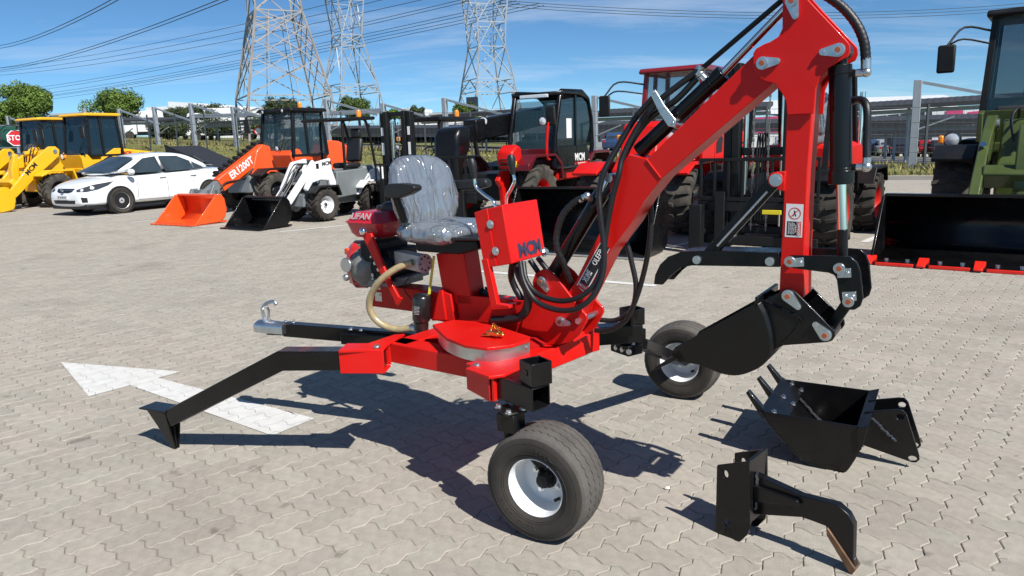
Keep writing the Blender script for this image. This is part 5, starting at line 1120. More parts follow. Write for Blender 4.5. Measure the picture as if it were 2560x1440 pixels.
# ---- white saloon car
def sedan(name, label, loc, hd, paint, group=None, detail=True, plate=None, s=1.0, roofh=1.46):
    r = root(name, label, 'car', loc, R(hd), group); r.scale = (s, s, s)
    L = 4.54; hw = .88
    # stations along x: (x, z of belt, half width at belt, z bonnet/deck centre, sill z)
    st = [(-3.62, .62, .66, .64, .36), (-3.56, .84, .76, .88, .26), (-3.35, .93, .82, .99, .24), (-3.05, .95, .855, 1.02, .22), (-2.6, .95, .875, .99, .21), (-2.0, .94, .88, .97, .20), (-1.3, .92, .88, .95, .19), (-.7, .90, .88, .93, .19), (-.3, .88, .875, .97, .20), (.1, .85, .865, .93, .20), (.45, .80, .83, .86, .21), (.70, .72, .76, .77, .20), (.84, .60, .66, .63, .22), (.90, .48, .56, .50, .26)]
    rings = []
    for x, zb, w_, zc, zs in st:
        ring = []
        for y, z in ((-w_ * .9, zs), (-w_ * .99, zs + .08), (-w_ * 1.01, (zs + zb) * .5), (-w_ * .985, zb - .07), (-w_ * .93, zb), (-w_ * .55, zb + (zc - zb) * .75), (0, zc), (w_ * .55, zb + (zc - zb) * .75), (w_ * .93, zb), (w_ * .985, zb - .07), (w_ * 1.01, (zs + zb) * .5), (w_ * .99, zs + .08), (w_ * .9, zs)): ring.append(Vector((x, y, z)))
        rings.append(ring)
    mb_ = MB(); mb_.loft(rings, closed=True); body = mb_.build('body', paint, r, smooth=50); ss = body.modifiers.new('sub', 'SUBSURF'); ss.levels = ss.render_levels = 2
    # wheel arches: dark cut-outs standing just proud of the flank
    for x in (0, -2.6):
        for sd_ in (1, -1):
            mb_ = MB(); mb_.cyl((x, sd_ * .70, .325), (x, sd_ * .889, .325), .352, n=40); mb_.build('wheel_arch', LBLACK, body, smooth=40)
            wh = MB(); wh.lathe((0, 0, 0), (0, 1, 0), [(.2, -.09), (.29, -.1), (.315, -.07), (.318, 0), (.315, .07), (.29, .1), (.205, .085)], 40, cap=False)
            if 'carw' not in MESHC:
                rb = MB(); rb.lathe((0, 0, 0), (0, 1, 0), [(0, .075), (.05, .08), (.08, .075), (.19, .07), (.21, .086), (.212, .07)], 40, cap=False)
                sl = MB()
                for k in range(9):
                    t = 2 * pi * k / 9; d = Vector((cos(t), 0, sin(t))); sl.beam(d * .11 + Vector((0, .0775, 0)), d * .175 + Vector((0, .077, 0)), .012, .004, up=(0, 1, 0), w2=.026)
                MESHC['carw'] = (wh.mesh('tyre', TYRE, smooth=40), rb.mesh('wheel_cover', mat('cover_silver', (.50, .51, .53), .35, .35), smooth=30), sl.mesh('cover_slots', LBLACK))
            k = MESHC['carw']; t = obj('wheel', k[0], r, (x, sd_ * .812, .318), 0 if sd_ > 0 else pi); obj('wheel_cover', k[1], t); obj('cover_slots', k[2], t)
    # greenhouse
    gh = [(-2.95, .99, .60), (-2.35, 1.36, .56), (-2.0, 1.44, .555), (-1.5, roofh, .56), (-1.0, 1.445, .56), (-.72, 1.38, .57), (.18, .93, .66)]
    rings = []
    for x, z, yt in gh:
        zb = .93; k = (z - zb) / .53; yb = .80
        rings.append([Vector((x, -yb, zb)), Vector((x, -(yb + (yt - yb) * k), z - .05 * k)), Vector((x, -yt * .75, z - .01)), Vector((x, 0, z + .012)), Vector((x, yt * .75, z - .01)), Vector((x, (yb + (yt - yb) * k), z - .05 * k)), Vector((x, yb, zb))])
    mb_ = MB(); mb_.loft(rings, closed=True); rf = mb_.build('roof', paint, r, smooth=50); ss = rf.modifiers.new('sub', 'SUBSURF'); ss.levels = ss.render_levels = 2
    g = mat('car_glass', (.035, .05, .06), .04, 0, 0, .3, 3, spec=.9)
    for sd_ in (1, -1):
        yy = lambda z, o=.012: sd_ * (.80 + (.56 - .80) * (z - .93) / .53 + o)
        def sg(P, nm='side_window'): pane(r, [(x, yy(z), z) for x, z in (P if sd_ > 0 else P[::-1])], g, nm)
        sg([(-.22, .965), (-.85, 1.315), (-1.22, 1.355), (-1.27, .955)]); sg([(-1.36, .955), (-1.32, 1.358), (-1.85, 1.345), (-2.18, 1.20), (-2.20, .97)]); sg([(-2.24, .975), (-2.23, 1.185), (-2.55, 1.0)])
    def glassloft(a, b, f0, f1, dx, nm):
        rows = []
        for i in range(7):
            f = f0 + (f1 - f0) * i / 6; x, z, yt = [a[q] + (b[q] - a[q]) * f for q in range(3)]; k = (z - .93) / .53; ye = .80 + (yt - .80) * k
            rows.append([Vector((x + dx * (1 - .5 * abs(u) ** 3) , ye * .95 * u, z + .030 - .055 * k * abs(u) ** 3)) for u in (-1, -.75, -.4, 0, .4, .75, 1)])
        mb_ = MB(); mb_.loft(rows, closed=False); mb_.build(nm, g, r, smooth=70)
    glassloft(gh[-1], gh[-2], .12, .93, .02, 'windscreen'); glassloft(gh[0], gh[1], .1, .9, -.03, 'rear_window')
    if detail:
        for sd_ in (1, -1):
            mb_ = MB(); mb_.ball((-.28, sd_ * .985, 1.0), .10, 14, (.8, 1.05, .72)); mb_.build('door_mirror', paint, r, smooth=60)
            for x in (-1.20, -2.12): bx(r, 'door_handle', paint, (x, sd_ * .888, .83), (.19, .03, .03), .012)
            hl_ = patch(body, [(-.50, .80), (-.15, .745), (.26, .63), (.24, .585), (.0, .575), (-.22, .62), (-.40, .70)], (1.3, sd_ * 1.15, 0), (-.66, -.0 + sd_ * -.0 + sd_ * .0, 0) if False else (.62, -sd_ * .78, 0), (0, 0, 1), (-.78, -sd_ * .62, 0), .006, 'headlight', mat('headlight_dark', (.06, .065, .07), .1, .3, .8, .4, 60))
            for q in ((-.12, .665), (.10, .625)): patch(body, [(q[0] + .045 * cos(t), q[1] + .036 * sin(t)) for t in [pi * k / 4 for k in range(8)]], (1.3, sd_ * 1.15, 0), (.62, -sd_ * .78, 0), (0, 0, 1), (-.78, -sd_ * .62, 0), .010, 'headlight_lens', LENS, hl_, 2)
            patch(body, [(-.09, .33), (.03, .33), (.05, .46), (-.09, .44)], (1.3, sd_ * 1.05, 0), (.62, -sd_ * .78, 0), (0, 0, 1), (-.78, -sd_ * .62, 0), .006, 'fog_recess', LBLACK)
            for P in ([(-.50, .90), (-.49, .90), (-.46, .36), (-.47, .36)], [(-1.315, .92), (-1.305, .92), (-1.325, .30), (-1.335, .30)], [(-2.22, .93), (-2.21, .93), (-2.09, .62), (-2.10, .62)], [(-.47, .305), (-2.02, .285), (-2.02, .277), (-.47, .297)], [(-.30, .86), (.20, .84), (.20, .835), (-.30, .855)]): patch(body, P, (0, sd_ * 1.5, 0), (1, 0, 0), (0, 0, 1), (0, -sd_, 0), .003, 'panel_seam', LBLACK, None, 2)
        patch(body, [(-.36, .66), (.36, .66), (.31, .585), (.2, .56), (-.2, .56), (-.31, .585)], (1.6, 0, 0), (0, 1, 0), (0, 0, 1), (-1, 0, 0), .006, 'grille', LBLACK); patch(body, [(-.34, .632), (.34, .632), (.335, .618), (-.335, .618)], (1.6, 0, 0), (0, 1, 0), (0, 0, 1), (-1, 0, 0), .012, 'grille_bar', CHROME)
        mb_ = MB(); mb_.tube([Vector((.915, .055 * cos(t), .635 + .038 * sin(t))) for t in [2 * pi * k / 16 for k in range(17)]], .007, 6, 1); mb_.tube([Vector((.918, .022 * cos(t), .64 + .034 * sin(t))) for t in [2 * pi * k / 16 for k in range(17)]], .005, 6, 1); mb_.tube([Vector((.917, .05 * cos(t), .652 + .014 * sin(t))) for t in [2 * pi * k / 16 for k in range(17)]], .005, 6, 1); mb_.build('badge', CHROME, r)
        patch(body, [(-.46, .385), (.46, .385), (.42, .30), (-.42, .30)], (1.6, 0, 0), (0, 1, 0), (0, 0, 1), (-1, 0, 0), .006, 'lower_intake', LBLACK); pl_ = bx(r, 'number_plate', LWHITE, (.935, 0, .455), (.012, .46, .10), .004)
        text('DF 65 HN GP', (.943, 0, .455), (0, 1, 0), (0, 0, 1), .055, LBLACK, 'plate_lettering', pl_, bold=.01, sx=.75)
        bx(r, 'undertray', LBLACK, (-1.3, 0, .22), (4.2, 1.5, .12), .03)
    return r
sedan('saloon_car', 'white four-door saloon car parked beside the yellow loaders', at((-9.6096,18.2237,0.0), 240, .82), 240, CARW)

# ---- loose orange bucket
ob = root('loader_bucket', 'loose bright orange loader bucket on the paving in front of the orange machine', 'bucket', ((-6.54,15.0328,0.0)), R(238))
def scoop(r, m, w, h, d, flare, em=None):
    """open bucket seen from the front: x forward"""
    bx(r, 'bucket_floor', m, (0, 0, .03), (d, w, .03), .004, e=(1, 0, .0))
    mb_ = MB(); mb_.loft([[Vector((x, -w / 2 + i, z)), Vector((x, w / 2 - i, z))] for x, z, i in ((d / 2, .02, 0), (-d * .25, .03, 0), (-d * .42, .12, 0), (-d * .5, h * .45, 0), (-d * .46, h * .85, 0), (-d * .36, h, 0))], closed=False); b = mb_.build('bucket_back', m, r, smooth=40); q = b.modifiers.new('thick', 'SOLIDIFY'); q.thickness = .02
    for s in (-1, 1): xz(r, 'bucket_side', m, [(d / 2, .02), (-d * .25, .03), (-d * .42, .12), (-d * .5, h * .45), (-d * .46, h * .85), (-d * .36, h), (-d * .2, h), (d * .25, h * .38)], s * w / 2 - .012, s * w / 2 + .012, .004)
    bx(r, 'cutting_edge', em or m, (d / 2 + .03, 0, .018), (.14, w + .02, .024), .003); bx(r, 'top_lip', m, (-d * .33, 0, h), (.1, w, .04), .008)
scoop(ob, ORG_P, 1.32, .56, .75, .1)
for k in range(8): bx(ob, 'edge_tooth', ORG_P, (.46, -.60 + .17 * k, .02), (.05, .07, .03), .004)

# ---- orange telescopic loader
def tele_loader():
    r = root('telescopic_loader', 'orange telescopic loader with a glazed cab, behind the loose orange bucket', 'loader', at((-5.5121,17.3431,0.0), 238, .70), R(238))
    for x in (0, -2.2):
        for s in (1, -1): lwheel(r, (x, s * .70, .46), s, .46, .36, BLK2, .48, 'chevron', 16)
    xz(r, 'chassis', GRY, [(-2.6, .42), (-2.6, .85), (.4, .85), (.45, .45)], -.40, .40, .03)
    xz(r, 'engine_hood', ORG_P, [(-1.9, .85), (-1.9, 1.62), (-2.4, 1.58), (-3.0, 1.35), (-3.1, .95), (-2.9, .8)], -.58, .58, .06)
    for s in (1, -1):
        xz(r, 'front_fender', BLK2, [(-.5, .78), (-.34, 1.0), (.25, 1.0), (.48, .86), (.46, .82), (.22, .955), (-.32, .955), (-.46, .76)], s * .5, s * .88, .01)
        xz(r, 'cab_panel', ORG_P, [(-.88, .8), (-.80, 1.36), (-.90, 1.42), (-1.0, 1.40), (-1.1, 1.25), (-1.4, 1.2), (-1.4, .8)], s * .54, s * .60, .015)
        bx(r, 'side_grille', BLK2, (-1.14, s * .606, 1.05), (.40, .02, .18), .02)
        for k in range(3): bx(r, 'grille_slat', GRY, (-1.14, s * .62, .99 + .06 * k), (.38, .012, .012), .003)
        xz(r, 'side_panel', ORG_P, [(-1.9, .8), (-1.9, 1.3), (-2.3, 1.3), (-2.5, .95), (-2.5, .8)], s * .54, s * .60, .015)
    bx(r, 'cab_floor', GRY, (-1.35, 0, .82), (1.1, 1.1, .1), .02); xz(r, 'front_cowl', ORG_P, [(-.84, .8), (-.74, 1.28), (-.82, 1.4), (-.90, 1.38), (-.90, .8)], -.54, .54, .02)
    loader_cab(r, -1.92, -.80, .58, 1.26, 2.40, BLK2, 0, BLK2, CGLASS, lean=.14)
    beacon(r, (-1.4, .3, 2.40))
    for y in (-.35, .35): lamp(r, (-.78, y, 2.33), (1, 0, 0), .05, 'work_light')
    mirror(r, (-.9, -.58, 2.2), (-.7, -.8, 2.25), (-.68, -.86, 2.0)); 
    # boom
    xz(r, 'boom_tower', ORG_P, [(-.55, .7), (-.35, 1.5), (-.15, 1.55), (.05, 1.4), (.3, .75), (.3, .5), (-.5, .5)], .05, .30, .02)
    d = Vector((1.9, 0, -1.05)).normalized()
    b = MB(); b.beam((-.25, .18, 1.42), Vector((-.25, .18, 1.42)) + d * 1.55, .20, .32, up=(0, 0, 1)); bm = b.build('boom', ORG_P, r, bev=.02)
    bar(r, 'inner_boom', GRY, Vector((-.2, .18, 1.40)) + d * 1.5, Vector((-.2, .18, 1.38)) + d * 2.0, .15, .24)
    mid = Vector((-.25, .29, 1.44)) + d * .85; text('ER1200T', mid + Vector((.02, -.008, .0)), (-d.x, 0, -d.z), (-d.z * -1 * -1, 0, d.x), .16, LWHITE, 'boom_lettering', bm, bold=.03, depth=.003, sx=.9)
    pipe(r, 'cable_chain', BLK2, [Vector((-.3, .02, 1.62)) + d * k * .3 for k in range(6)], .05, 2)
    for k in range(9): bx(r, 'chain_link', BLK2, Vector((-.1, .02, 1.56)) + d * k * .16, (.07, .12, .10), .008, e=d)
    rod(r, 'lift_ram', BLK2, (-.2, .18, .75), (.5, .18, .82), .06); rod(r, 'lift_rod', CHROME, (.5, .18, .82), (.95, .18, .86), .03)
    xz(r, 'tool_carrier', GRY, [(1.35, .62), (1.50, .62), (1.72, .18), (1.66, .08), (1.54, .1), (1.40, .40)], -.30, -.22, .01); xz(r, 'tool_carrier', GRY, [(1.30, .66), (1.46, .72), (1.74, .20), (1.70, .06), (1.56, .06), (1.36, .40)], .42, .50, .01)
    bar(r, 'carrier_tube', GRY, (1.42, -.3, .55), (1.42, .5, .55), .09); bar(r, 'carrier_tube', GRY, (1.62, -.3, .16), (1.62, .5, .16), .07); bx(r, 'carrier_sticker', LWHITE, (1.53, .505, .46), (.08, .006, .14), .002, e=(.55, 0, -.8))
    for y in (.06, .3): pipe(r, 'hydraulic_hose', HOSE, [(.2, y, 1.0), (.55, y, .78), (1.0, y, .72), (1.3, y, .5)], .018, 4, 6)
    lamp(r, (-.28, .62, 1.44), (1, 0, 0), .07)
    return r
tele_loader()
# ---- white compact loader with canopy and black bucket
def mini_loader():
    r = root('compact_loader', 'white and grey compact loader with an open canopy and a black bucket', 'loader', at((-3.6602,14.4861,0.0), 236, .46), R(236))
    for x in (0, -1.35):
        for s in (1, -1): lwheel(r, (x, s * .46, .33), s, .33, .28, WHITE if x == 0 else BLK2, .50, 'chevron', 16, TYRE)
    xz(r, 'chassis', GRY, [(-1.8, .30), (-1.8, .55), (.3, .55), (.35, .30)], -.28, .28, .02)
    for s in (1, -1):
        xz(r, 'front_panel', WHT, [(-.42, .36), (-.30, .52), (-.26, .78), (-.05, .80), (.16, .76), (.30, .60), (.34, .66), (.02, 1.16), (-.34, 1.22), (-.36, 1.0), (-.45, .75)], s * .30, s * .40, .02)
        xz(r, 'front_fender', BLK2, [(-.38, .5), (-.30, .70), (.2, .70), (.34, .58), (.32, .55), (.18, .66), (-.28, .66), (-.34, .48)], s * .34, s * .62, .008)
        xz(r, 'rear_panel', WHT, [(-.95, .45), (-1.45, .95), (-1.8, .98), (-1.95, .7), (-1.9, .45), (-1.7, .45), (-1.6, .72), (-1.2, .72), (-1.05, .45)], s * .36, s * .46, .02)
        xz(r, 'side_tank', GRY, [(-.45, .42), (-.45, .95), (-1.3, .98), (-1.35, .9), (-.95, .45)], s * .28, s * .42, .02)
        xz(r, 'rear_fender', WHT, [(-1.85, .6), (-1.7, .74), (-1.1, .74), (-.95, .62), (-.95, .58), (-1.12, .70), (-1.68, .70), (-1.83, .56)], s * .34, s * .62, .008)
        pipe(r, 'canopy_post', BLK2, [(-.78, s * .33, .80), (-.78, s * .33, 1.5), (-.80, s * .33, 1.90), (-.9, s * .33, 1.97)], .028, 3)
        pipe(r, 'canopy_post', BLK2, [(-1.66, s * .33, .98), (-1.58, s * .33, 1.5), (-1.48, s * .33, 1.9), (-1.4, s * .33, 1.98)], .028, 3)
    text('MCM', (-.22, .405, 1.12), (-1, 0, .1), (0, 0, 1), .075, LBLACK, 'side_lettering', r, bold=.02, depth=.002); bx(r, 'side_sticker', LBLACK, (.02, .404, 1.08), (.07, .006, .10), .002)
    bx(r, 'engine_cover', GRY, (-1.6, 0, .85), (.6, .66, .35), .05); bx(r, 'operator_floor', BLK2, (-.7, 0, .62), (.6, .6, .06), .01); bx(r, 'console', BLK2, (-.35, 0, 1.0), (.14, .5, .3), .03)
    mb_ = MB(); mb_.prism(XZ, [(-1.68, 1.97), (-.38, 1.93), (-.34, 1.97), (-.40, 2.0), (-1.68, 2.04)], -.40, .40); mb_.build('canopy_roof', BLK2, r, bev=.02)
    seat(r, (-1.05, .1, 1.05), PLAST, .95); bx(r, 'headrest', PLAST, (-1.38, .1, 1.70), (.1, .26, .2), .04); beacon(r, (-1.4, .2, 2.03)); lamp(r, (-1.55, .3, 1.85), (-1, 0, 0), .05, 'work_light')
    mb_ = MB(); mb_.tube([Vector((-.45, 0, 1.22)) + Vector((-.06 * sin(t), .15 * cos(t), .13 * sin(t))) for t in [2 * pi * k / 16 for k in range(17)]], .012, 6, 1); mb_.build('steering_wheel', PLAST, r)
    for s in (1, -1):
        bar(r, 'lift_arm', WHT, (-.1, s * .18, 1.15), (.62, s * .18, .42), .06, .13); bar(r, 'lift_arm_tip', GRY, (.62, s * .18, .42), (.80, s * .18, .2), .06, .11)
    rod(r, 'lift_ram', CHROME, (-.05, .05, .75), (.45, .05, .60), .025); rod(r, 'tilt_ram', BLK2, (.05, 0, 1.12), (.55, 0, .62), .035)
    for k, y in enumerate((-.08, .03, .1)): pipe(r, 'hydraulic_hose', HOSE, [(-.05, y, 1.12), (.2, y, 1.1), (.45, y, .75), (.68, y, .5)], .014, 5, 6)
    bx(r, 'quick_hitch', GRY, (.82, 0, .30), (.07, .7, .30), .015)
    b = bpy.data.objects.new('bucket', None); COL.objects.link(b); b.parent = r; b.location = (1.22, 0, 0)
    scoop(b, BLK, 1.12, .55, .66, .1)
    for k in range(14): bx(b, 'slot', GRY, (-.255, -.42 + .065 * k, .50), (.006, .03, .02), 0)
    return r
mini_loader()
# ---- fork lifts
def mast(r, x, h, w, m, rails=2, chain=True):
    for s in (1, -1):
        mb_ = MB(); mb_.box((x, s * w / 2, h / 2 + .06), (.14, .10, h), (1, 0, 0)); mb_.build('mast_rail', m, r, bev=.008)
        mb_ = MB(); mb_.box((x + .05, s * (w / 2 - .11), h / 2 + .1), (.12, .09, h * .985), (1, 0, 0)); mb_.build('mast_rail', m, r, bev=.008)
        rod(r, 'mast_ram', CHROME, (x - .03, s * (w / 2 - .19), .3), (x - .03, s * (w / 2 - .19), h * .95), .03)
    for z in (.25, h * .55, h): bx(r, 'mast_tie', m, (x, 0, z + .03), (.08, w, .09), .008)
    if chain:
        for y in (-.09, .09):
            mb_ = MB()
            for k in range(int((h - .35) / .05)): mb_.box((x + .09, y, .3 + k * .05), (.015, .024 if k % 2 else .012, .045))
            o = mb_.build('lift_chain', CASTG, r); o['kind'] = 'stuff'
        for k, y in enumerate((-.05, -.02, .015, .05)): pipe(r, 'mast_hose', HOSE, [(x + .06, y, .4), (x + .07, y, h * .55), (x + .0, y, h * .66), (x - .06, y, h * .5)], .012, 6, 6)
def forks(r, x, w, m, bh, fl_=1.1):
    for z in (.12, .52): bx(r, 'fork_bar', m, (x, 0, z + .05), (.05, w, .11), .006)
    for s in (1, -1):
        bx(r, 'carriage_plate', m, (x - .04, s * w * .28, .36), (.06, .1, .55), .006)
        mb_ = MB(); mb_.prism(XZ, [(x + .03, .75), (x + .07, .75), (x + .075, .09), (x + fl_, .03), (x + fl_, .015), (x + .03, .04)], s * w * .3 - .06, s * w * .3 + .06); mb_.build('fork', m, r, bev=.005)
    bx(r, 'backrest_rail', m, (x, 0, bh), (.04, w, .04), .006); bx(r, 'backrest_rail', m, (x, 0, .66), (.04, w, .05), .006)
    n = 9
    for k in range(n): bx(r, 'backrest_bar', m, (x, -w / 2 + .02 + (w - .04) * k / (n - 1), (bh + .62) / 2), (.035, .03, bh - .62), .004)
def forklift1():
    r = root('forklift', 'black forklift with a low overhead guard, half hidden behind the plastic-wrapped seat', 'forklift', (-1.95, 15.3, 0), R(238))
    for x, R_ in ((0, .34), (-1.6, .28)):
        for s in (1, -1): lwheel(r, (x, s * .5, R_), s, R_, .24, WHITE, .55, 'block', 16, TYRE)
    xz(r, 'chassis', BLK2, [(.2, .2), (.2, .6), (-.2, .85), (-1.2, .95), (-2.0, .95), (-2.1, .4), (-1.9, .2)], -.48, .48, .04)
    xz(r, 'counterweight', RED2, [(-1.45, .3), (-1.4, 1.0), (-2.0, .98), (-2.15, .6), (-2.05, .3)], -.52, .52, .06)
    mast(r, .42, 2.0, .68, BLK2); forks(r, .58, 1.05, BLK2, 1.05)
    for s in (1, -1):
        bar(r, 'guard_post', BLK2, (-.1, s * .46, .8), (-.45, s * .44, 1.90), .07); bar(r, 'guard_post', BLK2, (-1.75, s * .46, .9), (-1.55, s * .44, 1.90), .08)
        lamp(r, (-.16, s * .52, 1.38), (1, 0, 0), .06); bx(r, 'indicator', AMBER, (-.2, s * .52, 1.55), (.06, .08, .09), .015)
        bx(r, 'mirror', BLK2, (-.25, s * .62, 1.58), (.04, .12, .2), .02)
    bx(r, 'overhead_guard', BLK2, (-1.0, 0, 1.93), (1.3, .98, .09), .02)
    beacon(r, (-1.2, .3, 1.97))
    seat(r, (-1.0, 0, 1.05), VINYL); bk = cushion((-1.28, 0, 1.36), (0, 1, 0), (1, 0, .1), (0, 0, 1), .25, .33, .12, .5, 40, 20, crumple(9, .02, 5)); bk.build('seat_wrap', PFILM, r, smooth=60)
    mb_ = MB(); mb_.tube([Vector((-.5, 0, 1.25)) + Vector((-.09 * sin(t), .16 * cos(t), .11 * sin(t))) for t in [2 * pi * k / 16 for k in range(17)]], .013, 6, 1); mb_.cyl((-.5, 0, 1.25), (-.3, 0, .9), .025); mb_.build('steering_wheel', PLAST, r)
    for s in (1, -1): bx(r, 'mast_sticker', LWHITE, (.495, s * .34, 1.70), (.004, .06, .16), .001); bx(r, 'mast_sticker', LWHITE, (.495, s * .34, 1.36), (.004, .06, .24), .001)
forklift1()
def forklift2():
    r = root('rough_terrain_forklift', 'black rough-terrain forklift with red wheel rims and a tall mast, behind the excavator arm', 'forklift', at((3.9385,8.9122,0.0), 233, .66), R(233))
    rr = mat('rim_red', (.62, .018, .012), .4)
    for x, R_ in ((0, .45), (-1.95, .42)):
        for s in (1, -1): lwheel(r, (x, s * .66, R_), s, R_, .34, rr, .55, 'block', 18, TYRE)
    xz(r, 'chassis', BLK2, [(.25, .3), (.25, .75), (-.1, .85), (-1.2, .9), (-2.4, .9), (-2.45, .4), (-2.2, .3)], -.45, .45, .04)
    xz(r, 'engine_hood', RED, [(-1.0, .9), (-1.0, 1.25), (-1.9, 1.28), (-2.3, 1.15), (-2.45, .8), (-1.4, .8)], -.55, .55, .06)
    xz(r, 'counterweight', BLK2, [(-2.2, .4), (-2.2, .85), (-2.6, .85), (-2.7, .6), (-2.6, .4)], -.6, .6, .05)
    mast(r, .62, 2.16, .82, BLK2); forks(r, .80, 1.42, BLK2, 1.13, .42)
    for s in (1, -1):
        xz(r, 'fender', BLK2, [(-.55, .7), (-.45, .96), (.2, .96), (.38, .86), (.36, .82), (.18, .92), (-.42, .92), (-.5, .68)], s * .48, s * .84, .01)
        xz(r, 'fender', BLK2, [(-2.45, .7), (-2.35, .92), (-1.6, .92), (-1.45, .7), (-1.5, .7), (-1.63, .88), (-2.32, .88), (-2.4, .68)], s * .48, s * .84, .01)
        bar(r, 'side_rail', RED, (-.2, s * .58, .82), (-1.5, s * .58, .84), .05)
        bar(r, 'guard_post', BLK2, (-.2, s * .5, .9), (-.5, s * .48, 2.15), .07); bar(r, 'guard_post', BLK2, (-1.75, s * .5, 1.2), (-1.55, s * .48, 2.15), .08)
        for k in range(2): bar(r, 'tilt_strut', ZINC, (-2.05 - .1 * k, s * .5, .92), (-1.95 - .1 * k, s * .5, 1.2), .04)
    bx(r, 'overhead_guard', BLK2, (-1.0, 0, 2.18), (1.35, 1.05, .09), .02); beacon(r, (-1.1, .42, 2.22))
    bx(r, 'carriage_tank', BLK2, (.95, -.68, .30), (.12, .16, .6), .01); bx(r, 'yellow_label', mat('label_yellow', (.75, .6, .02), .4), (.86, .2, .52), (.02, .22, .05), .004)
    seat(r, (-1.05, 0, 1.3), VINYL); bk = cushion((-1.33, 0, 1.62), (0, 1, 0), (1, 0, .1), (0, 0, 1), .26, .34, .12, .5, 40, 20, crumple(9, .02, 2)); bk.build('seat_wrap', PFILM, r, smooth=60)
    pipe(r, 'exhaust_stack', CHROME, [(-2.1, .5, 1.15), (-2.1, .5, 1.7), (-2.1, .5, 1.95)], .04, 2)
forklift2()
# ---- black and red telehandler
def telehandler():
    r = root('telehandler', 'black and red telehandler with a rounded cab and its black boom raised behind it', 'telehandler', at((0.4661,12.5891,0.0), 239, .78), R(239))
    for x in (0, -2.3):
        for s in (1, -1): lwheel(r, (x, s * .78, .52), s, .52, .36, RED, .5, 'chevron', 17)
    xz(r, 'chassis', BLK2, [(-3.0, .45), (-3.0, .95), (.5, .9), (.55, .45)], -.45, .45, .03)
    xz(r, 'side_skirt', RED, [(-.55, .72), (-.5, .95), (-1.8, .95), (-1.8, .72)], .45, .92, .03)
    for x in (0, -2.3):
        for s in (1, -1): xz(r, 'fender', MAR, [(x - .66, .75), (x - .6, 1.05), (x - .35, 1.2), (x + .35, 1.2), (x + .6, 1.05), (x + .62, .95), (x + .55, .95), (x + .33, 1.15), (x - .33, 1.15), (x - .55, 1.0), (x - .6, .75)], s * .55, s * 1.0, .012)
    # cab on the left
    cx0, cx1, y0, y1 = -1.95, -.45, .05, .95
    P = [(cx1 + .05, .95), (cx1 + .02, 1.5), (cx1 - .18, 2.15), (cx1 - .25, 2.25), (cx0 + .45, 2.27), (cx0 + .18, 2.15), (cx0 + .04, 1.8), (cx0, 1.3), (cx0 + .1, .95)]
    for y in (y0, y1):
        mb_ = MB(); L_ = [Vector((p[0], y, p[1])) for p in P]; mb_.tube(L_ + [L_[0]], .045, 8, 1); mb_.build('cab_frame', BLK, r, smooth=50)
    mb_ = MB(); q = P[2:6]; mb_.loft([[Vector((p[0] + (.12 if i == 1 else 0), y0 - .04, p[1])), Vector((p[0] + (.12 if i == 1 else 0), y1 + .04, p[1]))] for i, p in enumerate(q)], closed=False); o = mb_.build('cab_roof', BLK, r, smooth=30); sm_ = o.modifiers.new('thick', 'SOLIDIFY'); sm_.thickness = .05
    pane(r, [(P[1][0], y0 + .05, 1.28), (P[2][0] + .02, y0 + .05, 2.10), (P[2][0] + .02, y1 - .05, 2.10), (P[1][0], y1 - .05, 1.28)][::-1], CGLASS, 'windscreen'); xz(r, 'front_cowl', MAR, [(cx1 + .06, .9), (cx1 + .03, 1.28), (cx1 - .05, 1.28), (cx1 - .05, .9)], y0, y1, .01)
    xm = -1.22
    pane(r, [(cx1 - .02, y1, 1.32), (cx1 - .2, y1, 2.1), (xm + .03, y1, 2.16), (xm + .03, y1, 1.32)], GLASS); pane(r, [(xm - .03, y1, 1.32), (xm - .03, y1, 2.16), (cx0 + .42, y1, 2.17), (cx0 + .2, y1, 2.05), (cx0 + .08, y1, 1.7), (cx0 + .3, y1, 1.32)], GLASS); pane(r, [(cx0 + .04, y0, 1.3), (cx0 + .16, y0, 2.1), (cx0 + .16, y1, 2.1), (cx0 + .04, y1, 1.3)], GLASS)
    bar(r, 'door_post', BLK, (xm, y1, .95), (xm, y1, 2.2), .06)
    dr = xz(r, 'door_panel', BLK, [(cx1 - .02, .98), (cx1 - .04, 1.32), (cx0 + .28, 1.32), (cx0 + .12, 1.0), (cx0 + .2, .9), (cx1 - .1, .9)], y1 - .02, y1 + .03, .015)
    text('MCM', (xm - .12, y1 + .034, 1.10), (-1, 0, 0), (0, 0, 1), .13, LWHITE, 'door_lettering', dr, bold=.03, depth=.002); bx(dr, 'door_flash', LRED, (xm - .18, y1 + .034, .99), (.55, .004, .06), .001); text('TELEHANDLER', (xm - .18, y1 + .037, .985), (-1, 0, 0), (0, 0, 1), .035, LWHITE, 'door_lettering', dr, depth=.002)
    bx(r, 'window_notice', LWHITE, (xm + .26, y1 + .008, 1.62), (.20, .004, .34), .001)
    seat(r, (cx0 + .5, .5, 1.3), LRED); bx(r, 'cab_floor', BLK2, (-1.2, .5, .93), (1.4, .85, .08), .01); bx(r, 'dashboard', INT, (-.62, .5, 1.28), (.25, .8, .28), .04); bx(r, 'light_bar', LENS, (cx1 - .08, .5, 2.18), (.06, .55, .06), .01)
    pipe(r, 'mirror_arm', RED, [(-.2, .95, 1.1), (-.05, .98, 1.16), (-.04, 1.0, 1.5), (-.06, 1.02, 1.72)], .025, 5); bx(r, 'mirror', BLK2, (-.08, 1.06, 1.82), (.06, .18, .32), .03); lamp(r, (.02, .96, 1.74), (1, 0, 0), .08)
    # boom on the right, head ahead and down
    xz(r, 'engine_pod', BLK2, [(-.6, .7), (-.6, .98), (-2.4, 1.15), (-2.6, 1.0), (-2.5, .7)], -.95, -.35, .05)
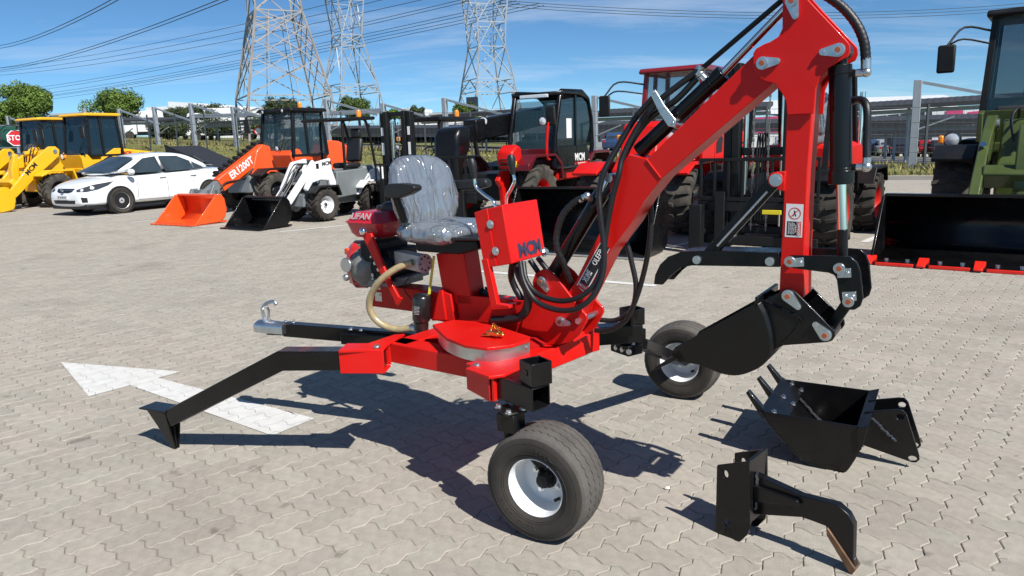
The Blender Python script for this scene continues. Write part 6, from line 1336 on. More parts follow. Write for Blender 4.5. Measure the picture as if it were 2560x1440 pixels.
    bar(r, 'boom', BLK, (-2.6, -.15, 1.95), (.55, -.15, 1.62), .28, .36, .03); bar(r, 'inner_boom', BLK, (.5, -.15, 1.60), (1.0, -.15, 1.52), .22, .28, .02)
    xz(r, 'boom_head', BLK, [(.85, 1.66), (1.0, 1.70), (1.20, 1.67), (1.30, 1.54), (1.34, .78), (1.22, .74), (1.10, 1.1), (.9, 1.36)], -.38, .10, .07)
    xz(r, 'front_hood', RED, [(.36, .98), (.38, 1.32), (.52, 1.38), (.70, 1.26), (.72, 1.1), (.62, .98)], .45, .75, .04); xz(r, 'hood_bracket', RED, [(.30, .35), (.34, .96), (.55, .96), (.72, .80), (.60, .68), (.55, .3)], .40, .48, .01)
    for k in range(3): bx(r, 'hood_slot', LBLACK, (.70, .60, 1.04 + .05 * k), (.04, .2, .016), .003)
    bx(r, 'reflector', mat('label_yellow', (.75, .6, .02), .4), (.62, .755, 1.06), (.08, .006, .10), .001); lamp(r, (.28, -.05, 1.78), (1, .4, 0), .08, 'work_light')
    forks(r, 1.62, 1.25, BLK2, 1.22)
telehandler()

# ---------------------------------------------------------------- ground beyond the lot: verge, rising field, lower street
VF = Fr(11.6, 20, -30)
def vdist(x, y): return (Vector((x, y, 0)) - VF.c).dot(VF.n)
def terr(x, y):
    s = max(0, min(1, vdist(x, y) / 8)); s = s * s * (3 - 2 * s)
    return s * (.8 - .055 * max(-70, min(50, x))) - .02
mb = MB(); vs = []; fs = []
us = [-160, -120, -90, -70] + list(range(-60, 64, 4)) + [70, 90, 120, 160]; vv = [0, 1, 2, 3, 4, 5, 6, 7, 8, 10, 14, 20, 30, 45, 70, 110, 180, 300, 600, 1500]
for v in vv:
    for u in us:
        k = 1 + max(0, v - 30) / 60; p = VF.c + VF.e * (u * k) + VF.n * v; vs.append((p.x, p.y, terr(p.x, p.y)))
nu = len(us)
for j in range(len(vv) - 1):
    for i in range(nu - 1): a = j * nu + i; fs.append((a, a + 1, a + nu + 1, a + nu))
FIELD = mat('field_grass', (.11, .13, .045), .95, 0, 0, .45, .5, 0, spec=.1, dust=.8, dcol=(.25, .21, .09))
mb.add(vs, fs); mb.build('terrain', FIELD, smooth=80)['kind'] = 'structure'
mb = MB(); a = VF.c - VF.n * .1; mb.box(a + Vector((0, 0, .05)), (150, .15, .14), VF.e); mb.build('kerb', mat('kerb_concrete', (.33, .31, .28), .9, var=.15, vs=1.5), bev=.01)['kind'] = 'structure'
mb = MB(); mb.add([VF.p((-3, .004), -6.2), VF.p((12, .004), -6.2), VF.p((12, .004), -6.05), VF.p((-3, .004), -6.05)], [(0, 1, 2, 3)]); mb.build('lane_line', LINE, smooth=0)['kind'] = 'structure'
# lower-right street beyond the fence; widened dark sheet paints in the carport shade
STR = mat('far_asphalt_and_shade', (.10, .10, .10), .9, var=.1)
mb = MB(); q = [(u, v) for v in (15, 42) for u in (-40, -20, 0, 20, 40, 60, 80)]; vs = []
for u, v in q: p = VF.c + VF.e * u + VF.n * v; vs.append((p.x, p.y, terr(p.x, p.y) + .03))
mb.add(vs, [(i, i + 1, i + 8, i + 7) for i in range(6)]); mb.build('street_and_shade', STR, smooth=0)['kind'] = 'structure'
# grass of the verge: thin blades
rg = random.Random(5)
gm = MB()
for k in range(11000):
    u = rg.uniform(-58, 9); v = rg.uniform(.1, 10) ; p = VF.c + VF.e * u + VF.n * v; z = terr(p.x, p.y); h = rg.uniform(.06, .22) * (1.5 if v > 7.5 else .8); a = rg.uniform(0, pi); w_ = rg.uniform(.02, .06); d = Vector((cos(a), sin(a), 0)) * w_; l = Vector((rg.uniform(-.1, .1), rg.uniform(-.1, .1), h))
    b = Vector((p.x, p.y, z)); gm.add([b - d, b + d, b + l], [(0, 1, 2)])
g = gm.build('verge_grass', GRASSM, smooth=0); tag(g, 'dry yellow-green grass on the bank along the fence', 'grass', kind='stuff')
# ---------------------------------------------------------------- fence and carports
GAL = mat('galvanised_steel', (.33, .36, .40), .5, .35, 0, .1, 3)
DGAL = mat('dark_fence_steel', (.06, .07, .08), .6, .3, 0, .1, 3)
ROOFM = mat('dark_roof_sheet', (.035, .037, .042), .6, 0, 0, .1, 3)
ROOFT = mat('light_roof_sheet', (.50, .51, .52), .6, 0, 0, .1, 3)
CF = Fr(0, 35, -30)
TILT = Vector((0, 0, 1))
def carport_post(px, top, base, o, wd=.22, arm=1, side=1):
    t, z0 = base; _, z1 = top
    r = root('carport_post', px, 'post', CF.p((t, z0 - .4), o), 0, 'grey carport posts along the fence', world=True)
    mb_ = MB(); mb_.box(CF.p((t, (z0 + z1) / 2 - .2), o), (wd, wd, z1 - z0 + .4), CF.e); mb_.build('post', GAL, r, bev=.015)
    if arm:
        mb_ = MB(); mb_.beam(CF.p((t, z1 - .06), o), CF.p((t + side * 3.6, z1 - 1.0), o - .2), .08, .10); mb_.build('roof_arm', GAL, r)
        mb_ = MB(); mb_.beam(CF.p((t + .1, z1 - 1.7), o), CF.p((t + 1.2, z1 - 1.3), o), .05, .05); mb_.build('brace', GAL, r)
PT = [((-43.1898,4.5054), (-43.1622,1.3994), 'leaning grey carport post behind the stop sign'), ((-39.4455,4.9778), (-39.9722,1.6544), 'grey carport post in front of the second round tree'), ((-29.2674,4.3373), (-29.3874,1.5455), 'grey carport post beside the nearest yellow cab'), ((-25.645,4.28), (-25.741,1.6675), 'grey carport post at the left edge of the white warehouse'), ((-22.0766,4.311), (-22.1734,1.3388), 'grey carport post standing above the black ramp'), ((-18.3529,3.9302), (-18.4688,1.2596), 'grey carport post at the foot of the nearest pylon'), ((-11.0278,3.9503), (-11.1354,0.9311), 'grey carport post between the orange cab and the second pylon'), ((-7.2548,3.5197), (-7.2515,0.8562), 'grey carport post just left of the forklift mast'), ((-3.4453,3.562), (-3.431,0.7826), 'grey carport post above the forklift guard'), ((0.4914,3.6243), (0.5079,0.7066), 'grey carport post left of the telehandler cab'), ((4.449,3.2156), (4.4728,0.6301), 'grey carport post right of the telehandler cab'), ((16.7877,3.03), (16.8103,0.2221), 'thick grey carport post left of the green loader')]
for k, (t, b, lab) in enumerate(PT):
    carport_post(lab, t, b, 4 if k == 1 else 0, .22 if k < 11 else .26, 1 if k != 1 else 0)
# dark sheet roofs on beams, sagging away behind the posts
def shed(P, o, dep, th, label, wave_=True):
    r = root('carport_roof', label, 'carport', CF.p(P[0], o), 0, 'dark carport roofs behind the fence', world=True)
    (t0, z0), (t1, z1) = P; n = max(8, int(abs(t1 - t0) / .28)); vs_ = []; 
    mb_ = MB(); rows = []
    for i in range(n * 2 + 1):
        f = i / (2 * n); t = t0 + (t1 - t0) * f; z = z0 + (z1 - z0) * f + (.014 if i % 2 else 0)
        rows.append([CF.p((t, z), o), CF.p((t, z + .25), o + dep), CF.p((t, z + .25 - th), o + dep), CF.p((t, z - th - (.014 if i % 2 else 0)), o)])
    mb_.loft(rows); mb_.build('roof_sheet', ROOFM, r, smooth=0)
    mb_ = MB(); mb_.beam(CF.p((t0, z0 - th - .1), o + .5), CF.p((t1, z1 - th - .1), o + .5), .1, .18); mb_.build('roof_beam', GAL, r)
    for i in range(int(abs(t1 - t0) / 5) + 1):
        f = min(1, (i + .5) * 5 / abs(t1 - t0)); t = t0 + (t1 - t0) * f; z = z0 + (z1 - z0) * f; p = CF.p((t, 0), o + dep * .8); mb_ = MB(); mb_.beam(Vector((p.x, p.y, terr(p.x, p.y) - .2)), Vector((p.x, p.y, z)), .12, .12); mb_.build('roof_post', GAL, r)
shed(((-47.9915,4.3389), (-30.4096,3.6849)), 3, 4, .12, 'dark carport roof behind the yellow cabs')
shed(((-30.2054,3.5942), (-26.1111,3.7379)), 3, 4, .12, 'short dark carport roof left of the nearest pylon')
shed(((-25.7855,3.278), (-18.226,3.2624)), 3, 4, .12, 'dark carport roof under the nearest pylon')
shed(((-7.4458,2.8774), (-0.9012,2.94)), 3, 4, .2, 'dark carport roof under the farthest pylon')
shed(((2.1741,2.6053), (10.7941,2.5391)), 5, 1.2, .18, 'dark carport roof behind the red cab')
shed(((-1.7412,2.2257), (12.8874,1.7747)), 14, 2.4, .3, 'lower dark carport roof behind the red cab')
shed(((13.8226,2.3742), (21.1454,2.4605)), 8, 1.2, .18, 'dark carport roof in front of the pink and white building')
shed(((13.0945,1.7804), (21.6065,1.6634)), 12, 2.2, .3, 'second dark carport roof below the pink sign')
shed(((12.2896,1.2855), (22.4407,1.0555)), 20, 1.6, .22, 'third dark carport roof above the parked cars')
shed(((-31.8057,3.078), (-8.1267,2.3132)), 16, 6, .5, 'low dark carport roof behind the forklift')
shed(((-33.0222,2.4337), (-4.5693,1.7507)), 22, 6, .5, 'lowest dark carport roof behind the telehandler')
def hbeam(a, b, o, lab):
    r = root('steel_beam', lab, 'beam', CF.p(a, o), 0, 'grey carport beams', world=True); mb_ = MB(); mb_.beam(CF.p(a, o), CF.p(b, o), .12, .24); mb_.build('beam', GAL, r)
hbeam((-23.4881,3.625), (-17.7174,3.4104), 1, 'grey horizontal carport beam left of the orange cab')
hbeam((-11.9402,3.233), (-8.0232,3.2149), 1, 'grey horizontal carport beam under the second pylon')
# mesh fence: posts, wires
fe = root('mesh_fence', 'dark steel mesh fence running along the top of the grass bank', 'fence', CF.p((-40, 0), -1.5), 0, world=True)
t = -40.
fps = []
while t < 24:
    p = CF.p((t, 0), -1.5); z = terr(p.x, p.y); fps.append((p, z)); mb = MB(); mb.beam((p.x, p.y, z - .2), (p.x, p.y, z + 2.15), .07, .07); mb.build('fence_post', DGAL, fe); t += 2.6
WIRE = mat('fence_wire', (.10, .11, .12), .6, .4)
for h in (.05, .55, 1.05, 1.55, 2.05):
    mb = MB(); mb.tube([Vector((p.x, p.y, z + h)) for p, z in fps], .008, 4, 1); mb.build('fence_wire', WIRE, fe)
mb = MB()
for i in range(len(fps) - 1):
    (p, z), (q, y) = fps[i], fps[i + 1]
    for k in range(10):
        f = k / 10; b = p.lerp(q, f); zz = z + (y - z) * f; mb.beam((b.x, b.y, zz + .05), (b.x, b.y, zz + 2.05), .005, .005)
mb.build('mesh_wires', WIRE, fe, smooth=0)['kind'] = 'stuff'
# green screen fence at the far left
gf = root('shade_cloth_fence', 'dark green shade-cloth fence at the far left behind the stop sign', 'fence', (-23.0374,34.0,1.8873), 0, world=True)
SC = mat('green_shade_cloth', (.010, .085, .062), .8, 0, 0, .2, 1.2)
a, b = Vector((-21.8262,31.0,2.8159)), Vector((-25.8208,50.0,3.0732)); a2, b2 = Vector((-22.1402,31.0,1.0689)), Vector((-26.0786,50.0,1.2455))
mb = MB(); n = 16; off = (b - a).cross(Vector((0, 0, 1))).normalized()
mb.loft([[a.lerp(b, i / n) + off * .06 * sin(i * 2.1), a.lerp(b, i / n).lerp(a2.lerp(b2, i / n), .5) + off * .1 * sin(i * 1.3 + 1), a2.lerp(b2, i / n)] for i in range(n + 1)], closed=False); o = mb.build('shade_cloth', SC, gf); q = o.modifiers.new('thick', 'SOLIDIFY'); q.thickness = .01
for i in range(8): mb = MB(); f = (i + .5) / 8; mb.beam(a2.lerp(b2, f) + off * .12, a.lerp(b, f) + Z_ * .25 + off * .12, .07, .07); mb.build('fence_post', DGAL, gf)
for z in (0, .55): mb = MB(); mb.beam(a.lerp(a2, z) + off * .1, b.lerp(b2, z) + off * .1, .04, .05); mb.build('fence_rail', mat('rail_grey', (.25, .28, .28), .6), gf)
# stop sign
sp = Vector((-19.6227,30.0,2.2049)); base = Vector((sp.x + .35, sp.y, terr(sp.x, sp.y)))
st = root('stop_sign', 'red octagonal stop sign on a grey pole at the far left', 'sign', base, 0, world=True)
mb = MB(); fc = (Vector((0, 0, 1.45)) - sp); fc.z = 0; fc.normalize(); ux = Vector((0, 0, 1)).cross(fc); rr = .33
base = base - fc * .08; mb.beam(Vector((sp.x + .1, sp.y, base.z - .3)) - fc * .08, sp - fc * .08 + Z_ * .2, .07, .07); mb.build('pole', GAL, st)
oc = [sp + (ux * cos(t) + Z_ * sin(t)) * rr for t in [pi / 8 + pi / 4 * k for k in range(8)]]
mb = MB(); mb.add(oc + [p - fc * .01 for p in oc], [list(range(8)), list(range(15, 7, -1))] + [[i, i + 8, (i + 1) % 8 + 8, (i + 1) % 8] for i in range(8)]); pn_ = mb.build('sign_border', LWHITE, st)
mb = MB(); mb.add([sp + (p - sp) * .90 + fc * .004 for p in oc], [list(range(8))]); mb.build('sign_face', mat('sign_red', (.50, .012, .02), .45), pn_)
text('STOP', sp + fc * .006, ux, Z_, .20, LWHITE, 'sign_lettering', pn_, bold=.02, sx=.85, depth=.002)
# second small no-entry plate in the distance
sq2 = Vector((-15.9036,48.0,2.5798)); rs = root('round_sign', 'small round red and white sign beside the orange cab mirror', 'sign', sq2 - Z_ * 2, 0, world=True)
mb = MB(); mb.cyl(sq2 + Vector((0, .02, 0)), sq2, .26, n=20); dsk = mb.build('sign_disc', LRED, rs); mb = MB(); mb.cyl(sq2, sq2 - Vector((0, .01, 0)), .19, n=20); mb.build('sign_centre', LWHITE, dsk); mb = MB(); mb.beam(sq2 - Z_ * 2, sq2 - Z_ * .2, .05, .05); mb.build('pole', GAL, rs)
# black loading ramp behind the car
ra = root('loading_ramp', 'black steel loading ramp sloping down behind the white car', 'ramp', (-12.9047,29.7621,0.0), 0, world=True)
A, B = Vector((-13.2764,29.0,1.6655)), Vector((-9.2558,25.0,0.4724)); w_ = Vector((.5, .87, 0)) * 1.6; n_ = Vector((0, 0, -.16))
mb = MB(); mb.add([A, B, B + w_, A + w_, A + n_, B + n_, B + w_ + n_, A + w_ + n_], [(0, 1, 2, 3), (7, 6, 5, 4), (0, 4, 5, 1), (1, 5, 6, 2), (2, 6, 7, 3), (3, 7, 4, 0)]); mb.build('ramp_deck', mat('ramp_black', (.020, .021, .024), .6, 0, 0, .2, 3), ra, bev=.01)
for p in (A + w_ * .05, A + w_ * .95, A.lerp(B, .25) + w_ * .05): mb = MB(); mb.beam(p, Vector((p.x, p.y, 0)), .09, .09); mb.build('ramp_leg', BLK2, ra)
mb = MB(); mb.beam(A + Z_ * .03, B + Z_ * .03, .05, .09); mb.build('ramp_curb', BLK2, ra)
# ---------------------------------------------------------------- trees
LEAF = [mat('leaf_bright', (.10, .160, .026), .6, 0, 0, .3, .8, spec=.3, isl=.45), mat('leaf_mid', (.070, .110, .022), .6, 0, 0, .3, .8, spec=.3, isl=.45), mat('leaf_dark', (.045, .062, .022), .6, 0, 0, .3, .8, spec=.3, isl=.4)]
BARK = mat('bark', (.07, .055, .04), .9, 0, 0, .3, 6, .5, 20)
def tree(c, rx, rz, label, lm, seed, nl=5200, ls=.2, lobes=16, trunk=True, group=None):
    """crown centre c, half width rx, half height rz"""
    g = random.Random(seed); c = Vector(c); gz = terr(c.x, c.y); r = root('tree', label, 'tree', (c.x, c.y, gz), 0, group, world=True)
    L_ = []
    for k in range(lobes):
        a = g.uniform(0, 2 * pi); q = g.uniform(.1, .78) ** .8; e = g.uniform(-.8, .85); f = math.sqrt(max(.05, 1 - e * e * .8))
        L_.append((c + Vector((cos(a) * q * rx * f, sin(a) * q * rx * f, e * rz * .72)), g.uniform(.26, .40) * (rx * .5 + min(rx, rz) * .5)))
    m_ = MB()
    for k in range(nl):
        p0, rr_ = L_[g.randrange(lobes)]; d = Vector((g.gauss(0, 1), g.gauss(0, 1), g.gauss(0, 1) * .85)).normalized(); rad = rr_ * g.uniform(.55, 1.12) * (1 + .25 * noise.noise(d * 2.3 + p0)); p = p0 + d * rad
        nrm = (d + Vector((g.uniform(-.9, .9), g.uniform(-.9, .9), g.uniform(-.4, 1.0)))).normalized(); d_, x, y = basis(nrm); a = g.uniform(0, 2 * pi); x2 = x * cos(a) + y * sin(a); y2 = y * cos(a) - x * sin(a); s_ = ls * g.uniform(.5, 1.15)
        m_.add([p - x2 * s_, p - y2 * s_ * .45 + d_ * s_ * .1, p + x2 * s_, p + y2 * s_ * .45 + d_ * s_ * .1], [(0, 1, 2, 3)])
    m_.build('crown', lm, r, smooth=0)['kind'] = 'stuff'
    if trunk:
        m_ = MB(); m_.tube([Vector((c.x, c.y, gz - .2)), Vector((c.x + .1, c.y, (gz + c.z - rz) / 2 + .3)), c + Vector((0, 0, -rz * .35))], .24 * rx / 3 + .08, 8, 4, rr=lambda t: 1 - .6 * t)
        for p0, rr_ in L_[:9]: m_.tube([c + Vector((0, 0, -rz * .6)), c.lerp(p0, .55) + Vector((0, 0, -rz * .12)), p0], .09, 5, 3, rr=lambda t: 1 - .75 * t)
        m_.build('trunk', BARK, r)
TREES = [((-39.38, 62.0, 6.08), 2.42, 1.29, 'leafy round green tree at the far left above the yellow cabs', 0, 5600, 0.20, 14),
    ((-45.42, 70.0, 5.38), 3.20, 1.28, 'lower yellow-green tree at the left edge under the round one', 0, 4800, 0.20, 14),
    ((-32.01, 62.0, 5.39), 2.60, 1.22, 'broad open green tree between the yellow cabs and the white warehouse', 0, 5600, 0.18, 18),
    ((-34.38, 80.0, 5.26), 2.00, 0.76, 'low dark olive tree in front of the white warehouse', 2, 2600, 0.22, 12),
    ((-31.62, 80.0, 5.29), 2.92, 0.85, 'wide low dark tree in front of the warehouse, next to the pylon', 2, 3200, 0.22, 14),
    ((-28.92, 95.0, 6.51), 2.99, 1.31, 'dark green tree seen through the nearest pylon legs', 2, 3200, 0.28, 12),
    ((-26.28, 100.0, 5.75), 1.59, 1.13, 'small dark tree right of the nearest pylon', 2, 1800, 0.28, 10),
    ((-20.58, 105.0, 6.44), 3.05, 1.64, 'mid-green bushy tree at the foot of the second pylon', 1, 3600, 0.30, 14),
    ((-14.87, 100.0, 5.37), 1.44, 0.77, 'small bright bush right of the second pylon', 0, 1500, 0.25, 9),
    ((-11.83, 100.0, 5.52), 1.21, 0.88, 'small grey-green conifer beside the striped building', 2, 1500, 0.25, 8),
    ((-5.27, 95.0, 5.36), 1.56, 1.15, 'narrow dark tree at the foot of the farthest pylon, beside a billboard', 1, 2200, 0.28, 10),
    ((-3.14, 90.0, 3.69), 1.97, 0.59, 'low yellowish bush under the farthest pylon', 0, 1800, 0.25, 10),
    ((-29.73, 66.0, 3.51), 2.38, 0.55, 'dark hedge-like tree behind the fence, left of the warehouse post', 2, 2600, 0.22, 14),
    ((-27.84, 72.0, 3.62), 2.53, 0.59, 'dark low tree behind the fence, right of the ramp', 2, 2400, 0.22, 14),
    ((-22.58, 70.0, 3.62), 1.81, 0.64, 'bright low tree behind the fence, left of the orange cab', 0, 2000, 0.22, 12)]
for k, (c, rx, rz, lab, lm, nl, ls, lo_) in enumerate(TREES): tree(c, rx, rz, lab, LEAF[lm], 40 + k, int(nl * 2.2), ls * .62, lo_ + 8, group='trees beyond the fence')
# ---------------------------------------------------------------- buildings
WALLW = mat('white_cladding', (.74, .75, .77), .7, 0, 0, .03, .3)
WALLG = mat('grey_wall', (.42, .43, .45), .8, 0, 0, .06, .3)
PINK = mat('pink_panel', (.60, .07, .19), .6)
DKWIN = mat('dark_window', (.03, .035, .045), .12, 0, 0, .2, 1, spec=.7)
def block(name, label, fr, t0, t1, z0, z1, dep, o, m, roof=None):
    r = root(name, label, 'building', fr.p((t0, z0), o), 0, world=True)
    mb_ = MB(); mb_.prism(fr, [(t0, z0), (t1, z0), (t1, z1), (t0, z1)], o, o + dep); mb_.build('wall', m, r, smooth=0)
    if roof:
        mb_ = MB(); mb_.prism(fr, [(t0 - .3, z1 + .004), (t1 + .3, z1 + .004), (t1 + .3, z1 + .3), (t0 - .3, z1 + .3)], o - .3, o + dep + .3); mb_.build('roof', roof, r, smooth=0)
    return r
def panel(r, fr, name, P, o, m, th=.06):
    mb_ = MB(); mb_.prism(fr, P, o - th, o); return mb_.build(name, m, r, smooth=0)
WF = Fr(0, 140, -12)
w1_, w2_, w3_ = (-75.1593,10.6216), (-70.3611,11.5332), (-54.6084,8.4275)
wh = block('warehouse', 'big white warehouse with stepped roofs behind the low trees', WF, (-75.9918,10.0946)[0], (-70.3238,9.86)[0], (-73.4037,4.7454)[1], w1_[1], 40, 0, WALLW)
panel(wh, WF, 'tall_bay', [(w2_[0], w1_[1] - 8), ((-50.9931,9.0601)[0], w1_[1] - 8), (-51.1259,7.8971), (-58.0027,9.8992), (-65.2733,11.0748), w2_], 0, WALLW, .3)
mb = MB(); mb.prism(WF, [(w2_[0], w1_[1] - 8), ((-50.9931,9.0601)[0], w1_[1] - 8), (-51.1259,7.8971), (-58.0027,9.8992), (-65.2733,11.0748), w2_], .05, 30); mb.build('bay_body', WALLW, wh, smooth=0)
for k in range(7): panel(wh, WF, 'cladding_joint', [(w2_[0] + 2.5 * k + 1, w1_[1] - 7), (w2_[0] + 2.5 * k + 1.06, w1_[1] - 7), (w2_[0] + 2.5 * k + 1.06, w1_[1]), (w2_[0] + 2.5 * k + 1, w1_[1])], -.3, WALLG, .02)
b2 = block('shed_building', 'low white shed roof behind the yellow cabs', WF, (-71.1403,7.9815)[0], (-64.2255,7.7062)[0], (-69.6783,5.3242)[1], (-69.1804,8.0327)[1], 20, -30, WALLW, WALLG)
b3 = block('striped_building', 'small white ribbed building between the second and farthest pylons', WF, (-17.3024,6.3129)[0], (-14.9123,6.2177)[0], (-16.59,3.4995)[1], (-16.3118,7.6565)[1], 12, -10, WALLW)
t0_ = (-17.3024,6.3129)[0]; t1_ = (-14.9123,6.2177)[0]
for k in range(6): panel(b3, WF, 'wall_rib', [(t0_ + (t1_ - t0_) * (k + .5) / 6, (-16.59,3.4995)[1]), (t0_ + (t1_ - t0_) * (k + .8) / 6, (-16.59,3.4995)[1]), (t0_ + (t1_ - t0_) * (k + .8) / 6, (-16.321,7.5188)[1]), (t0_ + (t1_ - t0_) * (k + .5) / 6, (-16.321,7.5188)[1])], -10, WALLG, .2)
b3b = block('long_hall', 'long low white hall behind the forklift and the telehandler', WF, (-17.6252,5.8172)[0], (2.6346,5.0317)[0], (-13.0331,2.2842)[1], (-8.8485,6.7286)[1], 20, 0, WALLW, WALLG)
# billboard
bb = Vector((-4.1915,95.0,5.8154)); br = root('billboard', 'dark billboard on a pole left of the farthest pylon', 'billboard', bb - Z_ * 6, 0, world=True)
mb = MB(); mb.box(bb, (1.5, .3, 2.2), (.94, -.34, 0)); mb.build('board', mat('board_dark', (.03, .04, .06), .5), br); mb = MB(); mb.beam(bb - Z_ * 6, bb - Z_ * 1, .25, .25); mb.build('pole', GAL, br)
# right-hand buildings
RB = Fr(30, 70, -26)
tl, tr = (-22.2687,3.2089), (16.9403,3.1841)
zb = (6.3067,-1.5435)[1]
zt_ = (6.0452,2.6126)[1]
pb = block('office_building', 'white office building with pink panels and dark window bands on the right', RB, (-11.3448,2.7486)[0], tr[0], zb - .5, zt_, 25, 0, WALLW)
def pq(r, name, s, m, o=0, th=.08): return panel(r, RB, name, s, o, m, th)
pq(pb, 'window_band', [(2.4721,2.3462), (8.5463,2.7045), (8.6089,1.804), (2.5166,1.516)], DKWIN)
for k in range(6):
    f = (k + .5) / 6; a = Vector((*(2.4721,2.3462), 0)).lerp(Vector((*(8.5463,2.7045), 0)), f); pq(pb, 'mullion', [(a.x - .06, a.y - 1.1), (a.x + .06, a.y - 1.1), (a.x + .06, a.y), (a.x - .06, a.y)], WALLG, -.09, .05)
pq(pb, 'window_band', [(1.213,0.5803), (8.6935,0.5853), (8.7518,-0.255), (1.2627,-0.4121)], DKWIN)
for P in ([(9.6442,2.7551), (10.8981,2.8982), (10.9599,2.0811), (9.6989,1.9993)], [(11.2879,2.4733), (16.4222,2.8213), (16.4989,1.9687), (11.3244,1.9972)], [(9.9728,1.5759), (11.0509,1.6687), (11.0976,1.0526), (10.013,1.024)], [(-11.1474,2.7403), (-2.7227,2.8304), (-2.7048,2.3845), (-11.1389,2.2709)], [(-11.1318,1.879), (-2.6809,1.7885), (-2.6599,1.2654), (-11.1218,1.3288)]): pq(pb, 'pink_panel', P, PINK)
mb = MB(); mb.prism(RB, [(-6.4235,4.448), (9.593,4.1316), (10.7199,3.7173), (10.807,2.55), (-6.3827,3.1553)], 3, 20); mb.build('upper_storey', WALLW, pb, smooth=0)
g2 = block('grey_building', 'grey low building with white signboard behind the red cab', RB, (-19.9358,3.0408)[0], (-10.4709,2.642)[0], (-15.6321,-0.0684)[1], (-15.6338,3.1495)[1], 15, -8, WALLG)
pq(g2, 'signboard', [(-19.8538,3.1862), (-15.6338,3.222), (-15.6335,2.6416), (-19.8608,2.5902)], WALLW, -8, .2)
# ---------------------------------------------------------------- cars and lorries far off
CC = [mat('far_paint_dark', (.02, .022, .028), .25, 0, .5), mat('far_paint_silver', (.45, .47, .5), .3, .5, .4), mat('far_paint_red', (.28, .01, .015), .25, 0, .5), mat('far_paint_white', (.7, .71, .72), .3, 0, .4), mat('far_paint_blue', (.03, .06, .14), .25, 0, .5)]
def farcar(c, hd, m, label, suv=0):
    r = root('parked_car', label, 'car', c, R(hd), 'cars parked beyond the fence'); h = 1.45 + .3 * suv
    xz(r, 'body', m, [(-2.15, .3), (-2.2, .75), (-2.1, .92), (1.1, .92), (1.9, .80), (2.1, .6), (2.1, .3)], -.86, .86, .08)
    xz(r, 'cabin', m, [(-2.05 if suv else -1.7, .9), (-1.8 if suv else -1.1, h), (.1, h), (.95, .9)], -.72, .72, .1)
    for s in (1, -1): xz(r, 'side_window', DKWIN, [(-1.85 if suv else -1.4, .97), (-1.7 if suv else -1.0, h - .1), (.05, h - .1), (.65, .97)], s * .72, s * .735, 0)
    pane(r, [(.93, -.6, .98), (.22, -.55, h - .06), (.22, .55, h - .06), (.93, .6, .98)], DKWIN, 'windscreen'); pane(r, [(-2.06 if suv else -1.6, -.6, 1.0), (-1.86 if suv else -1.2, -.55, h - .1), (-1.86 if suv else -1.2, .55, h - .1), (-2.06 if suv else -1.6, .6, 1.0)], DKWIN, 'rear_window')
    for x in (-1.35, 1.35):
        for s in (1, -1):
            w_ = MB(); w_.cyl((x, s * .62, .32), (x, s * .885, .32), .32, n=18); wm = w_.build('wheel', TYRE, r); w_ = MB(); w_.cyl((x, s * .885, .32), (x, s * .895, .32), .2, n=16); w_.build('rim', ALU, wm)
    for s in (1, -1): bx(r, 'tail_lamp', REDLENS, (-2.19, s * .68, .78), (.05, .2, .14), .01); bx(r, 'headlight', LENS, (2.02, s * .62, .72), (.12, .3, .12), .02)
def gz(p): return (p[0], p[1], terr(p[0], p[1]) + .0)
farcar(gz((30.4878,58.0,-0.259)), 70, CC[0], 'black hatchback parked with its tail to us, left of the thick post', 1)
farcar(gz((32.7851,66.0,-0.1846)), 75, CC[4], 'dark blue car in the row beyond the fence, beside the silver one')
farcar(gz((32.5917,64.0,-0.2303)), 72, CC[1], 'silver car squeezed in beyond the fence, left of the black hatchback')
farcar(gz((36.0209,64.0,-0.3818)), 72, CC[2], 'dark red car parked beyond the fence, right of the thick post')
farcar(gz((36.0077,62.0,-0.4284)), 72, CC[0], 'black saloon parked beyond the fence, next to the dark red car')
farcar(gz((37.356,62.0,-0.5404)), 72, CC[4], 'dark car behind the headlamp of the green loader')
farcar(gz((8.6449,58.0,0.9191)), 72, CC[4], 'dark blue car beyond the fence, right of the telehandler')
farcar(gz((22.3537,60.0,0.2194)), 72, CC[1], 'grey car seen through the rough-terrain forklift mast')
farcar(gz((-37.5162,86.0,2.9282)), 165, CC[2], 'small red car far off beyond the fence, above the ramp')
farcar(gz((-10.545,70.0,2.1895)), 160, CC[1], 'pale van-like car seen behind the compact loader', 1)
def lorry(c, hd, label, s=1.0):
    r = root('lorry', label, 'lorry', c, R(hd), 'white lorries beyond the fence'); r.scale = (s, s, s)
    xz(r, 'cab', WALLW, [(1.6, .5), (1.6, 2.3), (1.8, 2.5), (2.9, 2.5), (3.3, 1.6), (3.3, .5)], -1.05, 1.05, .1); xz(r, 'chassis', BLK2, [(-3.2, .45), (-3.2, .75), (3.1, .75), (3.1, .45)], -.9, .9, .02); xz(r, 'load_box', WALLW, [(-3.3, .8), (-3.3, 2.9), (1.5, 2.9), (1.5, .8)], -1.1, 1.1, .04)
    pane(r, [(3.28, -.9, 1.65), (2.95, -.85, 2.35), (2.95, .85, 2.35), (3.28, .9, 1.65)], DKWIN, 'windscreen')
    for y in (1, -1): xz(r, 'side_window', DKWIN, [(2.1, 1.6), (2.1, 2.25), (2.8, 2.25), (3.1, 1.6)], y * 1.05, y * 1.06, 0)
    for x in (-2.2, 2.4):
        for y in (1, -1): w_ = MB(); w_.cyl((x, y * .75, .48), (x, y * 1.08, .48), .48, n=18); w_.build('wheel', TYRE, r)
lorry(gz((-41.7783,84.0,3.1135)), 200, 'white lorry parked beyond the fence, right of the yellow cab')
lorry(gz((-39.5441,84.0,3.037)), 200, 'white lorry parked beyond the fence, left of the warehouse post', .95)
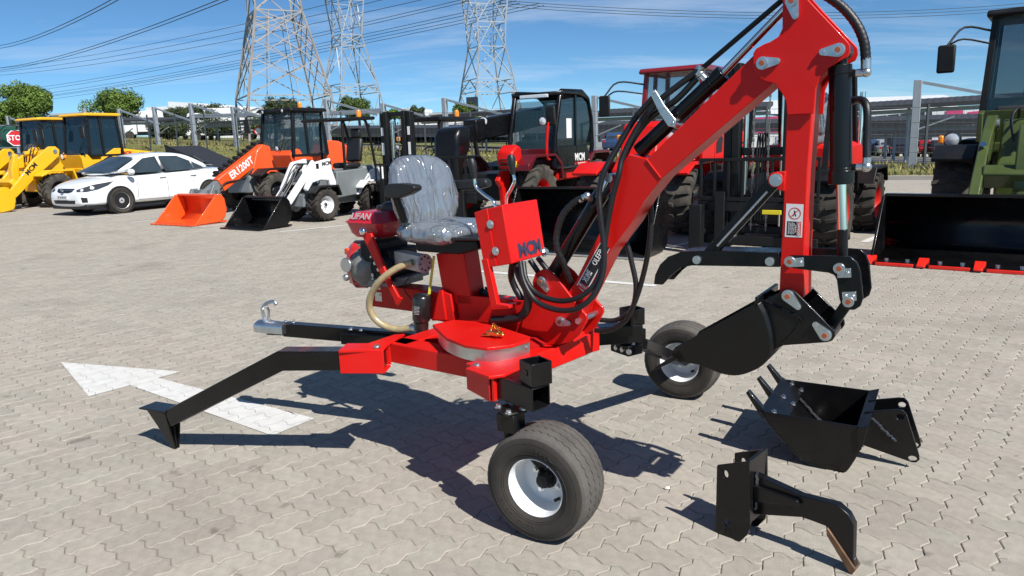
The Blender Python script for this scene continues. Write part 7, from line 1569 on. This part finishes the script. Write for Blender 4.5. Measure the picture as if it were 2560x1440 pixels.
lorry(gz((-29.9942,80.0,2.6992)), 190, 'white bus-like lorry standing at the foot of the nearest pylon', 1.15)
# ---------------------------------------------------------------- pylons
PYL = [mat('pylon_steel_rusty', (.34, .31, .29), .7, .2, 0, .25, .6), mat('pylon_steel', (.37, .39, .41), .6, .3, 0, .15, .6)]
def pylon(lev, rot, label, m, th, kind):
    """lev: list of (centre xyz, half width) from the ground up"""
    r = root('pylon', label, 'pylon', lev[0][0], 0, 'lattice transmission towers', world=True)
    def cor(l): 
        c, w_ = l; return [Vector(c) + Vector((cos(rot + pi / 4 + k * pi / 2), sin(rot + pi / 4 + k * pi / 2), 0)) * w_ * 1.414 for k in range(4)]
    C_ = [cor(l) for l in lev]
    for k in range(4):
        mb_ = MB(); 
        for i in range(len(lev) - 1): mb_.beam(C_[i][k], C_[i + 1][k], th * 1.7, th * 1.7)
        mb_.build('leg', m, r, smooth=0)
    for i in range(1, len(lev)):
        mb_ = MB()
        for k in range(4): mb_.beam(C_[i][k], C_[i][(k + 1) % 4], th, th)
        mb_.build('horizontal_frame', m, r, smooth=0)
    for k in range(4):
        for i in range(len(lev) - 1):
            a, b = C_[i][k], C_[i][(k + 1) % 4]; c, d = C_[i + 1][k], C_[i + 1][(k + 1) % 4]; mb_ = MB()
            if kind[i] == 'x': mb_.beam(a, d, th, th); mb_.beam(b, c, th, th)
            elif kind[i] == 'n':
                n = 5
                for j in range(n):
                    f0, f1 = j / n, min(1, (j + 2.2) / n); g0 = min(1, (j + 1.) / n)
                    mb_.beam(a.lerp(c, f0), b.lerp(d, f1), th * .8, th * .8); mb_.beam(b.lerp(d, f0), a.lerp(c, f1), th * .8, th * .8)
                for f in (.25, .6): mb_.beam(a.lerp(b, f), c.lerp(d, f * .9 + .05), th * .7, th * .7)
            elif kind[i] == 'k':
                mm = (c + d) / 2; mb_.beam(a, mm, th, th); mb_.beam(b, mm, th, th)
                for f in (.33, .66): mb_.beam(a.lerp(c, f), a.lerp(mm, f), th * .6, th * .6); mb_.beam(b.lerp(d, f), b.lerp(mm, f), th * .6, th * .6); mb_.beam(a.lerp(c, f), a.lerp(mm, f - .3), th * .6, th * .6); mb_.beam(b.lerp(d, f), b.lerp(mm, f - .3), th * .6, th * .6)
            elif kind[i] == 'v':
                mm = (a + b) / 2; mb_.beam(mm, c, th, th); mb_.beam(mm, d, th, th)
                for f in (.33, .66): mb_.beam(a.lerp(c, f), mm.lerp(c, f), th * .6, th * .6); mb_.beam(b.lerp(d, f), mm.lerp(d, f), th * .6, th * .6); mb_.beam(a.lerp(c, f), mm.lerp(c, f - .3), th * .6, th * .6); mb_.beam(b.lerp(d, f), mm.lerp(d, f - .3), th * .6, th * .6)
            if mb_.f: mb_.build('lattice_panel', m, r, smooth=0)
    return r
pylon([((-22.09, 75.0, 2.14), 4.19), ((-22.09, 75.0, 6.34), 3.85), ((-22.09, 75.0, 14.22), 2.15), ((-22.09, 75.0, 17.68), 2.0), ((-22.09, 75.0, 21.26), 1.88)], 0.489, 'nearest and largest lattice pylon, rusty grey, filling the upper left centre', PYL[0], .095, 'vnxx')
pylon([((-24.39, 120.0, 2.62), 4.44), ((-24.39, 120.0, 9.58), 3.27), ((-24.39, 120.0, 10.76), 3.09), ((-24.39, 120.0, 16.56), 1.96), ((-24.39, 120.0, 18.24), 1.68), ((-24.39, 120.0, 23.28), 2.15), ((-24.39, 120.0, 28.78), 2.34)], 0.663, 'second lattice pylon, pale galvanised, in the middle of the three', PYL[1], .105, 'vkkxkx')
pylon([((-2.46, 110.0, 2.12), 4.3), ((-2.46, 110.0, 8.28), 3.08), ((-2.46, 110.0, 10.08), 2.81), ((-2.46, 110.0, 14.54), 2.04), ((-2.46, 110.0, 17.82), 2.17), ((-2.46, 110.0, 21.06), 2.45), ((-2.46, 110.0, 25.86), 2.54)], 0.436, 'farthest right lattice pylon, narrow waisted, behind the telehandler', PYL[1], .105, 'vkxkkx')
# ---------------------------------------------------------------- power lines
CABLE = mat('cable', (.05, .055, .06), .6, .3)
def line(a, b, sag, rad, lab):
    a, b = Vector(a), Vector(b); P = [a.lerp(b, k / 14) - Z_ * (sag * 4 * (k / 14) * (1 - k / 14)) for k in range(15)]
    mb_ = MB(); mb_.tube(P, rad, 5, 2); o = mb_.build('power_line', CABLE); tag(o, lab, 'cable', 'overhead power lines')
LN = [((-133.2736,190.0,29.1194), (-33.1945,70.0,15.9963), 'uppermost power line at the left edge'), ((-133.4113,190.0,28.3668), (-32.6665,70.0,15.9111), 'uppermost power line at the left edge'), ((-148.45,210.0,25.7598), (-24.6019,72.0,15.6789), 'power line reaching the top edge left of the nearest pylon'), ((-148.5655,210.0,25.1283), (-23.8703,72.0,15.5848), 'power line reaching the top edge left of the nearest pylon'),
      ((-183.9383,260.0,30.766), (-8.623,110.0,24.4733), 'faint power line crossing behind the nearest pylon, upper'), ((-184.1293,260.0,29.722), (-7.5493,110.0,23.3744), 'faint power line crossing behind the nearest pylon, upper'), ((-184.3206,260.0,28.6763), (-6.4712,110.0,22.2708), 'faint power line crossing behind the nearest pylon, upper'),
      ((-213.8985,300.0,26.1924), (-5.3834,110.0,21.2698), 'first of the three paired power lines running down to the left'), ((-214.0938,300.0,25.1252), (-4.7144,110.0,20.9789), 'first of the three paired power lines running down to the left'), ((-214.3732,300.0,23.5979), (1.9937,110.0,20.8113), 'second of the three paired power lines running down to the left'), ((-214.5412,300.0,22.68), (2.5519,110.0,20.47), 'second of the three paired power lines running down to the left'), ((-214.5972,300.0,22.3737), (5.3969,110.0,20.376), 'lowest of the three paired power lines running down to the left'), ((-214.7935,300.0,21.3009), (5.9578,110.0,20.0341), 'lowest of the three paired power lines running down to the left'),
      ((-0.278,110.0,20.9401), (112.5117,150.0,24.8175), 'top power line crossing above the boom'), ((-0.2921,110.0,20.5639), (112.5827,150.0,24.2259), 'middle power line crossing above the boom'), ((-0.3062,110.0,20.1871), (112.6538,150.0,23.6333), 'lowest power line crossing above the boom')]
seen = {}
for a, b, lab in LN:
    seen[lab] = seen.get(lab, 0) + 1
    line(a, b, 2.2, .045, lab + (', upper strand', ', lower strand', ', lowest strand')[seen[lab] - 1] if sum(l == lab for _, _, l in LN) > 1 else lab)
